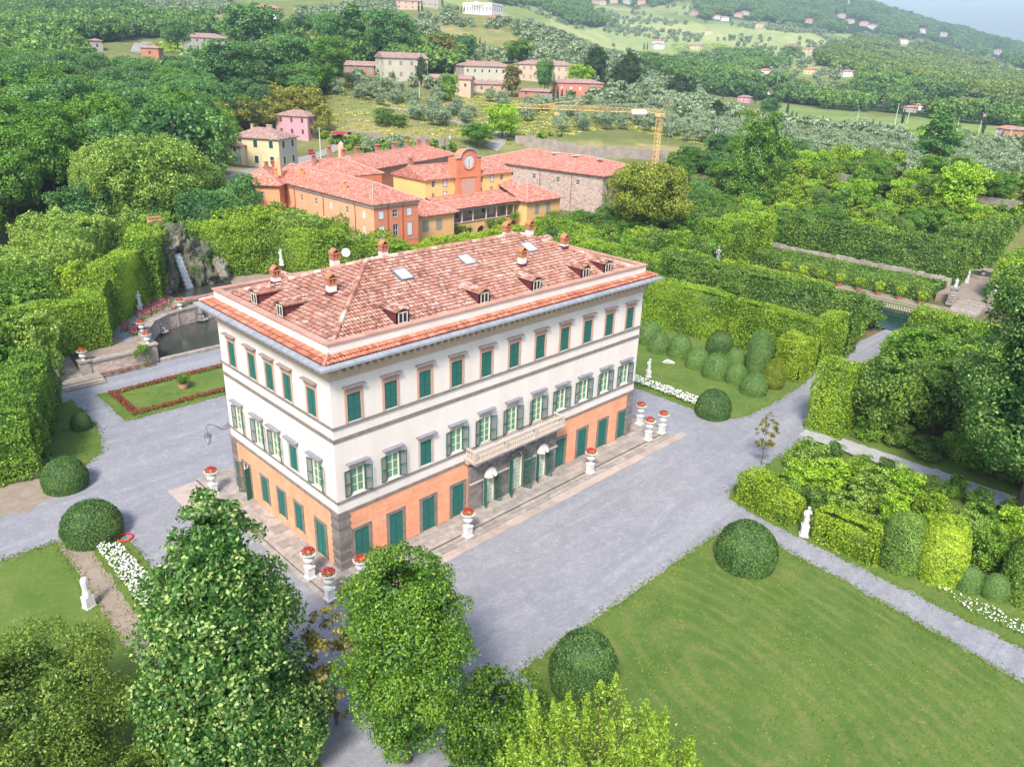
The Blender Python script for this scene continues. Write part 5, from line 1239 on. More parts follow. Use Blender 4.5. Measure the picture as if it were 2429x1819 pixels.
house('long ruined grey building with a brown roof behind the round tree', 452, 111, 26, 14, 7.5, 14, H_grey, 2.6, 6, 4, 2, 'hole', ch=1)
house('small brick hut in the clearing', 325, 127, 9, 6, 5.0, -24, M_brick, 1.3, 1, 1, 1, 'hole', ch=0)
house('tiny pale ruin at the clearing edge', 212, 112, 5, 5, 5.0, 12, H_grey, 1.0, 1, 1, 1, 'hole', ch=0)
wv = house('white neoclassical villa with a flat roof and columned porch on the hill crest', 1027, 33, 34, 24, 11.0, -30, H_whit, 0, 9, 5, 1, 'stonegrey', win=(1.3, 3.2))
MB().box(-17.5, 17.5, -12.5, 12.5, 10.6, 11.2).box(-17.2, 17.2, -12.2, 12.2, 11.2, 12.4).build('cornice', H_whit, wv)
MB().box(-6, 6, -14.8, -12, 9.8, 11.4).add([(-6.2, -15, 11.4), (6.2, -15, 11.4), (0, -15, 13.6), (-6.2, -12, 11.4), (6.2, -12, 11.4), (0, -12, 13.6)], [(0, 1, 2), (0, 2, 5, 3), (1, 4, 5, 2)]).build('pediment', H_whit, wv)
for k in range(6): MB().lathe([(.55, 0), (.5, .4), (.45, 9), (.6, 9.8)], 8, (-5.2+k*2.08, -14.2, 0)).build('column', H_whit, wv)
MB().box(-24, 24, -17, 17, -4, -.2).build('podium', M_brick, wv); wv.scale = (.8, .8, .74)
house('pale stone farmhouse between cypresses left of the white hilltop villa', 884, 22, 24, 11, 7, 15, H_peach, 2, 4, 2, 2, 'hole', ch=0)
house('pale stone house with a tall block behind the cypress row', 922, 16, 22, 12, 9, 10, H_grey, 2.2, 4, 2, 2, 'hole', ch=1)
FARH = [('tiny white farm on the far olive slope', 1423, 107, H_whit), ('bright yellow house with red roof on the far hillside', 1910-164, 161, H_yell), ('white house with pink roof right of the yellow far house', 1832, 166, H_whit), ('white house in the dark trees left of the yellow far house', 1649, 163, H_whit),
 ('pink and white barn below the dark trees', 1605, 222, H_pink), ('small white house half hidden left of the olive grove', 1662, 205, H_whit), ('white house with a steep gable among valley trees', 1989, 239, H_whit), ('grey villa with pink roof in the valley', 1963, 243, H_grey),
 ('cream house with a pink roof at the foot of the dark wood', 2039, 229, H_cream), ('peach house on the right with a red roof in the valley', 2083, 235, H_peach), ('small pale house behind the valley poplars', 2078, 252, H_whit), ('low red roofed house near the right edge', 2117, 252, H_peach),
 ('brick barn with a white front at the right edge', 2190, 300, M_brick), ('pale shed beside the brick barn at the right edge', 2170, 297, H_grey), ('tower house in the valley vineyard', 1900, 232, H_whit),
 ('stone farm on the sunlit slope, left end of its row', 1285, 10, H_peach), ('tall house of the hill village', 1300, 11, H_peach), ('low house of the hill village', 1325, 8, H_peach), ('last house of the hill village', 1352, 9, H_cream), ('peach farmhouse left of the far village', 1385, 10, H_peach),
 ('lone farmhouse with red roof high on the light slope', 1500, 34, H_peach), ('red roofed house on the far ridge road', 1592, 38, H_peach), ('pair of pale houses on the far ridge road', 1610, 34, H_cream), ('cream house on the terraced slope', 1550, 43, H_whit), ('white house on the terraced slope', 1565, 46, H_whit),
 ('orange house below the far vineyard', 1745, 51, H_peach), ('long row house on the far slope', 1835, 52, H_cream), ('red roofed farm at the end of the far row', 1865, 57, H_peach), ('white farm above the far green wood', 1880, 63, H_whit), ('pale farm on the far shoulder', 1990, 72, H_whit), ('small house at the far right ridge', 2035, 80, H_cream), ('far white house under the ridge', 2150, 118, H_whit),
 ('yellow farm beside the vineyard', 1500, 110, H_yell), ('white cottage under the vineyard', 1420, 100, H_whit), ('red roofed farmhouse in the far olives', 1710, 108, H_pink), ('tiny farm in the light fields', 1530, 75, H_cream), ('peach farm left of the dark spur', 1745, 118, H_peach), ('pale block in the far terraces', 1950, 95, H_whit), ('house with red roof on the meadow spur', 1640, 60, H_peach), ('small cream house near the mast', 1815, 40, H_cream)]
for i, (lb, bx, by, m_) in enumerate(FARH):
    p = gnd(bx, by); dd = math.hypot(p[0]-CAM[0], p[1]-CAM[1]); wpx = 17 if dd > 1400 else 24
    w_ = max(9, min(26, wpx*dd/1647*.9)); h_ = w_*.42; R = random.Random(i)
    house(lb, bx, by, w_, w_*.6, h_, R.uniform(-35, 35), m_, w_*.13, 3, 2, 2, 'brown', M_ft if i % 2 else M_ft2, ch=0, base=p, win=(w_*.07, h_*.2), name='farmhouse')
# ================= GARDEN GROUND =================
def zD(k, a, b_):
    x0, y0, s_ = {65: (0, 450, 3.3117), 9: (1500, 650, 3.68), 10: (1650, 450, 2.76), 11: (1750, 900, 3.01), 12: (0, 900, 2.76), 14: (750, 1300, 2.4578)}[k]
    return (x0+a/s_)/K, (y0+b_/s_)/K
def zf(k, a, b_, z=-.3): return flat(*zD(k, a, b_), z)
def wobble(poly, step=1.2, amp=.12, seed=0):
    out = []; R = random.Random(seed)
    for i, p in enumerate(poly):
        q = poly[(i+1) % len(poly)]; n = max(1, int(math.dist(p, q)/step))
        for k in range(n):
            t = k/n; out.append((p[0]+(q[0]-p[0])*t+R.gauss(0, amp*.5), p[1]+(q[1]-p[1])*t+R.gauss(0, amp*.5)))
    return out
def sheet(name, poly, z, mat, label, th=.12, amp=.12, kind='structure', step=1.2):
    import bmesh
    p = wobble(poly, step if amp < .1 else .45, amp*1.3, len(poly)) if amp else poly; bm = bmesh.new()
    vs_ = [bm.verts.new((x, y, z)) for x, y in p]; f = bm.faces.new(vs_)
    if f.normal.z < 0: f.normal_flip()
    r = bmesh.ops.extrude_face_region(bm, geom=[f]); up_ = [g for g in r['geom'] if isinstance(g, bmesh.types.BMVert)]
    for v in up_: v.co.z -= th
    bmesh.ops.triangulate(bm, faces=[f_ for f_ in bm.faces if len(f_.verts) > 4])
    me = bpy.data.meshes.new(name); bm.to_mesh(me); bm.free(); me.materials.append(mat)
    o = link(name, me); return tag(o, label, None, kind=kind)
ZG = -.31
sheet('gravel_forecourt', [(-60, 20), (-60, -60), (32, -60), (32, -14), (52, -14), (98, -14), (98, -4), (70, -3), (46, 30), (40, 51), (-6, 51), (-9, 40), (-30, 24)], ZG, M_gravel, 'grey gravel forecourt and drives round the villa', .15, 0)
sheet('lawn', [(3.0, -16.1), (27.3, -16.35), (28.3, -17.0), (28.5, -20), (27.6, -29), (26.2, -39), (24, -62), (-12, -62), (-3.0, -34), (.8, -22.5), (2.3, -18)], -.275, M_lawn, 'large mown lawn with curved stripes', .1, .16)
sheet('grass_verge', [(31.9, -14.2), (33.3, -13.2), (49, -12.9), (49.5, -62), (30.0, -62), (29.9, -38), (30.6, -29), (31.2, -18)], -.285, M_lawn2, 'grass strip beside the narrow gravel path', .1, .2)
sheet('grass', [(52.0, -12.6), (52.3, -15), (52.6, -62), (120, -62), (112, -13), (75, -12.6)], -.28, M_lawn2, 'grass under the trees on the right', .1, .2)
sheet('gravel_path', [(49.4, -12), (52.1, -12), (52.6, -26), (54.2, -62), (50.9, -62), (49.6, -26)], -.262, M_gravel_pale, 'pale path between the trees on the right', .05, .1)
sheet('lawn', [(46.3, 24), (46.3, -2.5), (47.3, -5.0), (49.5, -5.9), (56, -6.0), (64, -5.7), (68.5, -4.9), (68.5, 26)], -.272, M_lawn2, 'lawn with clipped domes right of the villa', .1, .12)
sheet('lawn', [(-2.4, 45.7), (-2.5, 36.7), (36, 36.4), (36, 46.2)], -.272, M_lawn2, 'rectangular lawn with a red flower border behind the villa', .1, .08)
sheet('lawn', [(-14.3, 18.3), (-14.6, 4), (-14.2, -30), (-60, -30), (-60, 20), (-40, 18.3)], -.272, M_lawn2, 'lawn with a white statue left of the dirt path', .1, .12)
sheet('dirt_path', [(-14.35, 18.5), (-12.5, 17.6), (-12.9, 4), (-12.6, -30), (-14.3, -30), (-14.65, 4)], -.285, M_dirt, 'bare dirt path on the left', .08, .15)
sheet('grass_verge', [(-12.6, 17.2), (-10.9, 16.4), (-10.1, 14.6), (-10.2, -30), (-12.7, -30), (-13.0, 4)], -.268, M_lawn2, 'grass strip with white flowers on the left', .08, .1)
sheet('grass', [(-5.0, 46), (-4.9, 42.6), (-5.2, 36.5), (-6.6, 31.4), (-8.6, 29.6), (-9.9, 31.8), (-11, 36), (-9, 44)], -.27, M_lawn2, 'grass patch under the left hedge', .08, .2)
sheet('bare_earth', [(-11.3, 31), (-11.5, 27.5), (-12.2, 25.6), (-14.6, 24.5), (-18, 25.2), (-26, 26), (-26, 34), (-12, 34)], -.29, M_dirt, 'bare earth under the left hedge', .08, .3)
# ---------- flowers ----------
M_wfl = plain('white_petals', (.85, .85, .82), (.7, .72, .66), .7, 9); M_bfl = plain('begonia_red', (.15, .02, .015), (.24, .05, .03), .8, 8, var=.4); M_pfl = plain('pink_petals', (.48, .04, .16), (.56, .13, .28), .7, 9, var=.3)
def flowerbed(label, poly, n, size, fm, hgt=.35, leafn=1.2, cat='flower bed', z=-.27, name='flower_bed', lm=None, lpos=None):
    r = np.random.default_rng(n+int(size*100)); xs = [p[0] for p in poly]; ys = [p[1] for p in poly]
    def pts(m):
        o = np.zeros((0, 2))
        while len(o) < m:
            q = np.stack([r.uniform(min(xs), max(xs), m*2), r.uniform(min(ys), max(ys), m*2)], 1); q = q[inpoly(q[:, 0], q[:, 1], poly)]; q = q[snoise(q, 1.6, n)+snoise(q, .5, n+1)*.6 > -.55-.5*leafn]; o = np.vstack([o, q])
        return o[:m]
    A = pts(int(n*leafn)); B = pts(n); t = thing(name, label, cat, (0, 0, 0))
    PA = np.column_stack([A, z+r.uniform(0, hgt, len(A))]); NA = np.tile([0, 0, 1.], (len(A), 1))
    l = link('leaves', leaf_mesh('bed_leaves', PA, NA, size*1.35, lm or F_green, .8, r), t); l['kind'] = 'stuff'
    PB = np.column_stack([B, z+hgt*(.75+.5*r.uniform(0, 1, len(B)))+.04]); NB = np.tile([-.2, -.3, 1.], (len(B), 1))
    f = link('flowers', leaf_mesh('bed_flowers', PB, NB, size, fm, .5, r, .9), t); f['kind'] = 'stuff'; return t
flowerbed('long white flower bed on the left beside the dirt path', [(-12.4, 15.4), (-10.9, 14.6), (-10.7, 8), (-10.8, -3), (-12.6, -3), (-12.5, 8)], 1500, .15, M_wfl, .45)
flowerbed('white flower bed right of the villa along the lawn edge', [(46.9, 22), (46.9, -1.5), (47.9, -3.2), (48.9, -2.4), (48.5, 22)], 1600, .19, M_wfl, .4)
flowerbed('scattered white flowers near the right edge', [(32.3, -31), (32.9, -34.5), (32.9, -46), (30.9, -46), (31.1, -34.5)], 420, .13, M_wfl, .3, .8)
for lb, q in (('red begonia border along the front of the villa lawn', [(-1.5, 37.4), (-1.5, 38.2), (34, 38.0), (34, 37.3)]), ('red begonia border along the back of the villa lawn', [(-1.5, 45.1), (-1.5, 44.3), (34, 44.6), (34, 45.4)]), ('red begonia border at the left end of the villa lawn', [(-1.5, 38.2), (-.7, 38.2), (-.7, 44.3), (-1.5, 44.3)])):
    w_ = max(abs(q[2][0]-q[0][0]), 1)*max(abs(q[2][1]-q[0][1]), 1); flowerbed(lb, q, int(w_*60) if w_ > 10 else 420, .15, M_bfl, .26, 1.0, lm=F_bronze)
flowerbed('red begonia bed at the foot of the retaining wall', [(-.9, 49.9), (-.9, 50.8), (6.0, 50.9), (6.0, 50.1)], 260, .14, M_bfl, .3, 1.0, lm=F_bronze)

# ---------- urns ----------
def make_urn():
    t = thing('flower_urn', 'x', 'urn', group='white urns with red flowers'); 
    p = MB(); p.box(-.36, .36, -.36, .36, 0, .13).box(-.27, .27, -.27, .27, .13, .92).box(-.33, .33, -.33, .33, .92, 1.02); p.build('pedestal', M_white, t)
    MB().lathe([(.26, 1.02), (.22, 1.1), (.1, 1.18), (.09, 1.3), (.22, 1.38), (.38, 1.52), (.41, 1.66), (.33, 1.82), (.30, 1.94), (.38, 2.06), (.58, 2.15), (.60, 2.22), (.48, 2.2), (.3, 2.12)], 20).build('urn', M_white, t, smooth=True)
    r = np.random.default_rng(3); d = r.normal(size=(240, 3)); d /= np.linalg.norm(d, axis=1)[:, None]; d[:, 2] = np.abs(d[:, 2]); P = d*np.array([.50, .50, .36])*r.uniform(.75, 1.08, 240)[:, None]+np.array([0, 0, 2.2])
    link('leaves', leaf_mesh('urn_leaves', P[:90], d[:90], .17, F_green, .7, r), t); link('flowers', leaf_mesh('urn_flowers', P[90:], d[90:], .15, M_red, .5, r, .9), t)
    return t
urn0 = make_urn(); kids(urn0)
URNS = [(-2.4, -2.2, 'at the near corner of the terrace'), (-2.15, .9, 'left of the near terrace corner, partly behind the tall linden'), (.2, -2.35, 'just right of the near terrace corner'), (-2.2, 16.8, 'at the left terrace end near the lantern'),
        (10.2, -2.75, 'in front of the left half of the facade'), (25.8, -2.6, 'in front of the right half of the facade'), (35.5, -2.3, 'on the steps left of the right end, nearest the road'), (37.9, -2.3, 'at the right end corner of the terrace'), (37.9, .6, 'behind the other two at the right end of the terrace')]
for i, (x, y, w_) in enumerate(URNS):
    lb = 'white urn of red flowers '+w_
    if i == 0: urn0.location = (x, y, 0); urn0['label'] = lb
    else: copy_tree(urn0, None, (x, y, -.02 if y > -2.5 else -.14), label=lb)
# ---------- statues ----------
def skin_fig(name, verts, edges, radii, mat, parent, loc=(0, 0, 0)):
    me = bpy.data.meshes.new(name); me.from_pydata(verts, edges, []); me.materials.append(mat)
    o = link(name, me, parent, loc); o.modifiers.new('skin', 'SKIN'); 
    if not me.skin_vertices: me.attributes
    sv = me.skin_vertices[0].data if me.skin_vertices else None
    if sv is None: return o
    for k, r in enumerate(radii): sv[k].radius = (r, r); sv[k].use_root = (k == 0)
    m = o.modifiers.new('sub', 'SUBSURF'); m.levels = 1; m.render_levels = 2; return o
def figure_mesh(pose=0):
    """marble figure as one mesh: draped legs, torso, bent arms, neck and head"""
    mb = MB(); s_ = (.0, .12, -.1)[pose]
    mb.lathe([(.26, 0), (.27, .1), (.2, .5), (.21, .8), (.17, 1.0), (.19, 1.2), (.22, 1.36), (.15, 1.46), (.07, 1.5), (.065, 1.56)], 12)
    mb.lathe([(.05, 1.54), (.1, 1.6), (.125, 1.7), (.11, 1.79), (.05, 1.85)], 10, (s_*.2, 0, 0))
    mb.tube([(-.2, 0, 1.4), (-.3, -.03, 1.12), (-.2, -.22, .95)], [.075, .06, .04], 7)
    mb.tube([(.2, 0, 1.4), (.32, -.05, 1.15), (.18, -.2, 1.3)] if pose else [(.2, 0, 1.4), (.34, .0, 1.62), (.2, -.05, 1.8)], [.075, .06, .04], 7)
    mb.tube([(-.18, -.12, 1.2), (.0, -.22, .9), (.2, -.12, .6), (.22, 0, .2)], [.06, .09, .08, .05], 6)
    return mb.mesh('figure', M_white, True)
M_oldst = plain('weathered_statue_stone', (.40, .38, .35), (.2, .19, .18), .9, 3, .3, 10)
FIG = [figure_mesh(0), figure_mesh(1), figure_mesh(2)]
def statue(label, x, y, z=-.28, k=0, rz=0., s=1.0, ph=.95, name='statue', old=False):
    t = thing(name, label, 'statue', (x, y, z), rz, None, (s, s, s)); MB().box(-.36, .36, -.36, .36, 0, .12).box(-.29, .29, -.29, .29, .12, ph-.1).box(-.33, .33, -.33, .33, ph-.1, ph).build('pedestal', M_white, t)
    f = FIG[k]
    if old: f = f.copy(); f.materials[0] = M_oldst
    link('figure', f, t, (0, 0, ph), scale=(1, 1, .95)); return t
statue('white marble statue on the lawn right of the villa', 50.2, 8.4, k=0, rz=-.6, s=.9)
statue('white statue on a tall base in front of the yellow-green hedge gap', 31.5, -21.3, k=1, rz=-1.0, s=1.0, ph=1.05)
statue('white statue among the tall hedges near the grotto', *zf(65, 1105, 960, 1.6), 1.5, k=1, rz=-.4, s=1.15)
statue('white nude statue against the hedge wall behind the villa roof', 35.5, 72.5, 3.2, k=0, rz=-.3, s=1.0)
# tall wrapped pale statue on the left lawn
ws_ = thing('covered_statue', 'pale blue-white draped statue standing on the left lawn', 'statue', (-15.0, 8.5, -.27), .3)
MB().box(-.32, .32, -.28, .28, 0, .95).box(-.36, .36, -.32, .32, 0, .1).build('pedestal', M_white, ws_)
MB().lathe([(.27, .95), (.29, 1.1), (.22, 1.5), (.25, 1.9), (.26, 2.2), (.2, 2.4), (.1, 2.46)], 9).build('figure', M_white, ws_, smooth=False)
# reclining white figure below the domes
rl_ = thing('reclining_figure', 'small white reclining sculpture on the grass at the foot of the domes', 'sculpture', (56.4, 9.6, -.27), 2.2, None, (.8, .8, .6))
MB().tube([(-.9, 0, .12), (-.3, 0, .3), (.2, 0, .5), (.5, .05, .35), (.9, .1, .12)], [.12, .24, .26, .2, .1], 8).build('figure', M_white, rl_, smooth=True)
MB().box(-1.0, 1.0, -.3, .3, 0, .08).build('slab', M_white, rl_)
tag(MB().tube([(-10.2+.55*math.cos(t), 15.3+.55*math.sin(t), -.2) for t in np.linspace(0, 2*math.pi, 25)], .07, 6).build('hose_coil', M_red), 'bright red hose coil lying by the left clipped dome', 'hose')
# potted bush
pb = thing('potted_bush', 'clipped bush in a banded terracotta pot on the lawn behind the villa', 'potted plant', (5.5, 41.2, -.27))
MB().lathe([(.38, 0), (.5, .3), (.58, .6), (.62, .64), (.55, .62)], 16).build('pot', M_terra, pb); MB().lathe([(.47, .18), (.5, .26)], 16).lathe([(.56, .44), (.59, .52)], 16).build('pot_band', M_white, pb)
_P, _N = crown_pts(np.random.default_rng(5), .55, 1.75, ell(.75), 30, .35, 1100); link('foliage', leaf_mesh('bush', _P, _N, .14, F_green, core=core_lathe(.55, 1.7, ell(.75))), pb)

# ---------- clipped domes ----------
def dome_mesh(seed, pw=2.2, n=7000, size=.085, mat=None, hgt=1.0, pointed=False):
    r = np.random.default_rng(seed); a = r.uniform(0, 2*math.pi, n)
    prof = (lambda t: np.maximum(0, 1-t**pw)**(1/pw)*(.93+.12*np.minimum(t*3, 1))) if not pointed else (lambda t: np.sin(np.pi*(.12+.88*np.clip(t*1.0, 0, 1))**.9)**.7*.98+.03)
    if pointed: z = r.uniform(0, 1, n)
    else:
        th = np.arccos(r.uniform(0, 1, n)**1.15); s_ = 1/(np.sin(th)**pw+np.cos(th)**pw)**(1/pw); z = np.cos(th)*s_
    z = np.clip(z, 0, .9995); R = prof(z) if pointed else np.sin(th)*s_*(.93+.12*np.minimum(z*3, 1))
    P = np.stack([R*np.cos(a), R*np.sin(a), z*hgt], 1); N = np.stack([R*np.cos(a), R*np.sin(a), (z**2)*1.6+.1], 1)
    P += N/np.linalg.norm(N, axis=1)[:, None]*(snoise(P, .5, seed)*.022+r.normal(size=n)*.012)[:, None]
    cv = []; nz, na = 12, 20
    for i in range(nz+1):
        t = i/nz*.985
        for k_ in range(na): cv.append((.955*prof(np.array(t))*math.cos(2*math.pi*k_/na), .955*prof(np.array(t))*math.sin(2*math.pi*k_/na), .98*t*hgt))
    cf = [(i*na+k_, i*na+(k_+1) % na, (i+1)*na+(k_+1) % na, (i+1)*na+k_) for i in range(nz) for k_ in range(na)]
    me = leaf_mesh('dome_leaves', P, N, size, mat or F_box, .45, r, core=(np.array(cv), np.array(cf))); me['hg'] = float(hgt); return me
F_box2 = foliage('bright_box_leaves', [(.035, .085, .03), (.085, .15, .05), (.135, .205, .07), (.19, .265, .095)], patch=.15, pscale=.8, gain=(1.5, 1.68, 1.2))
DM = [dome_mesh(1, 2.2, 10500, .06), dome_mesh(2, 2.6, 10500, .06), dome_mesh(3, 2.0, 10500, .06, F_box2), dome_mesh(4, 2.3, 10500, .06, F_box2)]; DC = dome_mesh(5, 3.2, 26000, .06, F_box2, 3.6); DP = dome_mesh(6, pointed=True, size=.08, n=16000, hgt=2.7, mat=foliage('golden_yew_leaves', [(.05, .075, .01), (.10, .14, .015), (.17, .21, .02), (.26, .29, .04)], patch=.3)); DN = dome_mesh(7, 2.3, 12000, .055)
def dome(label, x, y, R, H, me, name='clipped_dome', cat='topiary', grp='clipped evergreen domes', rz=None):
    t = link(name, me, None, (x, y, -.28), random.uniform(0, 6) if rz is None else rz, (R, R, H/me.get('hg', 1.0))); return tag(t, label, cat, grp)
dome('big clipped dome right of the forecourt where the narrow path begins', 24.3, -19.9, 2.35, 3.5, DN); dome('dark clipped dome at the bottom centre beside the pale young tree', 4.9, -19.6, 2.12, 3.9, DN)
dome('large flattened clipped dome left of the drive next to the red hose', -11.9, 17.2, 2.22, 3.0, DN); dome('clipped dome farther up the left drive on bare earth', -11.1, 26.7, 1.85, 2.75, DN); dome('smallest clipped ball under the left hedge', -6.4, 37.9, 1.0, 1.7, DM[0])
dome('large dark dome at the corner of the lawn nearest the white flowers', 46.6, -3.1, 1.95, 3.0, DN)
for lb, x, y, R, H, m_ in [('dome behind the white reclining figure, second from the villa', 58.9, 13.0, 1.85, 3.0, 2), ('taller dome in the row, third from the villa', 59.4, 10.0, 1.9, 3.3, 3), ('dome in the middle of the row on the lawn', 58.0, 6.3, 1.85, 2.9, 2), ('broad dome in front of the dark round one', 56.9, 2.9, 2.05, 3.2, 3),
      ('small dome just behind the broad middle dome', 62.2, 3.2, 1.6, 2.7, 2), ('pale dome second from the pointed yew', 57.2, .2, 1.55, 2.6, 3), ('dome beside the pointed golden yew at the lawn edge', 55.9, -3.0, 1.9, 2.75, 2), ('dark round mass between the domes and the tall hedge', 64.5, 7.0, 2.2, 3.4, 1), ('half hidden dome nearest the villa wall', 60.9, 16.1, 2.1, 3.2, 3)]:
    dome(lb, x, y, R*.84, H*.95, DM[m_])
dome('tall clipped column leaning over the domes', 62.4, .2, 1.5, 5.7, DC, 'clipped_column', 'topiary', None)
dome('pointed golden green yew at the end of the domes', 59.4, -3.7, 1.4, 3.9, DP, 'pointed_yew', 'topiary', None)

# ================= HEDGES =================
def hseg(label, p, q, w, h, mat=None, size=.28, amp=.3, z0=-.4, cover=1.7, **kw):
    d = math.dist(p, q); a = math.atan2(q[1]-p[1], q[0]-p[0]); cx, cy_ = (p[0]+q[0])/2, (p[1]+q[1])/2
    o = hedge(label, cx-d/2, cx+d/2, cy_-w/2, cy_+w/2, h, mat, size, amp, cover, z0, rz=a, **kw); return o
# left side
hedge('big dark green hedge block filling the left edge above the dome', -29, -10.8, 31.5, 46, 6.6, F_green, .22, .55, 1.8, rz=-.18, name='hedge_block')
hseg('hedge along the drive ending at the garden steps', (-12.6, 32.4), (-7.6, 46.6), 3.4, 6.6, F_green, .2, .4)
hedge('squared hedge block with a brown-green front above the retaining wall', -6.8, 2.9, 55.2, 58.3, 6.2, F_hedge, .2, .22, z0=1.5, name='hedge_block')
hseg('hedge wall running back from the squared block', (1.3, 56.2), (5.2, 64.9), 2.8, 6.7, F_hedge, .2, .2, 1.4); hseg('tall hedge wall curving towards the grotto', (5.4, 63.6), (14.2, 73.2), 3.0, 8.2, F_hedge, .22, .25, 1.4)
hseg('hedge continuing behind the tall wall towards the great round tree', (12.5, 70), (23, 90), 4.5, 10.2, F_hedge, .3, .5, 0)
for lb, x0, x1, y0, y1, h, m_ in [('pale lump of clipped trees at the woodland edge', -6, 8, 76, 88, 8.6, F_pale), ('long rounded clipped mass above the left hedges', -10, 1, 66, 74, 8.2, F_green), ('dark cubical clipped tree left of the steps', -6, .5, 61.5, 66, 7.6, F_green), ('yellow-green clipped cube between the hedges', 1.8, 4.6, 66.5, 70, 9.0, F_yellow), ('clipped mass at the left edge', -14, -6.5, 52, 60, 7.4, F_green), ('grey-green rounded clipped bush above the left hedge', -7.2, -4.2, 51, 54.5, 7.0, F_pale), ('upper bank of clipped trees below the wood', 4, 16, 86, 97, 10.5, F_pale)]:
    hedge(lb, x0, x1, y0, y1, h, m_, .34, 1.0, 1.6, 0, name='clipped_trees', cat='clipped trees', rz=.5)
# behind the villa
hseg('tall ivy-like hedge wall right of the grotto', (22.5, 80), (34, 77), 4, 9.8, F_hedge, .28, .5, 0)
hseg('tall mottled hedge wall behind the villa roof', (34, 77), (47, 71.5), 4.5, 7.8, F_hedge, .28, .5, 0)
hseg('shorter brownish hedge right of the mottled wall', (47, 71), (57, 67), 4.5, 5.2, F_hedge, .28, .45, 0)
hseg('long low light green hedge under the orange wing', (56, 67.5), (88, 68.5), 3.4, 4.3, F_yellow, .3, .45, 0)
for i, (x, y, R, H, m_, lb) in enumerate([(37, 86, 5, 9.4, 'F_yellow', 'yellow-green clipped canopy left of the orange wing'), (44, 90, 5, 8.8, 'F_pale', 'flat pale clipped canopy under the orange wall'), (44, 80, 4.5, 8.4, 'F_pale', 'pale cloud-pruned tree above the hedge wall'), (50, 81, 3.6, 7.4, 'F_hedge', 'green cloud-pruned tree at the foot of the orange wall'), (34, 95, 6, 12, 'F_wood', 'dark round tree left of the turned pavilion'), (57.5, 75.5, 2.6, 4.6, 'F_hedge', 'small umbrella tree by the corner of the orange wing'), (51, 76.5, 3, 5.4, 'F_pale', 'pale bushy canopy near the wing corner')]):
    hedge(lb, x-R, x+R, y-R*.8, y+R*.8, H*.38, globals()[m_], .36, .9, 1.6, H*.62, name='cloud_pruned_tree', cat='clipped tree', rz=.3*i)
# right and behind right
hseg('near hedge line of the right hand maze by the villa gable', (84.5, 30), (86.5, 54), 3.6, 5.4, F_hedge, .32, .5)
hseg('farther parallel hedge behind the right gable', (93.5, 50), (93.5, 69), 3.6, 5.6, F_hedge, .32, .5)
hseg('dark hedge linking the pavilion and the round tree', (96, 71), (112, 66), 4, 4.8, F_hedged, .34, .4)
hseg('light clipped hedge between the maze lines', (88, 44), (90, 62), 3, 4.6, F_pale, .32, .5)
hedge('great hedge wall behind the domes, left part', 67.6, 70.4, 9, 27, 6.9, F_hedge, .2, .24)
hedge('great hedge wall behind the domes, right part with a bright face', 68.6, 70.8, -4.7, 8.2, 6.7, F_hedge, .22, .22)
hedge('return of the great hedge at the avenue', 70.9, 75.3, -5.0, -2.8, 6.7, F_hedge, .22, .22)
hedge('tall blue-green hedge end beside the avenue', 76.6, 80.4, -5.0, 26, 8.5, F_hedged, .28, .4)
hedge('bright squared bush next to the pointed yew', 63.0, 66.6, -5.0, -1.6, 5.2, F_yellow, .2, .35, name='squared_bush', cat='bush')
hedge('hedge column where the avenue meets the forecourt', 51.4, 54.6, -15.6, -11.8, 8.0, F_hedge, .2, .3)
hedge('inner hedge row of the maze', 83.5, 86, 2, 28, 6.2, F_hedge, .3, .5)
hedge('second inner hedge row of the maze', 89.5, 92, 4, 34, 6.0, F_yellow, .3, .5)
hedge('squared hedge block left of the water garden', 104.5, 123.5, 31, 37.5, 8.8, F_hedge, .32, .4, name='hedge_block')
hedge('long high hedge behind the water garden wall', 126.6, 129.4, -3.8, 30.5, 8.9, F_hedged, .34, .5)
hedge('low dark clipped bank in front of the stone wall', 115.0, 124.8, -2.5, 32, 2.2, F_hedged, .3, .12, name='clipped_bank')
hedge('hedge block right of the water garden steps', 121.5, 134, -14.5, -10, 8.2, F_hedge, .34, .4, name='hedge_block')
hedge('far hedge left of the fountain court', 140, 147, -1, 4.5, 9.0, F_hedged, .36, .4); hedge('farther hedge wall at the right edge', 149, 190, -2.0, 2.0, 8.6, F_hedged, .45, .4)
hedge('hedge along the near side of the pool', 91, 93.8, -19, -7.8, 5.0, F_hedge, .28, .5); hedge('thick hedge in front of the pool', 72.5, 76, -21, -11.4, 6.0, F_hedge, .26, .5)
hseg('yellow-green hedge left of the white statue', (33.2, -14.6), (32.4, -20.0), 2.2, 2.7, F_yellow, .17, .3); hseg('yellow-green hedge right of the white statue', (32.7, -22.2), (32.4, -27.0), 2.2, 2.9, F_yellow, .17, .3)
dome('tall bright yellow-green oval bush on the verge', 34.0, -31.0, 1.75, 5.4, dome_mesh(11, 3.0, 16000, .11, F_yellow, 3.1), 'oval_bush', 'bush', None)
dome('grey-green oval bush left of the bright one', 33.2, -28.4, 1.6, 4.7, dome_mesh(12, 3.2, 15000, .10, F_hedged, 2.9), 'oval_bush', 'bush', None)
dome('left one of the twin low round bushes', 34.4, -33.1, 1.05, 1.95, DM[2], 'round_bush', 'bush', None); dome('right one of the twin low round bushes', 34.7, -34.9, 1.0, 1.9, DM[3], 'round_bush', 'bush', None)
dome('big dark conical hedge bush at the right edge', 36.8, -37.2, 2.6, 6.6, dome_mesh(13, 1.9, 20000, .075, F_hedged, 2.5), 'conical_bush', 'bush', None)

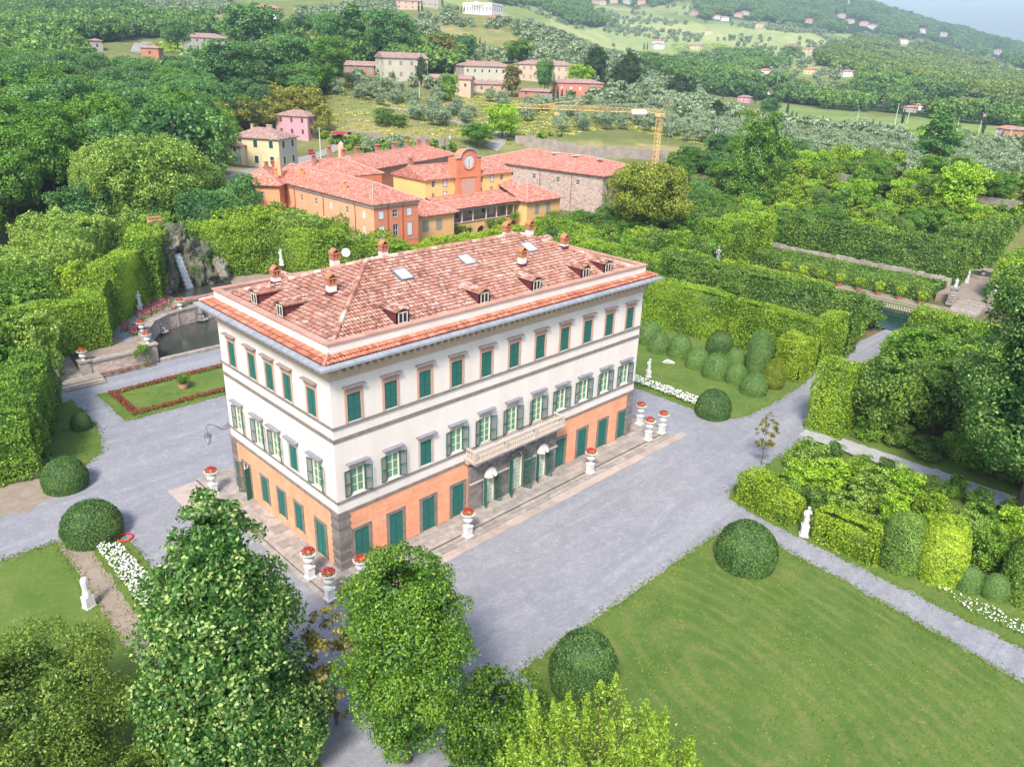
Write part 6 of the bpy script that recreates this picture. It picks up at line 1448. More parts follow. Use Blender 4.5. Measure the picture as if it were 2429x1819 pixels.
# ================= POND, GROTTO, STEPS =================
M_water, nt, b = newmat('pond_water'); b.inputs['Base Color'].default_value = (.055, .06, .05, 1); b.inputs['Roughness'].default_value = .08; b.inputs['Specular IOR Level'].default_value = .5
bump(nt, b, noise(nt, 3.5, 3, .6, wpos(nt)), .35, .03)
M_water2, nt, b = newmat('green_pool_water'); b.inputs['Base Color'].default_value = (.006, .035, .025, 1); b.inputs['Roughness'].default_value = .06; bump(nt, b, noise(nt, 2.5, 3, .6, wpos(nt)), .3, .03)
PW = [(6.6, 52.2), (6.9, 54.5), (8.4, 58.3), (9.8, 60.4), (12.4, 62.2), (15.2, 63.0), (18.2, 63.6), (24, 63.4), (28.5, 61.0), (31, 57.5), (32, 52.2)]
o = sheet('pond', [(6.3, 51.9), (6.3, 55), *PW[2:], (32.4, 51.9)], -.255, M_water, 'dark pond with a curved back wall', .05, 0); 
# low curb in front and curved wall of cut stone behind, urns and mask fountains on it
for k in range(22):
    x0 = 6.9+k*25.3/22; MB().box(x0, x0+25.3/22-.015, 51.2, 51.85, -.45, -.02).build('curb_stone', M_paving, o)
pwall = thing('pond_wall', 'curved rubble wall with dressed piers behind the pond', 'wall')
def thickwall(pts, w, z0, z1, name, mat, parent, courses=0):
    n = len(pts)
    for i in range(n-1):
        p, q = Vector(pts[i]), Vector(pts[i+1]); d = (q-p).normalized(); nn = Vector((-d.y, d.x))*w/2
        MB().prism([tuple(p-nn), tuple(q-nn), tuple(q+nn), tuple(p+nn)], z0, z1).build(name, mat, parent)
M_wallst = plain('dressed_wall_stone', (.42, .37, .32), (.26, .23, .20), .9, 1.8, .35, 14, var=.15)
PWo = [(x, y+.5) for x, y in PW[2:-1]]
thickwall([(6.2, 53.0), (7.0, 56.8)]+PWo, .8, -.6, 1.75, 'wall_section', M_rubble, pwall)
thickwall([(6.2, 53.0), (7.0, 56.8)]+PWo, 1.0, 1.75, 1.95, 'coping', M_wallst, pwall)
for x, y in ((8.6, 59.3), (13.6, 63.2), (17.2, 64.0), (21.4, 64.1)): MB().box(x-.45, x+.45, y-.55, y+.5, -.6, 1.75).build('pier', M_wallst, pwall, rz=0)
for lb, x, y, a in (('dark mossy mask fountain spouting into the pond, left one', 10.9, 61.4, .6), ('dark mossy mask fountain at the pond wall nearest the villa', 17.4, 63.2, .1)):
    t = thing('mask_fountain', lb, 'fountain', (x, y, -.3), a); r = np.random.default_rng(int(x)); 
    mb = MB(); mb.box(-.8, .8, .1, .5, 0, 1.9); mb.lathe([(.35, .1), (.5, .5), (.35, .9), (.45, 1.3), (.3, 1.7), (.05, 1.9)], 9, (0, .05, 0)); mb.build('mask', M_greyd, t)
    mb = MB(); mb.lathe([(.2, .0), (.75, .28), (.8, .36), (.6, .32)], 12, (0, -.3, 0)); mb.build('basin', M_wallst, t); MB().tube([(0, -.3, 1.0), (0, -.7, .8), (0, -.9, 0)], [.02, .03, .04], 6).build('water_jet', M_white, t)
terr = MB().prism([(-1.2, 52.2), (5.8, 52.6), (6.6, 56.8), (8.0, 59.8), (9.6, 61.4), (12.2, 63.2), (15.2, 64.0), (18.2, 64.6), (24.4, 64.4), (29, 62.2), (40, 68), (40, 84), (20, 92), (-16, 84), (-16, 56.5), (-5, 56.5), (-1.2, 56)], -.6, 1.55).build('garden_terrace', M_dirt); tag(terr, 'raised garden terrace behind the pond', None, kind='structure')
rw = thing('retaining_wall', 'rubble retaining wall with stone coping between the steps and the pond', 'wall')
MB().box(-1.0, 5.4, 51.6, 52.3, -.6, 1.35).build('wall_panel', M_rubble, rw); MB().box(-1.2, 5.6, 51.45, 52.45, 1.35, 1.6).build('coping', M_wallst, rw); MB().box(-1.0, 5.4, 51.5, 51.6, -.6, -.05).build('plinth', M_wallst, rw)
def pier_(x, y, w_, h, p_): MB().box(x-w_/2, x+w_/2, y-w_/2, y+w_/2, -.6, h-.2).box(x-w_*.6, x+w_*.6, y-w_*.6, y+w_*.6, h-.2, h).build('pier', M_wallst, p_)
pier_(-1.5, 52.0, 1.1, 1.75, rw); pier_(6.0, 52.2, 1.5, 2.1, rw)
for x, y, z, lb in ((-1.5, 52.0, 1.65, 'on the pier by the garden steps'), (6.0, 52.2, 2.0, 'on the pond corner pier above the climbing bush'), (7.3, 57.6, 1.85, 'on the curved pond wall, second from the corner'), (14.9, 63.8, 1.85, 'on the curved pond wall in front of the cascade')):
    copy_tree(urn0, None, (x, y, z-.95), label='white urn of red flowers '+lb, scale=(.98, .98, .98))
st_ = thing('garden_steps', 'broad flight of stone steps rising beside the left hedge', 'steps')
for k in range(3): MB().box(-4.7-.2*k+.0, -.4, 48.4+k*.55, 49.0+k*.55+1.2, -.5, -.14+k*.15).build('step', M_wallst, st_)
for k in range(11): MB().box(-4.6, -2.1, 50.6+k*.5, 51.12+k*.5, -.5, .2+k*.125).build('step', M_wallst, st_)
MB().box(-5.0, -4.6, 50.4, 56.2, -.5, 1.7).build('side_wall', M_wallst, st_)
for lb, poly, n in [('pink rose bed left of the curved path above the pond', [(8.6, 62.2), (10.2, 63.5), (14.5, 66.6), (16.5, 70), (12.6, 69.5), (9.5, 65.8)], 900), ('pink rose edging beside the curved path', [(5.6, 57.0), (6.5, 57.2), (8.0, 60.6), (7.2, 61.0)], 260), ('pink roses at the foot of the tall hedge', [(5.2, 59.2), (6.0, 59), (7.4, 62.2), (6.7, 62.6)], 150), ('low pink flowers along the pond wall top', [(11, 63.3), (12.4, 64.0), (18, 66), (26, 66), (26, 67), (17.5, 67)], 700)]:
    flowerbed(lb, poly, int(n*.5), .17, M_pfl, .55, 2.6, z=1.55)
sheet('gravel_path', [(4.4, 55.0), (5.2, 55), (6.4, 60.2), (8.2, 62.6), (12, 66.8), (11.2, 67.4), (7.2, 64), (5.0, 60)], 1.58, M_gravel, 'curved path above the pond', .03, .08)
# grotto: masses of pierced rock with a stepped cascade
M_rock = plain('tufa_rock', (.20, .18, .14), (.055, .075, .035), .95, 1.6, 1, 5); M_rockp = plain('pale_tufa', (.36, .31, .27), (.12, .12, .08), .95, 1.8, 1, 5)
def rock(x, y, z, sx, sy, sz, seed, mat, parent, n=44):
    V = []; F = []; nz = n//2
    for i in range(nz+1):
        for k in range(n):
            th = math.pi*i/nz; a = 2*math.pi*k/n; V.append((math.sin(th)*math.cos(a), math.sin(th)*math.sin(a), math.cos(th)))
    V = np.array(V); V = V*(1+.34*snoise(V, .9, seed)+.24*snoise(V, .38, seed+1)+.12*snoise(V, .16, seed+2))[:, None]*np.array([sx, sy, sz])+np.array([x, y, z])
    F = [(i*n+k, i*n+(k+1) % n, (i+1)*n+(k+1) % n, (i+1)*n+k) for i in range(nz) for k in range(n)]
    rr = np.random.default_rng(seed); k = rr.choice(len(V), 520); Q = V[k]+rr.normal(size=(520, 3))*.12; Nn = Q-np.array([x, y, z]); s_ = (snoise(Q, 1.5, seed+9)+rr.normal(size=520)*.3 > -.1)
    if s_.any(): moss.append((Q[s_], Nn[s_]/np.linalg.norm(Nn[s_], axis=1)[:, None]))
    return link('rock', mesh_np('rock', V, F, [mat]), parent)
moss = []
gr = thing('grotto', 'mossy tufa rock grotto framing a stepped cascade', 'grotto')
CX, CY = 20.4, 75.2
for k, (dx_, dy_, z, sx, sy, sz, m_) in enumerate([(-2.4, -.2, 3.0, 1.2, 1.7, 3.2, 0), (-3.4, -1.0, 2.2, 1.0, 1.2, 1.8, 1), (2.0, .4, 3.0, 1.3, 1.8, 3.0, 0), (3.8, .2, 2.6, 1.3, 1.6, 2.2, 0), (5.6, .1, 2.3, 1.2, 1.3, 1.9, 1), (-2.0, 1.4, 6.0, 1.4, 1.6, 2.6, 0), (1.8, 2.0, 6.2, 1.4, 1.6, 2.4, 0), (-.9, 2.0, 8.0, 1.6, 1.2, 1.4, 1), (.9, 2.2, 8.3, 1.5, 1.2, 1.3, 0), (0, 3.6, 9.0, 2.6, 1.4, 1.6, 0), (3.6, 2.6, 5.6, 1.8, 1.6, 2.2, 0), (-2.9, .6, 5.0, 1.0, 1.2, 2.0, 1), (6.6, 1.5, 3.0, 1.4, 1.4, 1.8, 1)]):
    rock(CX+dx_, CY+dy_, z, sx, sy, sz, 40+k*3, (M_rock, M_rockp)[m_], gr)
o = link('moss_and_fern', leaf_mesh('moss', np.vstack([a for a, _ in moss]), np.vstack([b_ for _, b_ in moss]), .2, F_box, .7), gr); o['kind'] = 'stuff'
MB().box(CX-1.6, CX+1.6, CY+2.4, CY+3.4, 1.5, 7.4).build('cave_back', M_greyd, gr)
M_foam = plain('falling_water', (.62, .68, .74), (.22, .26, .29), .3, 5, amt=(.35, .65)); mb = MB()
cs = thing('cascade', 'narrow white cascade falling down rock steps into a dark basin', 'waterfall')
for k in range(8):
    y0 = CY-1.6+k*.42; z0 = 1.6+k*.62
    MB().box(CX-.75, CX+.75, y0, y0+.5, z0-.9, z0+.55).build('step', M_rock, cs)
    MB().box(CX-.5, CX+.5, y0-.05, y0-.02, z0-.05, z0+.56).add([(CX-.5, y0-.05, z0+.56), (CX+.5, y0-.05, z0+.56), (CX+.5, y0+.42, z0+.575), (CX-.5, y0+.42, z0+.575)], [(0, 1, 2, 3)]).build('water_sheet', M_foam, cs)
sheet('cascade_basin', [(16.0, 71.2), (18, 69.8), (22, 69.6), (26.5, 71), (27, 74), (22, 74.5), (17, 74)], 1.60, M_water, 'dark basin under the cascade', .04, .1)
for i, (x, y, R_, z0, z1) in enumerate([(16.8, 73.6, 1.0, 1.5, 3.4), (18.0, 75.2, 1.1, 4, 6.6), (22.6, 74.6, 1.1, 1.6, 4.6), (24.5, 76.4, 1.6, 3.6, 7.6), (18.6, 77.0, 1.6, 7.6, 9.8), (22.4, 77.6, 1.6, 7.6, 9.8), (17.6, 74.2, .9, 2.4, 5.4), (23.4, 75.0, 1.3, 3.0, 6.2), (21.9, 74.6, .6, 2.2, 5.0), (20.4, 78.6, 2.4, 9.2, 11)]):
    _P, _N = crown_pts(np.random.default_rng(70+i), z0, z1, ell(R_), 14, .5, 900); tag(link('rock_ivy', leaf_mesh('ivy', _P, _N, .16, F_box), None, (x, y, 0)), ('ivy clump at the left foot of the grotto', 'ivy clump on the left rock pillar', 'ivy clump right of the cascade basin', 'large ivy mass on the right rocks', 'trailing plants on the grotto crown, left', 'trailing plants on the grotto crown, right', 'ivy strip beside the falling water on the left', 'ivy patch between the right rock pillars', 'narrow ivy right beside the falling water', 'greenery crowning the grotto arch')[i], 'ivy')
br_ = thing('brick_niche', 'small orange brick niche wall above the grotto', 'wall', (20.6, 84.5, 7.5)); MB().box(-1, 1, -.3, .3, 0, 3.2).build('wall', M_or1, br_); MB().box(-1.1, 1.1, -.4, .4, 3.2, 3.4).build('coping', M_brick, br_)
_P, _N = crown_pts(np.random.default_rng(9), .0, 2.6, ell(.9), 16, .45, 1300); tag(link('climbing_bush', leaf_mesh('bush', _P, _N, .16, F_green), None, (4.9, 51.2, -.3)), 'climbing bush on the retaining wall by the pond corner', 'bush')

# ================= WATER GARDEN ON THE RIGHT =================
sheet('pool', [(94.5, -6.5), (106.6, -6.5), (106.6, 26), (94.5, 26)], -.24, M_water2, 'green water of the garden pool', .04, 0)
bw_ = thing('pool_balustrade', 'pale stone balustrade along the far edge of the green pool', 'balustrade', (106.9, 0, -.3)); MB().box(-.2, .2, -6.5, 27, 0, .2).build('plinth', M_wallst, bw_); MB().box(-.22, .22, -6.5, 27, .92, 1.08).build('handrail', M_wallst, bw_)
bmh = MB().lathe(bp, 6).mesh('baluster', M_bal, True)
for k in range(84): link('baluster', bmh, bw_, (0, -6.4+k*.4, .2), scale=(1.2, 1.2, 1.05))
sheet('grass', [(107.3, -7), (115.2, -7), (115.2, 30), (107.3, 30)], -.26, M_lawn2, 'grass strip with lemon pots behind the pool', .05, 0); sheet('gravel_path', [(111.6, -7), (114.9, -7), (114.9, 30), (111.6, 30)], -.24, M_dirt, 'path between the lemon pots', .03, 0)
lp0 = thing('lemon_pot', 'x', 'potted tree', group='lemon trees in pots beside the pool'); MB().lathe([(.32, 0), (.5, .5), (.55, .56)], 12).build('pot', M_terra, lp0)
_P, _N = crown_pts(np.random.default_rng(15), .75, 2.3, ell(.85), 18, .4, 520); link('crown', leaf_mesh('lemon_crown', _P, _N, .26, F_yellow), lp0); MB().tube([(0, 0, .5), (0, 0, 1.2)], .06, 5).build('trunk', M_wood, lp0); kids(lp0)
LPS = [(1.2+3.55*k) for k in range(-1, 7)]; LBL = ['lemon pot nearest the water garden steps', 'second lemon pot from the steps', 'third lemon pot from the steps', 'fourth lemon pot from the steps', 'fifth lemon pot from the steps', 'sixth lemon pot from the steps', 'seventh lemon pot, half hidden by hedges', 'last lemon pot at the left end of the row']
for k, y in enumerate(LPS):
    if k == 0: lp0.location = (113.3, y, -.26); lp0['label'] = LBL[0]
    else: copy_tree(lp0, None, (113.3, y, -.26), label=LBL[k])
lw = thing('water_garden_wall', 'low crumbling pale stone wall behind the dark clipped bank', 'wall', (125.6, 0, -.3))
for k in range(30): y0 = -3+k*1.18; MB().box(-.35, .35, y0+.02, y0+1.16, 0, 2.7+random.uniform(-.15, .15)).build('wall_stone', M_wallst, lw)
wgs = thing('water_garden_steps', 'stone steps between two carved gate pillars', 'steps', (113.5, -8.9, -.3))
for k in range(9): MB().box(k*.62, k*.62+.66, -2.2, 2.2, -.2, .12+k*.13).build('step', M_wallst, wgs)
MB().box(5.5, 34, -3.4, 6, -.5, 1.16).build('landing', M_dirt, wgs)
def gatepillar(lb, x, y, h=4.6):
    t = thing('gate_pillar', lb, 'pillar', (x, y, -.3)); mb = MB(); mb.box(-.7, .7, -.7, .7, 0, .5).box(-.55, .55, -.55, .55, .5, h*.62).box(-.75, .75, -.75, .75, h*.62, h*.68)
    for k in range(5): mb.lathe([(.68-.03*k, .6+k*.45), (.76, .75+k*.45), (.64, .95+k*.45)], 8)
    mb.build('shaft', M_wallst, t); FIGm = link('figure', FIG[1], t, (0, 0, h*.68), scale=(1.2, 1.2, .8)); return t
gatepillar('left carved gate pillar of the water garden with a figure on top', 117.6, -5.9); gatepillar('right carved gate pillar of the water garden with a figure on top', 118.6, -11.6)
statue('weathered grey statue group at the hidden end of the pool', 101.8, 30.5, .6, k=2, rz=-.7, s=1.7, old=True)
fb = thing('round_fountain', 'round fountain basin in the court beyond the pillars', 'fountain', (139.2, -4.5, .9)); MB().lathe([(3.2, 0), (3.2, .5), (2.8, .5), (2.8, .35)], 28).build('basin_rim', M_wallst, fb); MB().lathe([(2.8, .3), (2.79, .4)], 28).build('water', M_water, fb); MB().lathe([(.4, .3), (.2, .8), (.6, 1.2), (.15, 1.4), (.1, 2.0)], 10).build('spout', M_wallst, fb)
statue('small white figure left of the fountain court', 130.8, -4.2, .9, k=0, s=.9); statue('small white figure right of the fountain court', 139.5, 1.0, .9, k=1, s=.9)
# ---------- loose grass along the edges and over the big lawn ----------
def edge_grass(polys, n, z, seed, spread=.28):
    r = np.random.default_rng(seed); Q = []
    for poly in polys:
        p = np.array(poly); q = np.roll(p, -1, 0); L_ = np.linalg.norm(q-p, axis=1); k = r.choice(len(p), int(n*L_.sum()), p=L_/L_.sum()); t = r.uniform(0, 1, len(k))[:, None]; Q.append(p[k]+(q[k]-p[k])*t+r.normal(size=(len(k), 2))*spread)
    Q = np.vstack(Q); return np.column_stack([Q, np.full(len(Q), z)])
BIG = [(3.0, -16.1), (27.3, -16.35), (28.3, -17.0), (28.5, -20), (27.6, -29), (26.2, -39)]; F_turf = foliage('turf_blades', [(.04, .085, .018), (.065, .12, .026), (.10, .155, .036), (.17, .19, .06)], patch=.4, pscale=.5, gloss=0)
LNS = [BIG+BIG[-2:0:-1], [(31.9, -14.2), (33.3, -13.2), (49, -12.9), (49.5, -50), (30.0, -50), (29.9, -38), (30.6, -29), (31.2, -18)], [(46.3, 24), (46.3, -2.5), (47.3, -5.0), (49.5, -5.9), (56, -6.0), (64, -5.7)], [(-2.4, 45.7), (-2.5, 36.7), (9, 36.6)], [(-14.3, 18.3), (-14.6, 4), (-14.2, -10), (-14.6, 4), (-14.3, 18.3), (-30, 18.6)], [(-12.6, 17.2), (-10.9, 16.4), (-10.1, 14.6), (-10.2, -10), (-12.7, -10), (-13.0, 4)], [(-4.9, 42.6), (-5.2, 36.5), (-6.6, 31.4), (-8.6, 29.6)]]
P_ = edge_grass(LNS, 34, -.25, 5); r = np.random.default_rng(6); o = link('edge_grass', leaf_mesh('edge_grass', P_, np.tile([.2, .1, .7], (len(P_), 1)), .13, F_turf, .8, r)); tag(o, 'ragged grass along the lawn edges', None, kind='stuff')
xy = np.column_stack([r.uniform(-4, 29, 26000), r.uniform(-50, -16, 26000)]); xy = xy[inpoly(xy[:, 0], xy[:, 1], [(3.0, -16.3), (28, -16.6), (27.6, -29), (25.8, -50), (-6, -50), (.8, -22.5)])]; xy = xy[snoise(xy, 5, 3)*.5+snoise(xy, 1.2, 4)*.5+r.normal(size=len(xy))*.3 > .1]
o = link('lawn_grass', leaf_mesh('lawn_grass', np.column_stack([xy, np.full(len(xy), -.262)]), np.tile([0, 0, 1.], (len(xy), 1)), .14, F_turf, .5, r)); tag(o, 'coarser tufts and clover in the big lawn', None, kind='stuff')
# ---------- long boundary walls ----------
def wallrun(label, pxs, h, th, mat, cap=None, name='garden_wall', zoff=0):
    t = thing(name, label, 'wall'); pts = []
    g = [gnd(*p) for p in pxs]
    for a, b_ in zip(g, g[1:]):
        n = max(1, int(math.dist(a[:2], b_[:2])/6))
        for k in range(n): q = [a[i]+(b_[i]-a[i])*k/n for i in range(2)]; pts.append((q[0], q[1]))
    pts.append(g[-1][:2])
    for p, q in zip(pts, pts[1:]):
        zz = float(Z((p[0]+q[0])/2, (p[1]+q[1])/2)); d = (Vector(q)-Vector(p)).normalized(); nn = Vector((-d.y, d.x))*th/2; P_, Q_ = Vector(p), Vector(q)
        MB().prism([tuple(P_-nn), tuple(Q_-nn), tuple(Q_+nn), tuple(P_+nn)], zz-2, zz+h+random.uniform(-.08, .08)+zoff).build('wall_section', mat, t)
    return t
M_oldwall = plain('old_garden_wall', (.40, .34, .29), (.24, .21, .18), .95, .6, .5, 6)
wallrun('long old stone wall behind the barn below the meadow', [(1112, 312), (1200, 324), (1340, 340), (1440, 350), (1560, 366), (1620, 374)], 3.2, .6, M_oldwall)
wallrun('old stone wall above the orchard on the right', [(1790, 398), (1880, 412), (1980, 430), (2060, 444), (2190, 466)], 3.0, .7, M_oldwall)
wallrun('ruined stone wall by the pink house', [(752, 300), (800, 305), (880, 312), (960, 322)], 2.6, .6, M_oldwall)
wallrun('stone terrace wall below the manor', [(1130, 205), (1165, 216), (1210, 216), (1255, 222)], 2.5, .6, M_oldwall)
# ================= TREES =================
def custom_tree(label, x, y, H, R, z0, rf, mat, nl, rl, n, leaf, seed=1, vfun=None, r0=.3, jit=.75, cat='tree', name='tree', squash=.85, shell=.35, droop=0, core=.62, aspect=.62, z=None, nb=6, trunkz=None, lean=0.):
    r = np.random.default_rng(seed); P, N = crown_pts(r, z0, H, rf, nl, rl, n, squash, shell, droop)
    v = vfun(r, P, N) if vfun else None
    t = thing(name, label, cat, (x, y, float(Z(x, y)) if z is None else z))
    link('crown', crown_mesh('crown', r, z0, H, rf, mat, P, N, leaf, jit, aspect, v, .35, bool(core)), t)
    link('trunk', trunk_mesh('trunk', trunkz or H*.8, r0, R, z0, nb, seed, lean), t); return t
def linden_v(r, P, N):
    v = r.uniform(0, .72, len(P)); m = r.uniform(0, 1, len(P)) < .20+.12*snoise(P, 2.2, 5); v[m] = r.uniform(.85, 1, m.sum()); return v
custom_tree('tall pointed linden with pale bracts in the left foreground', -13.3, -10.8, 17.6, 4.9, .6, (lambda t: 4.25*min(1, t/.12)**.35*max(0, 1-t**2.5)**.75), F_linden, 150, 1.3, 54000, .22, 3, linden_v, .3, name='linden_tree', cat='tree')
custom_tree('dense oval evergreen oak in the centre foreground', -6.5, -16.6, 13.9, 3.2, 1.6, ell(3.1, 2.4), F_green, 170, .86, 50000, .15, 4, None, .26, jit=.8, name='evergreen_oak')
custom_tree('dark spreading evergreen shrub behind the centre foreground tree', -3.2, -20.8, 6.2, 2.9, .2, ell(2.8, 2.2), foliage('dark_glossy_leaves', [(.015, .04, .008), (.035, .085, .012), (.07, .14, .018), (.13, .21, .035)], patch=.2), 90, .8, 17000, .17, 6, name='evergreen_shrub', cat='shrub')
custom_tree('sparse bronze-leaved magnolia between the two big foreground trees', -8.0, -11.8, 8.6, 1.7, .8, ell(1.7, 2), F_bronze, 46, .42, 2600, .24, 7, None, .1, core=None, shell=.9, name='magnolia_tree')
F_loc = foliage('locust_leaves', [(.045, .09, .012), (.095, .165, .022), (.165, .25, .036), (.26, .35, .07)], patch=.15, pscale=.5)
# locust with upright plumes of new leaves
loc = thing('locust_tree', 'acid green young locust with upright plumes at the bottom centre', 'tree', (-3.0, -27.0, -1.5)); r = np.random.default_rng(31)
Ps, Ns = [], []; tb = MB(); tb.tube([(0, 0, -.2), (0, 0, 3), (.2, .1, 5.5)], [.22, .17, .1], 7)
for k in range(86):
    a = r.uniform(0, 6.28); rad = 4.7*math.sqrt(r.uniform(0, 1)); h0 = 6.6-.055*rad**2+r.uniform(-1.5, 1.2); L_ = r.uniform(1.0, 2.3); x, y = rad*math.cos(a)*1.05, rad*math.sin(a)
    n = int(190*L_); t = r.uniform(0, 1, n); q = np.stack([x+t*.15*math.cos(a)*L_+r.normal(size=n)*.24*(1.1-t), y+t*.15*math.sin(a)*L_+r.normal(size=n)*.24*(1.1-t), h0+t*L_], 1); Ps.append(q); Ns.append(np.stack([r.normal(size=n)*.6, r.normal(size=n)*.6, np.full(n, .8)], 1))
    m = 150; q = np.array([x, y, h0-.7])+r.normal(size=(m, 3))*[.5, .5, .5]; Ps.append(q); Ns.append(r.normal(size=(m, 3))+[0, 0, .8])
    tb.tube([(.1, .05, 2.5+r.uniform(0, 2)), (x*.6, y*.6, h0-1.6), (x, y, h0+.6)], [.07, .04, .012], 4)
P = np.vstack(Ps); N = np.vstack(Ns); link('crown', leaf_mesh('crown', P, N, .19, F_loc, .7, r, .42), loc); tb.build('trunk', M_wood, loc)
F_ash = foliage('ash_leaves', [(.022, .05, .012), (.05, .095, .02), (.095, .15, .034), (.18, .24, .065)], patch=.25, pscale=.5)
custom_tree('feathery olive-green ash in the bottom left corner', -21.4, -5.4, 8.9, 4.9, 1.0, ell(4.7, 2.3), F_ash, 150, .95, 36000, .17, 12, None, .25, .8, name='ash_tree', aspect=.4)
custom_tree('lower feathery ash crown at the bottom left beside the linden', -18.6, -12.4, 5.6, 3.0, .6, ell(2.9, 2.2), F_ash, 80, .75, 18000, .16, 13, None, .18, name='ash_tree', aspect=.4)
custom_tree('ash crown cut by the left edge at the bottom', -25.6, -12.5, 8.4, 4.0, .6, ell(3.8, 2.2), F_ash, 80, .85, 16000, .17, 14, None, .18, name='ash_tree', aspect=.4)
custom_tree('slender young magnolia standing alone on the gravel junction', 40.3, -12.6, 5.9, 1.15, 1.5, egg(1.1, .45), F_bronze, 40, .28, 1100, .21, 15, None, .05, core=None, shell=.9, name='young_tree', nb=10)
custom_tree('tiny staked sapling at the right edge of the verge', 34.6, -40.3, 2.6, .35, .9, ell(.35), F_yellow, 10, .15, 120, .14, 16, None, .03, core=None, name='sapling')
# big linden on the right
custom_tree('huge linden filling the right edge with a thick bare trunk', 48.3, -33.2, 24.0, 7.2, 5.2, ell(6.6, 2.6), F_linden, 200, 1.35, 46000, .27, 21, lambda r, P, N: np.where(r.uniform(0, 1, len(P)) < .16, .86, r.uniform(.05, .78, len(P))), .62, name='linden_tree', nb=9)
custom_tree('lower linden limb mass left of the huge linden trunk', 54.5, -33.5, 18.0, 4.4, 3.5, ell(4.3, 2.4), F_linden, 110, 1.1, 24000, .27, 22, lambda r, P, N: np.where(r.uniform(0, 1, len(P)) < .16, .86, r.uniform(.05, .78, len(P))), .35, name='linden_tree')

# shared kinds
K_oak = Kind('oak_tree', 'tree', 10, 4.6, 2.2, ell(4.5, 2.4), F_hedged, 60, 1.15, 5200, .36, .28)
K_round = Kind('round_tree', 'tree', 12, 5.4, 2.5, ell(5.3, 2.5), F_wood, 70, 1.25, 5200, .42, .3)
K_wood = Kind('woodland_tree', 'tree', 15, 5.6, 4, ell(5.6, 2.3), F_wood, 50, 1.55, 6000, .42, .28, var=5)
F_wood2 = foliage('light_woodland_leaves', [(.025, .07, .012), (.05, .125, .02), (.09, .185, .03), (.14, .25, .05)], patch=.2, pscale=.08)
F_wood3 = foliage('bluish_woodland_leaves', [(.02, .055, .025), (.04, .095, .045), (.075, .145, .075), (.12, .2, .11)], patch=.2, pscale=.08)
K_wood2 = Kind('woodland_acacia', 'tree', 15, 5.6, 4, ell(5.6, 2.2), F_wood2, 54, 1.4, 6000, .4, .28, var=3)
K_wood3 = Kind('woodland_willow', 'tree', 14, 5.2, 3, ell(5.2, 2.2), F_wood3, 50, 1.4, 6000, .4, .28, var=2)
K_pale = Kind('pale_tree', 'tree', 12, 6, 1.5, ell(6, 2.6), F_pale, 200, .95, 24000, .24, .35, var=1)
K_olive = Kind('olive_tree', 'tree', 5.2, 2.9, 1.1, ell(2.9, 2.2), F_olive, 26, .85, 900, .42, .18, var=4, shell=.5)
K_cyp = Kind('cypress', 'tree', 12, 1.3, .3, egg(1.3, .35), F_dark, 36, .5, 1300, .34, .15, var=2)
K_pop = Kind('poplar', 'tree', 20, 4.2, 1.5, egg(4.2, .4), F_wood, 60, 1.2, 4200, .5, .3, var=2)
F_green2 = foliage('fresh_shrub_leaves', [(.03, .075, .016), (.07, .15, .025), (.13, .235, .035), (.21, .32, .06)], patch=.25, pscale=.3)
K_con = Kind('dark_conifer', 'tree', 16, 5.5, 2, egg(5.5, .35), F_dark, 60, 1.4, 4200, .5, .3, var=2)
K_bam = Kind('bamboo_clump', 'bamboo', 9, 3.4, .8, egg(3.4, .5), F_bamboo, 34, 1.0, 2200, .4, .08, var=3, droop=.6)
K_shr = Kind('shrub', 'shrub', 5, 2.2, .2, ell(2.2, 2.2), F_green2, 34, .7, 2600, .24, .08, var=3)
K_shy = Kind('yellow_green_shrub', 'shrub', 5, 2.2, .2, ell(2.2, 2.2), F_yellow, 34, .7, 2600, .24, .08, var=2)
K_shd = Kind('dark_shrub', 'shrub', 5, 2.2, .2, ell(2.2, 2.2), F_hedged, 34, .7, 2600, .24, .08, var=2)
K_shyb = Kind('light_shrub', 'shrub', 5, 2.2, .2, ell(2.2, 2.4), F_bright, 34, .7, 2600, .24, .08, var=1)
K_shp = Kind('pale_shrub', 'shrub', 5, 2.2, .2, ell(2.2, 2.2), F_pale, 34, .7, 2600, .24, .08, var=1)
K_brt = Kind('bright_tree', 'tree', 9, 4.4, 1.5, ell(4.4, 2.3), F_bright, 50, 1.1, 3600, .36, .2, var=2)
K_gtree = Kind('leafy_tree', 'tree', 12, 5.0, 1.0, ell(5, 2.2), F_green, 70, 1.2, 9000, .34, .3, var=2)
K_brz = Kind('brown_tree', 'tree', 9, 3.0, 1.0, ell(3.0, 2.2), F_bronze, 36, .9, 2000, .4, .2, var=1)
def tpx(kind, x, by, hpx, wpx, label, **kw):
    p = gnd(x, by); d = math.dist((*p,), tuple(CAM)); return kind.put(*p, hpx*d/1647*1.04, wpx*d/1647/2, label, **kw)
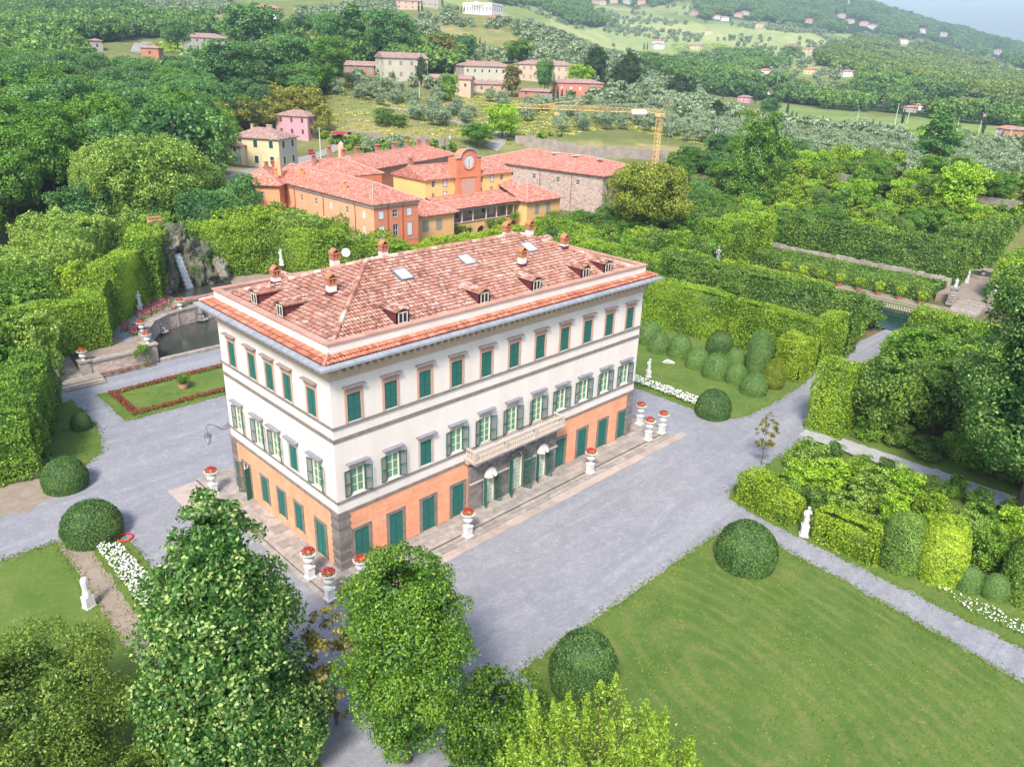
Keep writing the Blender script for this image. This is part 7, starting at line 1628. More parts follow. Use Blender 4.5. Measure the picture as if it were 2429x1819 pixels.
for kd, x, by, h, w_, lb in [
 (K_pale, 342, 530, 195, 205, 'great round pale-leaved tree towering over the left hedges'), (K_pale, 245, 520, 165, 105, 'yellowish tree left of the great round pale tree'),
 (K_round, 408, 430, 170, 165, 'big dark spreading tree beside the yellow house annex'), (K_oak, 460, 400, 95, 70, 'dark branchy tree in front of the cream annex'),
 (K_round, 552, 128, 92, 118, 'broad dark green tree below the white hilltop villa'), (K_round, 655, 118, 66, 70, 'rounded tree right of the broad dark one on the ridge'), (K_brz, 628, 128, 42, 34, 'small rusty brown tree on the ridge'), (K_round, 714, 128, 78, 66, 'bushy tree with a light crown on the ridge'), (K_pop, 768, 132, 104, 64, 'tallest dark tree of the ridge group'), (K_round, 843, 140, 92, 100, 'wide dome shaped tree at the right of the ridge group'), (K_brz, 680, 132, 50, 30, 'grey brown tree among the ridge group'), (K_shd, 780, 142, 40, 50, 'grey green bush under the tallest ridge tree'),
 (K_olive, 905, 120, 60, 62, 'blue grey cedar right of the ridge group'), (K_brz, 950, 148, 60, 70, 'brownish scrub trees left of the manor'), (K_round, 1002, 136, 50, 52, 'green tree above the long peach house'), (K_wood2, 1120, 140, 44, 54, 'light green tree above the manor roof'),
 (K_round, 385, 112, 55, 54, 'round bright tree left of the ruined grey building'), (K_brt, 1084, 300, 64, 80, 'round tree below the tip of the crane jib'), (K_brt, 1250, 190, 42, 52, 'vivid light green round tree by the coral house'), (K_round, 1175, 204, 62, 40, 'conical green tree in front of the peach building'), (K_brz, 1105, 210, 60, 40, 'pale brownish tree between manor and peach building'), (K_con, 1282, 188, 76, 58, 'dark spreading cedar behind the vivid green tree'), (K_con, 1355, 196, 72, 62, 'dark cedar right of the first cedar'), (K_con, 1335, 195, 50, 40, 'lower dark evergreen between the two cedars'), (K_con, 1465, 216, 48, 66, 'dark evergreen group in the valley grove'), (K_con, 910, 185, 55, 26, 'slim dark conifer against the cream farmhouse'), (K_shr, 968, 218, 50, 42, 'small round tree in front of the low cottage'),
 (K_gtree, 1628, 420, 150, 92, 'tall tree with a light top left of the orchard'), (K_gtree, 1590, 455, 104, 108, 'dark rounded tree below the tall light topped one'), (K_pop, 2010, 368, 108, 78, 'dark poplar rising from the olive grove'), (K_brt, 2060, 462, 86, 90, 'bright green tree standing by the ruined wall on the right'), (K_brt, 1632, 300, 32, 38, 'small bright round tree behind the tall light topped tree'), (K_pale, 1608, 275, 32, 36, 'small dull round tree left of the small bright one'), (K_round, 1660, 252, 32, 40, 'green tree beside the dull round one'), (K_con, 1545, 262, 38, 40, 'dark tree at the edge of the far grove'), (K_shd, 1732, 292, 26, 30, 'dark round bush among cypresses'),
 (K_wood2, 1030, 318, 46, 66, 'loose green bush tree by the track bend'), (K_olive, 855, 345, 46, 44, 'silvery olive behind the brick chimneys'), (K_olive, 800, 335, 34, 40, 'small silvery olive near the ruined wall'), (K_shd, 830, 272, 34, 48, 'dark fig bush on the dry meadow'), (K_shd, 862, 276, 26, 36, 'smaller dark bush on the dry meadow'),
 (K_wood2, 715, 190, 90, 74, 'tall thin tree over the woodland edge'), (K_wood, 640, 215, 110, 90, 'tall leafy tree at the woodland corner'), (K_wood3, 560, 230, 110, 100, 'blue green trees above the bamboo'), (K_wood, 490, 240, 120, 110, 'dense tree left above the bamboo'), (K_wood3, 600, 180, 60, 90, 'silvery green tree clump under the ridge group'),
 (K_shr, 1455, 366, 34, 44, 'green bush at the foot of the crane mast'), (K_shd, 1500, 372, 36, 50, 'dark bush right of the crane mast')]:
    tpx(kd, x, by, h, w_, lb)
big = K_pale
F_oliveoak = foliage('yellow_holm_leaves', [(.05, .07, .012), (.11, .14, .02), (.18, .21, .035), (.27, .29, .07)], patch=.25)
custom_tree('large round olive-yellow evergreen in front of the stone building', 110.5, 53.5, 17.2, 8.3, 6.2, ell(8.0, 2.4), F_oliveoak, 170, 1.6, 24000, .42, 41, None, .6, name='holm_oak', nb=8)
for k, (x, by, h) in enumerate([(510//1, 0, 0)]): pass
for i, (x, by, h) in enumerate([(1195, 222, 30), (1203, 222, 34), (1212, 226, 32), (1337, 222, 38), (1345, 223, 42), (1495, 210, 36), (1560, 215, 34), (1630, 226, 26), (1698, 252, 30), (1706, 272, 28), (1716, 273, 26), (1735, 275, 24), (1755, 278, 22), (1772, 280, 26), (1820, 284, 24), (1828, 284, 22), (1880, 288, 26), (1895, 290, 24), (1908, 291, 22), (1946, 272, 30), (2120, 292, 34), (2032, 275, 22), (1262, 160, 18), (1287, 160, 16), (1330, 172, 24), (904, 30, 22), (911, 30, 24), (990, 30, 14), (996, 30, 14), (1002, 30, 14), (1390, 110, 16), (1397, 110, 16), (955, 18, 22), (1036, 108, 24), (1047, 110, 18)]):
    tpx(K_cyp, x, by, h, h*.2, 'slim dark cypress on the slopes beyond the estate', group='cypresses on the slopes')
for i, (x, by, h, w_) in enumerate([(480, 300, 70, 60), (515, 285, 60, 60), (545, 290, 66, 56), (580, 280, 60, 56), (610, 262, 62, 56), (645, 258, 62, 60), (680, 262, 66, 52), (700, 290, 60, 40), (660, 246, 50, 50), (500, 318, 50, 50), (470, 335, 50, 50), (590, 245, 56, 60), (690, 300, 36, 30)]):
    tpx(K_bam, x, by, h, w_, 'arching yellow-green bamboo clump behind the pink and yellow houses', group='bamboo clumps')

# -------- shrubs of the bosquets: scattered in world space --------
def scatter(poly, spacing, seed, tries=None, avoid=()):
    R = random.Random(seed); xs = [p[0] for p in poly]; ys = [p[1] for p in poly]; out = []
    A = (max(xs)-min(xs))*(max(ys)-min(ys)); 
    for _ in range(int(A/spacing**2*9)):
        x, y = R.uniform(min(xs), max(xs)), R.uniform(min(ys), max(ys))
        if not inpoly(np.array([x]), np.array([y]), poly)[0]: continue
        if any((x-a)**2+(y-b_)**2 < spacing**2 for a, b_ in out) or any(a <= x <= b_ and c <= y <= d for a, b_, c, d in avoid): continue
        out.append((x, y))
    return out
def fill(poly, spacing, seed, kinds, h, r, label, group, avoid=()):
    R = random.Random(seed+1)
    for x, y in scatter(poly, spacing, seed, avoid=avoid):
        k = R.choice(kinds); k.put(x, y, float(Z(x, y)), R.uniform(*h), R.uniform(*r), label, group)
HED = [(83, 86.5, 1, 29), (89, 92.5, 3, 35), (104, 124, 30.5, 38)]
fill([(36, -15.5), (42, -15.0), (44.2, -20), (44.5, -30), (43, -40), (38, -46), (36, -30)], 2.5, 3, [K_shr, K_shy, K_shyb, K_shd, K_shr, K_shp], (2.2, 4.6), (1.3, 2.0), 'leafy shrub in the thicket between the verge and the pale path', 'shrubs between the two paths')
fill([(55.2, -16.5), (72, -13), (74, -30), (80, -50), (56, -50)], 5.2, 5, [K_oak, K_gtree, K_pale, K_brz], (6.0, 9.0), (3.4, 4.6), 'dark evergreen tree in the grove right of the avenue', 'dark grove right of the avenue')
fill([(53.5, -17.5), (57, -17.5), (57.5, -60), (55.0, -60)], 2.4, 6, [K_shd, K_shr, K_shd], (2.0, 3.6), (1.2, 1.8), 'low dark bush along the far side of the pale path', 'bushes along the pale path')
fill([(45.2, -15.5), (48.4, -15.5), (48.5, -45), (45.0, -45)], 1.9, 26, [K_shd, K_shr, K_shd], (1.3, 2.6), (.8, 1.25), 'low bush', 'bushes before the pale path')
fill([(76.5, -12), (91, -10), (94, -30), (110, -45), (82, -45)], 5.0, 7, [K_oak, K_shr, K_round], (4.0, 6.0), (2.4, 3.4), 'tree in the thicket on the near side of the pool', 'thicket near the pool')
fill([(70.8, -2.4), (76.2, -2.4), (76.2, 27), (70.8, 27)], 2.7, 8, [K_shr, K_shd, K_shy], (4.0, 5.8), (1.5, 2.2), 'shrub filling the space between the two tall hedges', 'shrubs between tall hedges')
fill([(80.8, -3), (94, -3), (94, 50), (88, 62), (80, 50)], 3.4, 9, [K_shr, K_shd, K_shy, K_shr], (4.0, 6.2), (1.8, 2.8), 'shrub in the green maze right of the villa', 'maze shrubs', HED)
fill([(94.5, 28), (104, 29), (125, 39), (150, 48), (150, 66), (128, 72), (100, 70), (94, 60)], 4.2, 10, [K_shr, K_shd, K_shy, K_oak, K_wood2], (4.5, 8.5), (2.2, 3.6), 'leafy young tree in the thicket round the great yellow evergreen', 'thicket before the stone building', HED+[(108, 113, 51, 56)])
fill([(131, -3), (176, 4), (190, 30), (196, 60), (152, 66), (131, 40)], 4.8, 11, [K_wood2, K_shr, K_shy, K_oak, K_brt], (5.0, 8.2), (2.4, 3.8), 'bright leafy tree in the orchard thicket behind the water garden', 'orchard thicket')
fill([(156, 66), (196, 62), (200, 86), (158, 88)], 6.5, 12, [K_wood2, K_round], (6, 9), (3, 4.2), 'dark tree in front of the low shed', 'trees by the low shed')
fill([(-60, 48), (-12, 50), (-4, 72), (-12, 92), (-60, 92)], 5.0, 13, [K_shr, K_oak, K_wood2, K_shy], (6, 9.5), (2.8, 4.0), 'bushy tree between the left hedges and the wood', 'trees above the left hedges')
fill([(24, 98), (48, 100), (46, 112), (30, 118)], 5.5, 14, [K_oak, K_round, K_wood], (9, 13), (3.5, 5), 'dark tree in the hollow behind the great round tree', 'hollow trees')
fill([(-40, 33), (-27, 33), (-12, 46), (-14, 54), (-40, 54)], 3.4, 15, [K_shy, K_shr, K_shy], (7.0, 8.3), (2.0, 2.8), 'yellow-green crown rising above the left edge hedge', 'crowns above the left edge hedge')
fill([(36, 84), (58, 72), (60, 79), (57, 106), (50, 106), (40, 98)], 3.8, 16, [K_shr, K_shy, K_shd], (2.6, 4.3), (1.8, 2.6), 'clipped garden tree below the orange wing', 'garden trees below the orange wing')
fill([(86, 70), (102, 69), (112, 72), (112, 79), (90, 80)], 4.0, 17, [K_shr, K_shy], (.9, 1.5), (1.3, 1.9), 'shrub under the arcade', 'shrubs under the arcade')
for (x, y, z, w_) in ((84.5, 84.0, 1.6, 2.6), (93.8, 84.2, 1.8, 1.2), (97.2, 84.2, 1.8, 1.4), (111.5, 81.2, 2.4, 2.6), (101.3, 84.0, 2.6, 1.2)):
    _P = np.array([x, y, z])+np.random.default_rng(int(x)).normal(size=(500, 3))*[w_*.55, .3, .35]; tag(link('vine', leaf_mesh('vine', _P, np.tile([-.2, -.5, .6], (500, 1)), .3, F_green), None), {84: 'green vine over the left arches of the arcade', 93: 'vine between the middle arches of the arcade', 97: 'leafy vine right of the middle arches', 111: 'long green vine across the right pavilion front', 101: 'vine at the right end of the gallery'}[int(x)], 'vine')

# -------- woodland on the left, olive groves --------
def region_pts(polys, rmin, rmax, spacing, seed, pxr=(-120, 2330), pyr=(-60, 1700), fn=None):
    r = np.random.default_rng(seed); out = []; rr = rmin
    while rr < rmax:
        s_ = spacing(rr); azs = np.arange(-12, 100, math.degrees(s_/rr)); az = np.radians(azs+r.uniform(-.38, .38, len(azs))*math.degrees(s_/rr)); R_ = rr+r.uniform(-.4, .4, len(azs))*s_
        out.append(np.stack([CAM[0]+R_*np.sin(az), CAM[1]+R_*np.cos(az)], 1)); rr += s_
    P = np.vstack(out); z = Z(P[:, 0], P[:, 1]); P = np.column_stack([P, z]); px, py, w = project(P)
    m = (w > 0) & (px > pxr[0]) & (px < pxr[1]) & (py > pyr[0]) & (py < pyr[1])
    jx = px+snoise(P[:, :2], 40, 12)*6; jy = py+snoise(P[:, :2], 40, 13)*3
    if polys is not None:
        k = np.zeros(len(P), bool)
        for q in polys: k |= inpoly(jx, jy, q)
        m &= k
    m &= ~((P[:, 0] > -16) & (P[:, 0] < 150) & (P[:, 1] < 98)); m &= ~((P[:, 0] > 44) & (P[:, 0] < 215) & (P[:, 1] < 140) & (P[:, 1] > 70))
    return P[m], px[m], py[m]
def clear_of(P, px, py, boxes):
    m = np.ones(len(P), bool)
    for a, b_, c, d in boxes: m &= ~((px > a) & (px < b_) & (py > c) & (py < d))
    return P[m]
HB = [(490, 650, 285, 410), (590, 690, 262, 330), (402, 505, 85, 138), (296, 352, 100, 150), (528, 632, 8, 68), (265, 400, 85, 118), (190, 240, 95, 120), (730, 820, 145, 190), (855, 960, 10, 40), (985, 1075, 5, 52)]
Pw, px, py = region_pts(DWOOD[:1], 118, 900, lambda r: 8.6 if r < 330 else 10+(r-330)*.012, 5); Pw = clear_of(Pw, px, py, HB); dw = np.hypot(Pw[:, 0]-CAM[0], Pw[:, 1]-CAM[1]); Pw = Pw[np.argsort(dw)]
R = random.Random(8)
def pk(x, y):
    v = float(snoise(np.array([[x, y]]), 60, 77)[0])+R.uniform(-.35, .35); return K_wood3 if v > .45 else (K_wood2 if v < -.15 else K_wood)
for x, y, z in Pw[:285]:
    k = pk(x, y); dd = math.hypot(x-CAM[0], y-CAM[1]); f_ = 1 if dd < 300 else max(.62, 1-(dd-300)/500); k.put(x, y, z-.5, R.uniform(11.5, 16)*f_, R.uniform(4.6, 6.2)*(.4+.6*f_), 'broadleaf tree in the dense wood covering the left of the picture', 'woodland trees on the left', name='woodland_tree')
wood_rest = Pw[285:]
OL = [[(1180, 232), (1330, 238), (1500, 214), (1620, 262), (1900, 296), (2000, 306), (2300, 330), (2300, 455), (2120, 420), (2000, 405), (1830, 385), (1640, 352), (1500, 322), (1300, 296), (1190, 300)],
      [(700, 196), (760, 172), (870, 176), (960, 200), (940, 232), (860, 232), (780, 222), (740, 226)], [(890, 236), (960, 232), (1050, 250), (1000, 282), (900, 268)], [(1000, 232), (1120, 212), (1180, 232), (1180, 262), (1060, 258)], [(1240, 190), (1500, 190), (1520, 214), (1350, 232), (1230, 222)]]
OLH = [[(350, 150), (460, 118), (560, 132), (700, 140), (760, 165), (700, 190), (520, 165), (380, 165)], [(520, 45), (700, 20), (860, 0), (1000, 34), (1150, 60), (1240, 90), (1340, 140), (1480, 190), (1250, 190), (1130, 140), (960, 130), (880, 90), (800, 40), (620, 60)], [(0, 0), (500, 0), (520, 40), (400, 30), (200, 60)]]
Po, px, py = region_pts(OL, 150, 760, lambda r: 7.2, 6); Po = clear_of(Po, px, py, [(1080, 1230, 130, 225), (1230, 1310, 185, 215), (1040, 1130, 240, 305), (1980, 2045, 300, 372), (2020, 2110, 420, 470)])
do = np.hypot(Po[:, 0]-CAM[0], Po[:, 1]-CAM[1]); keep = np.random.default_rng(3).uniform(0, 1, len(Po)) < .80; Po, do = Po[keep], do[keep]; Po = Po[np.argsort(do)]
for x, y, z in Po[:290]:
    K_olive.put(x, y, z-.15, R.uniform(4.2, 6.2), R.uniform(2.3, 3.5), 'silver-green olive tree in the groves beyond the estate wall', 'olive trees in the groves')
olive_rest = Po[290:]
# -------- far vegetation as instanced masses --------
def gn_mass(name, label, pts, scales, protos, zs=None, cat=None):
    """one object: points that carry plants through geometry nodes, several plant shapes taking turns"""
    n = len(pts); pm = bpy.data.meshes.new(name); pm.vertices.add(n); pm.vertices.foreach_set('co', pts.astype(np.float32).ravel()); r = np.random.default_rng(n)
    for an, va in (('sc', scales), ('rz', r.uniform(0, 6.28, n)), ('pick', r.integers(0, len(protos), n).astype(float))):
        a = pm.attributes.new(an, 'FLOAT', 'POINT'); a.data.foreach_set('value', np.asarray(va, dtype=np.float32))
    pm.update()
    ng = bpy.data.node_groups.new(name, 'GeometryNodeTree'); ng.interface.new_socket('Geometry', in_out='INPUT', socket_type='NodeSocketGeometry'); ng.interface.new_socket('Geometry', in_out='OUTPUT', socket_type='NodeSocketGeometry')
    N_, l = ng.nodes.new, ng.links.new; gi, go, jn, cx = N_('NodeGroupInput'), N_('NodeGroupOutput'), N_('GeometryNodeJoinGeometry'), N_('ShaderNodeCombineXYZ'); at = {}
    for an in ('sc', 'rz', 'pick'): q = N_('GeometryNodeInputNamedAttribute'); q.data_type = 'FLOAT'; q.inputs[0].default_value = an; at[an] = q.outputs['Attribute']
    l(at['rz'], cx.inputs[2])
    for i, me in enumerate(protos):
        src = bpy.data.objects.new(name+'_source', me); ip, oi, cp = N_('GeometryNodeInstanceOnPoints'), N_('GeometryNodeObjectInfo'), N_('FunctionNodeCompare'); oi.inputs[0].default_value = src
        cp.data_type = 'FLOAT'; cp.operation = 'EQUAL'; cp.inputs[1].default_value = float(i); cp.inputs['Epsilon'].default_value = .1; l(at['pick'], cp.inputs[0])
        l(gi.outputs[0], ip.inputs['Points']); l(cp.outputs[0], ip.inputs['Selection']); l(oi.outputs['Geometry'], ip.inputs['Instance']); l(at['sc'], ip.inputs['Scale']); l(cx.outputs[0], ip.inputs['Rotation']); l(ip.outputs[0], jn.inputs[0])
    l(jn.outputs[0], go.inputs[0]); ob = link(name, pm, None); md = ob.modifiers.new('plants', 'NODES'); md.node_group = ng; tag(ob, label, None, kind='stuff')
def mini(name, mat, R_, H, n, leaf, seed, nl=14):
    r = np.random.default_rng(seed); P, N = crown_pts(r, H*.12, H, ell(R_), nl, R_*.36, n); return crown_mesh(name, r, H*.05, H, ell(R_), mat, P, N, leaf)
F_woodf = foliage('far_wood_leaves', [(.035, .082, .032), (.07, .14, .048), (.115, .2, .066), (.175, .265, .09)], patch=.35, pscale=.012, gloss=.02)
mw = [mini('wood_plant', F_woodf, .62, 1.15, 300, .17, k) for k in range(3)]; mo = [mini('olive_plant', F_olive, .55, .95, 90, .26, 10+k, 8) for k in range(3)]; ms = [mini('scrub_plant', F_hedge, .6, .9, 110, .26, 20+k, 8) for k in range(2)]
def many(polys, r0_, r1_, sp, seed, **kw):
    P, px, py = region_pts(polys, r0_, r1_, sp, seed, pyr=(-80, 700), **kw); return P, np.hypot(P[:, 0]-CAM[0], P[:, 1]-CAM[1]), px, py
P1, d1, px, py = many(FARWOOD+DWOOD, 330, 4200, lambda r: 6.8+r*.0034, 21); m = np.ones(len(P1), bool)
for a, b_, c, d in HB: m &= ~((px > a) & (px < b_) & (py > c) & (py < d))
m &= ~(inpoly(px, py, DWOOD[0]) & (d1 < 900))
for q_ in FARH: m &= ~((np.abs(px-q_[1]) < 15) & (py > q_[2]-9) & (py < q_[2]+24))
m &= snoise(P1[:, :2], 90, 55)*.5+snoise(P1[:, :2], 30, 56)*.4 > -.42
m &= ~(inpoly(px, py, FARWOOD[3]) & (snoise(P1[:, :2], 80, 57) < -.1))
P1, d1 = P1[m], d1[m]
P1 = np.vstack([P1, wood_rest]); d1 = np.concatenate([d1, np.hypot(wood_rest[:, 0]-CAM[0], wood_rest[:, 1]-CAM[1])])
rr_ = np.random.default_rng(2); _lit = inpoly(project(P1)[0], project(P1)[1], FARWOOD[2]); _s = (6.6+d1*.0028)*rr_.uniform(.8, 1.45, len(P1)); gn_mass('distant_wood', 'distant woods on the far hills', P1[~_lit], _s[~_lit], mw); gn_mass('sunlit_hill_wood', 'wood on the rounded far hill in sunlit leaf colours', P1[_lit], _s[_lit]*.9, [mini('sunlit_wood_plant', foliage('sunlit_wood_leaves', [(.06, .10, .03), (.10, .15, .045), (.16, .21, .06), (.22, .28, .085)], patch=.3, pscale=.01), .62, 1.0, 260, .2, 50+q_) for q_ in range(2)])  # rounded hill wood: sunlight put into its lighter leaf colours
P2, d2, px, py = many(OLH, 330, 1500, lambda r: 7.4+r*.0016, 22); k = (rr_.uniform(0, 1, len(P2)) < .86) & ~inpoly(px, py, MEADOW[4]); 
for a, b_, c, d in HB[2:]: k &= ~((px > a) & (px < b_) & (py > c) & (py < d))
P2, d2 = P2[k], d2[k]; P2 = np.vstack([P2, olive_rest]); gn_mass('distant_olive_grove', 'olive groves on the hillside seen as a mass', P2, rr_.uniform(4.6, 6.6, len(P2)), mo)
P3, d3, px, py = many([[(900, -60), (1200, 80), (1400, 180), (1500, 215), (1900, 290), (2330, 320), (2330, 60), (1870, -60)]], 700, 3300, lambda r: 10+r*.0042, 23)
k = np.zeros(len(P3), bool); dens = snoise(P3[:, :2], 220, 31)*.5+snoise(P3[:, :2], 60, 32)*.4; k = (dens > .1) & ~inpoly(px, py, VINE) & ~inpoly(px, py, BRIGHT[1])
for q_ in FARH: k &= ~((np.abs(px-q_[1]) < 12) & (py > q_[2]-6) & (py < q_[2]+16))
wd_ = wooded(P3[:, 0], P3[:, 1], P3[:, 2]); k &= ~wd_; P3, d3, dn_ = P3[k], d3[k], dens[k]
sc_ = (dn_ > .62); gn_mass('distant_scrub', 'hedgerows and copses between the far fields', P3[sc_], (5+d3[sc_]*.0035)*rr_.uniform(.8, 1.5, sc_.sum()), mw[:2]); gn_mass('far_olive_grove', 'olive terraces on the far slopes', P3[~sc_], (4.6+d3[~sc_]*.0022)*rr_.uniform(.7, 1.2, (~sc_).sum()), mo)
# low scrub and creepers on the banks
P4, d4, px, py = many([[(1110, 318), (1330, 342), (1560, 366), (1560, 400), (1400, 372), (1180, 338)], [(1960, 380), (2330, 400), (2330, 520), (2080, 455), (1960, 410)], [(850, 330), (1000, 318), (1010, 345), (870, 350)], [(700, 300), (960, 320), (900, 345), (780, 340)], [(1150, 290), (1500, 320), (1500, 332), (1150, 302)]], 150, 420, lambda r: 3.4, 24); gn_mass('bank_scrub', 'low scrub and creepers on the banks', P4, rr_.uniform(1.4, 3.2, len(P4)), ms)
P5, d5, px, py = many([[(1000, 205), (1300, 240), (1620, 290), (2300, 330), (2300, 455), (1500, 345), (1000, 300)], [(700, 180), (1000, 205), (1000, 300), (700, 285)]], 180, 520, lambda r: 4.2, 25); F_grass = foliage('dry_grass', [(.16, .17, .06), (.25, .24, .10), (.38, .34, .16), (.5, .44, .24)], patch=.4, pscale=.05, gloss=0)
mg = []
for s_ in range(2):
    r = np.random.default_rng(60+s_); P = np.column_stack([r.normal(size=(70, 2))*.8, r.uniform(0, .22, 70)]); mg.append(leaf_mesh('grass_tuft', P, np.tile([.4, .2, .5], (70, 1)), .5, F_grass, .9, r))
gn_mass('dry_grass', 'dry grass in the meadows', P5, rr_.uniform(.7, 1.5, len(P5)), mg)
# ================= CRANE, ROADS, POLES, CAR =================
crx, cry, crz = gnd(1413, 364); crx, cry = crx*.97+CAM[0]*.03, cry*.97+CAM[1]*.03; crz = float(Z(crx, cry)); hgt_ = 18.0
for h in np.arange(8, 40, .25):
    if project((crx, cry, crz+h))[1] < 250: hgt_ = float(h); break
crane = thing('tower_crane', 'yellow tower crane with a long lattice jib pointing left behind the stone building', 'crane', (crx, cry, crz))
def lattice(mb, p, q, w, n, r=.05, tri=False):
    p, q = Vector(p), Vector(q); d = (q-p).normalized(); a = d.cross(Vector((0, 0, 1))) if abs(d.z) < .9 else Vector((1, 0, 0)); a.normalize(); b_ = d.cross(a).normalized()
    offs = [(a*w/2+b_*w/2), (a*-w/2+b_*w/2), (a*-w/2-b_*w/2), (a*w/2-b_*w/2)] if not tri else [a*w/2, a*-w/2, b_*(-w*.95 if b_.z < 0 else w*.95)]
    m = len(offs)
    for o_ in offs: mb.tube([p+o_, q+o_], r*1.35, 4)
    for k in range(n):
        s0, s1 = p.lerp(q, k/n), p.lerp(q, (k+1)/n)
        for i in range(m): mb.tube([s0+offs[i], s1+offs[(i+1) % m]], r, 3); mb.tube([s1+offs[i], s1+offs[(i+1) % m]], r, 3)
mb = MB(); lattice(mb, (0, 0, -1), (0, 0, hgt_), 1.25, 16, .05); mb.build('mast', M_yel, crane)
MB().box(-1.6, 1.6, -1.6, 1.6, -2, 1.6).build('ballast', M_lint, crane)
je = np.array(flat(1114, 233, crz+hgt_+1.0)); jd = np.array([je[0]-crx, je[1]-cry]); jl = float(np.linalg.norm(jd)); jd /= jl; print('crane jib', jl, 'mast', hgt_, 'pos', crx, cry, crz)
J = lambda s_, z, o_=0: (jd[0]*s_-jd[1]*o_, jd[1]*s_+jd[0]*o_, hgt_+z)
mb = MB(); lattice(mb, J(-1.5, .5), J(jl, 1.0), 1.15, int(jl/1.25), .035, True); mb.build('jib', M_yel, crane)
MB().box(-1.0, 1.0, -1.0, 1.0, hgt_-.3, hgt_+.5).build('slewing_ring', M_yel, crane)
pk_ = flat(1452, 219, crz+hgt_+4.5); pl_ = (pk_[0]-crx, pk_[1]-cry, hgt_+4.5)
mb = MB(); mb.tube([J(0, .5), pl_], .16, 5); mb.build('strut', M_yel, crane); mb = MB(); mb.tube([pl_, (pl_[0]*.98, pl_[1]*.98, 0)], .04, 4); mb.tube([pl_, J(0, 3.5), J(jl*.55, 1.8)], .05, 4); mb.build('cable', M_steel, crane)
mb = MB(); mb.tube([J(jl*.62, 1.8), J(jl*.55, 3.6), J(jl*.85, 1.8)], .07, 4); mb.build('tie', M_yel, crane); MB().box(-.6, .6, -.4, .4, hgt_-.6, hgt_+.1).build('trolley', M_yel, crane, (jd[0]*jl*.72, jd[1]*jl*.72, 0))
MB().tube([J(jl*.72, 0), J(jl*.72, -1.6)], .05, 4).build('hook', M_steel, crane)
bd = MB(); bd.add([J(jl*.10, .2, -.7), J(jl*.20, .2, -.7), J(jl*.20, 1.4, -.7), J(jl*.10, 1.4, -.7), J(jl*.10, .2, .72), J(jl*.20, .2, .72), J(jl*.20, 1.4, .72), J(jl*.10, 1.4, .72)], [(0, 1, 2, 3), (4, 5, 6, 7)]); bd.build('sign_board', M_white, crane)
def ribbon(name, label, pxs, w, mat, lift=.12, world=False):
    g = [np.array((p if world else gnd(*p)[:2])) for p in pxs]; pts = []
    for i in range(len(g)-1):
        n = max(2, int(np.linalg.norm(g[i+1]-g[i])/3))
        p0 = g[max(i-1, 0)]; p1, p2 = g[i], g[i+1]; p3 = g[min(i+2, len(g)-1)]
        for k in range(n):
            t = k/n; pts.append(.5*((2*p1)+(p2-p0)*t+(2*p0-5*p1+4*p2-p3)*t*t+(3*p1-p0-3*p2+p3)*t**3))
    pts.append(g[-1]); pts = np.array(pts); d = np.gradient(pts, axis=0); d /= np.linalg.norm(d, axis=1)[:, None]; nn = np.stack([-d[:, 1], d[:, 0]], 1); V = []
    offs = np.linspace(-.5, .5, 5)
    for s_ in offs: q = pts+nn*w*s_; V.append(np.column_stack([q, Z(q[:, 0], q[:, 1])+lift]))
    n = len(pts); V = np.array(V).reshape(-1, 3); F = [(s_*n+i, (s_+1)*n+i, (s_+1)*n+i+1, s_*n+i+1) for s_ in range(4) for i in range(n-1)]
    o = link(name, mesh_np(name, V, F, [mat])); return tag(o, label, None, kind='structure')
M_road = plain('pale_tarmac', (.36, .34, .33), (.28, .27, .265), .95, .8)
ribbon('road', 'pale road passing the yellow house up to the red canopy', [(455, 412), (530, 388), (600, 366), (660, 344), (720, 322), (745, 306), (770, 296)], 6.5, M_road)
ribbon('dirt_track', 'gravel track climbing past the olive grove', [(1060, 322), (1080, 300), (1072, 288), (1030, 276), (985, 262), (950, 252), (900, 242), (840, 234)], 4.5, M_road)
ribbon('dirt_track', 'white track in the clearing on the upper left', [(292, 112), (300, 104), (318, 92)], 6, M_road, .3)
ribbon('terrace_yard', 'pale yard in front of the yellow house', [(500, 378), (560, 376), (600, 364)], 8, M_dirt, .1)
def car(label, px_, py_, mat, heading):
    x, y, z = gnd(px_, py_); t = thing('parked_car', label, 'car', (x, y, z+.12), heading)
    prof = [(-2.05, .35), (-2.0, .8), (-1.2, .95), (-.6, 1.42), (.75, 1.45), (1.5, 1.0), (2.0, .9), (2.05, .4)]; mb = MB()
    n = len(prof); mb.add([(a, -.85, b_) for a, b_ in prof]+[(a, .85, b_) for a, b_ in prof], [tuple(range(n)), tuple(range(2*n-1, n-1, -1))]+[(i, (i+1) % n, n+(i+1) % n, n+i) for i in range(n)]); mb.build('body', mat, t)
    mb = MB(); mb.add([(-1.1, -.862, .97), (-.58, -.862, 1.36), (.72, -.862, 1.39), (1.35, -.862, 1.02)], [(0, 1, 2, 3)]); mb.add([(-1.1, .862, .97), (-.58, .862, 1.36), (.72, .862, 1.39), (1.35, .862, 1.02)], [(0, 3, 2, 1)]); mb.add([(-1.2, -.75, .97), (-1.2, .75, .97), (-.64, .7, 1.41), (-.64, -.7, 1.41)], [(0, 1, 2, 3)]); mb.build('window', M_glassd, t)
    w_ = MB(lambda a, b_, c: (a, c, b_)).lathe([(.33, -.1), (.33, .1)], 12).mesh('wheel', M_iron)
    for a in (-1.3, 1.3):
        for b_ in (-.8, .8): link('wheel', w_, t, (a, b_, .33))
car('small red car parked by the road behind the orange roofs', 672, 334, plain('red_car_paint', (.5, .02, .04), (.45, .02, .04), .3, 1), 1.0)
cn_ = thing('red_canopy', 'dark red fabric canopy over the parking place by the road', 'canopy', (*gnd(741, 306)[:2], gnd(741, 306)[2]), .5)
mb = MB(); 
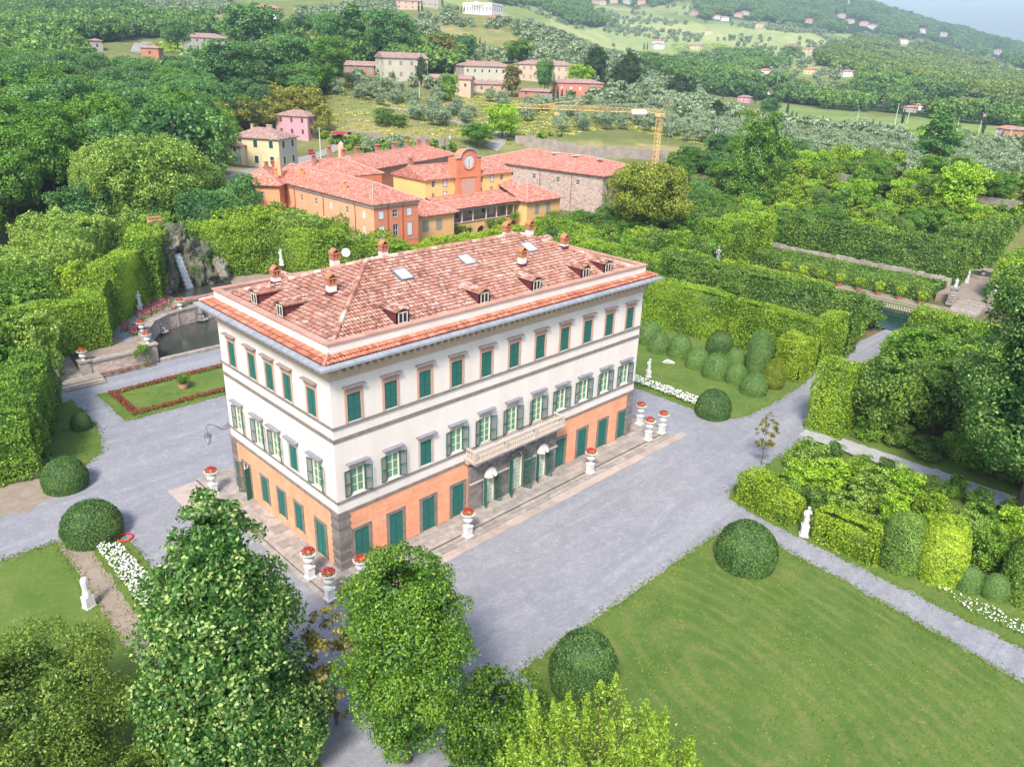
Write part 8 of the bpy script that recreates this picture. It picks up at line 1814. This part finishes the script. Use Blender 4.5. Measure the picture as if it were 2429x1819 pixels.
for i in range(8):
    x0, x1 = -4.5+i*9/8, -4.5+(i+1)*9/8; f = lambda q: 2.6+.55*math.cos(q/4.5*1.4); mb.add([(x0, -2.4, f(x0)), (x1, -2.4, f(x1)), (x1, 2.4, f(x1)), (x0, 2.4, f(x0))], [(0, 1, 2, 3)])
mb.build('canopy_cloth', plain('canopy_red', (.42, .03, .06), (.36, .03, .05), .8, 2), cn_)
for a in (-4.2, 4.2):
    for b_ in (-2.2, 2.2): MB().tube([(a, b_, -.3), (a, b_, 2.7)], .06, 5).build('post', M_steel, cn_)
POLES = [(906, 234, 50, 'slim white pole in the olive grove below the cream farmhouse'), (693, 345, 62, 'grey lamp pole beside the yellow house'), (1538, 345, 60, 'leaning white pole at the meadow edge'), (1845, 290, 44, 'leaning pole among the cypresses'), (1960, 325, 30, 'short white pole in the middle of the grove'), (1675, 200, 40, 'pole at the left end of the valley line'), (1932, 268, 36, 'tall pole in front of the valley poplars'), (1958, 268, 28, 'pole right of the tall valley pole'), (2065, 284, 24, 'small pole at the vineyard edge'), (2112, 292, 24, 'pole beside the lone cypress at the vineyard'), (2175, 318, 30, 'right hand pole by the brick barn'), (2185, 318, 26, 'second pole by the brick barn'), (2240, 300, 30, 'pole beyond the right edge trees'), (1495, 350, 26, 'thin pole behind the crane'), (880, 160, 18, 'small pole by the brick house'), (728, 40, 14, 'tiny pole on the ridge track'), (908, 36, 14, 'tiny pole near the ridge cypresses')]
tops = {}
for x, by, h, lb in POLES:
    p = gnd(x, by); d = math.dist(p, tuple(CAM)); H = h*d/1647; t = thing('utility_pole', lb, 'pole', p); MB().tube([(0, 0, -.5), (0, 0, H)], [.17, .11], 6).build('post', M_white, t); MB().box(-.9, .9, -.07, .07, H-.5, H-.36).build('crossarm', M_steel, t); tops[(x, by)] = (p[0], p[1], p[2]+H-.3)
def wire(a, b_, lb):
    p, q = Vector(tops[a]), Vector(tops[b_]); pts = [p.lerp(q, k/10)-Vector((0, 0, 4*.035*(p-q).length*(k/10)*(1-k/10))) for k in range(11)]; tag(MB().tube(pts, .05, 3).build('overhead_wire', M_steel), lb, 'wire')
wire((1845, 290), (1960, 325), 'wire from the cypresses to the short grove pole'); wire((1538, 345), (1845, 290), 'wire from the leaning meadow pole to the cypresses'); wire((1960, 325), (2175, 318), 'wire across the grove to the brick barn'); wire((1675, 200), (1932, 268), 'long wire over the valley trees'); wire((1932, 268), (2112, 292), 'wire above the vineyard strip'); wire((906, 234), (693, 345), 'wire sloping down from the olive grove to the lamp pole')
tm_ = thing('radio_mast', 'white lattice radio mast on the far ridge', 'mast', (gnd(1829, 24)[0], gnd(1829, 24)[1], gnd(1829, 24)[2])); d = math.dist(gnd(1829, 24), tuple(CAM)); mb = MB(); lattice(mb, (0, 0, 0), (0, 0, 22*d/1647), 3.2, 10, .35); mb.build('lattice', M_white, tm_)
bf = thing('bell_frame', 'small bell on a bent pole above the back wing roof', 'bell', (120.5, 131.5, 12.0)); MB().tube([(0, 0, 0), (.3, 0, 2.2), (.8, 0, 3.0), (1.3, 0, 3.4)], .07, 5).build('pole', M_steel, bf); MB().lathe([(.5, -.9), (.42, -.5), (.25, -.1), (.05, 0)], 10, (1.3, 0, 3.4)).build('bell', M_steel, bf)
# vineyard rows on the far slope and in the valley
def vineyard(label, pxs, n, rows_along, step, h):
    t = thing('vineyard', label, 'vineyard'); g = [np.array(gnd(*p)[:2]) for p in pxs]; V = []; 
    for k in range(n):
        a = g[0]+(g[3]-g[0])*(k+.5)/n; b_ = g[1]+(g[2]-g[1])*(k+.5)/n; m = max(2, int(np.linalg.norm(b_-a)/step)); P = np.stack([a+(b_-a)*i/m for i in range(m+1)]); V.append(np.column_stack([P, Z(P[:, 0], P[:, 1])+h*.5]))
    V = np.vstack(V); r = np.random.default_rng(n); P = np.repeat(V, 3, 0)+r.normal(size=(len(V)*3, 3))*[.5, .5, .35]; o = link('vine_rows', leaf_mesh('vines', P, np.tile([0, -.3, 1.], (len(P), 1)), step*.75, F_yellow, .6, r), t); o['kind'] = 'stuff'
vineyard('striped vineyard on the sunlit far slope', [(1448, 96), (1560, 96), (1592, 116), (1470, 124)], 26, 0, 3.0, 2.0)
vineyard('green vineyard strip behind the cypress row', [(1700, 262), (2110, 292), (2090, 300), (1700, 272)], 9, 0, 1.6, 1.8)
vineyard('small vineyard in the upper left clearing', [(312, 112), (350, 92), (395, 96), (392, 116)], 12, 0, 1.6, 1.5)
# ================= AIR =================
hz = MB().box(-9600, 9600, -9600, 9600, float(TZ.min())-1.5, max(float(TZ.max())+60, 60)).build('haze', []); tag(hz, 'faint summer haze over the whole valley', None, kind='stuff')
M_haze = bpy.data.materials.new('haze_air'); M_haze.use_nodes = True; nt = M_haze.node_tree
for n in list(nt.nodes):
    if n.type != 'OUTPUT_MATERIAL': nt.nodes.remove(n)
pv = nt.nodes.new('ShaderNodeVolumePrincipled'); pv.inputs['Color'].default_value = (.66, .84, 1.0, 1); pv.inputs['Density'].default_value = .00021; pv.inputs['Anisotropy'].default_value = .1
nt.links.new(pv.outputs[0], nt.nodes['Material Output'].inputs['Volume']); hz.data.materials.clear(); hz.data.materials.append(M_haze)
hz.display_type = 'WIRE'
print('tris', sum(len(m.polygons)*2 for m in bpy.data.meshes), 'objects', len(sc.objects))
# ---------- each member of a planted group gets a label that singles it out ----------
LM = {'the pink house': (632, 299), 'the pale yellow house': (556, 362), 'the ruined grey building': (452, 111), 'the brick hut': (325, 127), 'the tiny pale ruin': (212, 112), 'the great round pale tree': (342, 520), 'the cream farmhouse': (878, 175), 'the manor': (1056, 188), 'the coral red house': (1252, 206), 'the crane': (1413, 364),
      'the dark poplar': (2010, 368), 'the bright wall tree': (2060, 462), 'the two-tier tree': (1628, 420), 'the tip of the crane jib': (1100, 300), 'the vineyard cypress': (2120, 292), 'the short white pole': (1960, 325), 'the brick barn': (2190, 300), 'the white statue': (1740, 1150), 'the white path': (2050, 1040), 'the huge linden trunk': (2145, 1110), 'the young tree on the gravel': (1650, 995),
      'the round fountain': (2100, 605), 'the left gate pillar': (2055, 665), 'the stone barn corner': (1300, 470), 'the holm oak': (1395, 520), 'the green pool': (1930, 700), 'the tall clipped column': (1640, 800), 'the low shed': (1480, 400), 'the clock tower': (1010, 480), 'the villa gable': (1400, 620), 'the garden steps': (170, 800), 'the grotto': (410, 620), 'the left drive dome': (143, 1060), 'the cedar pair': (1320, 190), 'the ridge trees': (768, 135), 'the orange wing corner': (790, 540), 'the turned pavilion': (540, 470), 'the leaning meadow pole': (1538, 345), 'the upper left corner': (5, 70), 'the left edge halfway up': (0, 420), 'the top edge above the hut': (325, 40), 'the wood edge above the hedges': (100, 540), 'the ravine by the bamboo': (500, 320), 'the left edge near the top': (0, 200), 'the left edge lower down': (0, 520), 'the dark drive hollow': (180, 400), 'the fig bush': (830, 272), 'the red brick house': (775, 166), 'the track bend': (1072, 288), 'the right picture edge': (2200, 370), 'the valley vineyard': (1900, 278), 'the meadow strip': (1650, 360), 'the low cottage': (957, 198), 'the grove centre': (1750, 320), 'the cream annex': (497, 352), 'the lower wood edge': (60, 480), 'the wood centre': (250, 300)}
LMW = {k: gnd(*v)[:2] for k, v in LM.items()}
ORD = 'nearest second third fourth fifth sixth seventh eighth ninth tenth eleventh twelfth thirteenth fourteenth fifteenth sixteenth seventeenth eighteenth nineteenth twentieth'.split()
ORD += ['twenty-'+w for w in 'first second third fourth fifth sixth seventh eighth ninth'.split()]+['thirtieth']+['thirty-'+w for w in 'first second third fourth fifth sixth seventh eighth ninth'.split()]+['fortieth']+['forty-'+w for w in 'first second third fourth fifth sixth seventh eighth ninth'.split()]+['fiftieth']+['fifty-'+w for w in 'first second third fourth fifth sixth seventh eighth ninth'.split()]+['sixtieth']+['sixty-'+w for w in 'first second third fourth fifth sixth seventh eighth ninth'.split()]+['seventieth']
WHAT = {'woodland trees on the left': 'left wood tree', 'olive trees in the groves': 'silvery olive tree of the groves', 'orchard thicket': 'leafy tree in the orchard thicket', 'shrubs between the two paths': 'shrub in the path thicket', 'dark grove right of the avenue': 'dark tree of the avenue grove', 'bushes before the pale path': 'low bush before the pale path', 'bushes along the pale path': 'low bush beside the pale path', 'thicket near the pool': 'tree in the poolside thicket',
        'shrubs between tall hedges': 'shrub between the two tall hedges', 'maze shrubs': 'shrub in the green maze', 'thicket before the stone building': 'tree of the barn thicket', 'trees by the low shed': 'dark tree by the shed', 'trees above the left hedges': 'bushy tree above the left hedges', 'hollow trees': 'dark tree in the hollow', 'crowns above the left edge hedge': 'yellow-green crown above left',
        'garden trees below the orange wing': 'clipped tree below the orange wing', 'shrubs under the arcade': 'shrub under the arcade', 'bamboo clumps': 'arching bamboo clump', 'cypresses on the slopes': 'slim dark cypress'}
byg = {}
for o in COL.objects:
    g = o.get('group')
    if g in WHAT and o.parent is None: byg.setdefault(g, []).append(o)
for g, L_ in byg.items():
    XY = np.array([(o.location[0], o.location[1]) for o in L_]); best = [None]*len(L_)
    for k, (a, b_) in LMW.items():
        d = np.hypot(XY[:, 0]-a, XY[:, 1]-b_)
        for rk, i in enumerate(np.argsort(d)):
            if best[i] is None or (rk, d[i]) < best[i][:2]: best[i] = (rk, d[i], k)
    for o, (rk, _, k) in zip(L_, best):
        o['label'] = '%s, %s %s' % (WHAT[g], (ORD[min(rk, len(ORD)-1)] if rk else 'the one nearest'), ('closest to ' if rk else 'to ')+k)
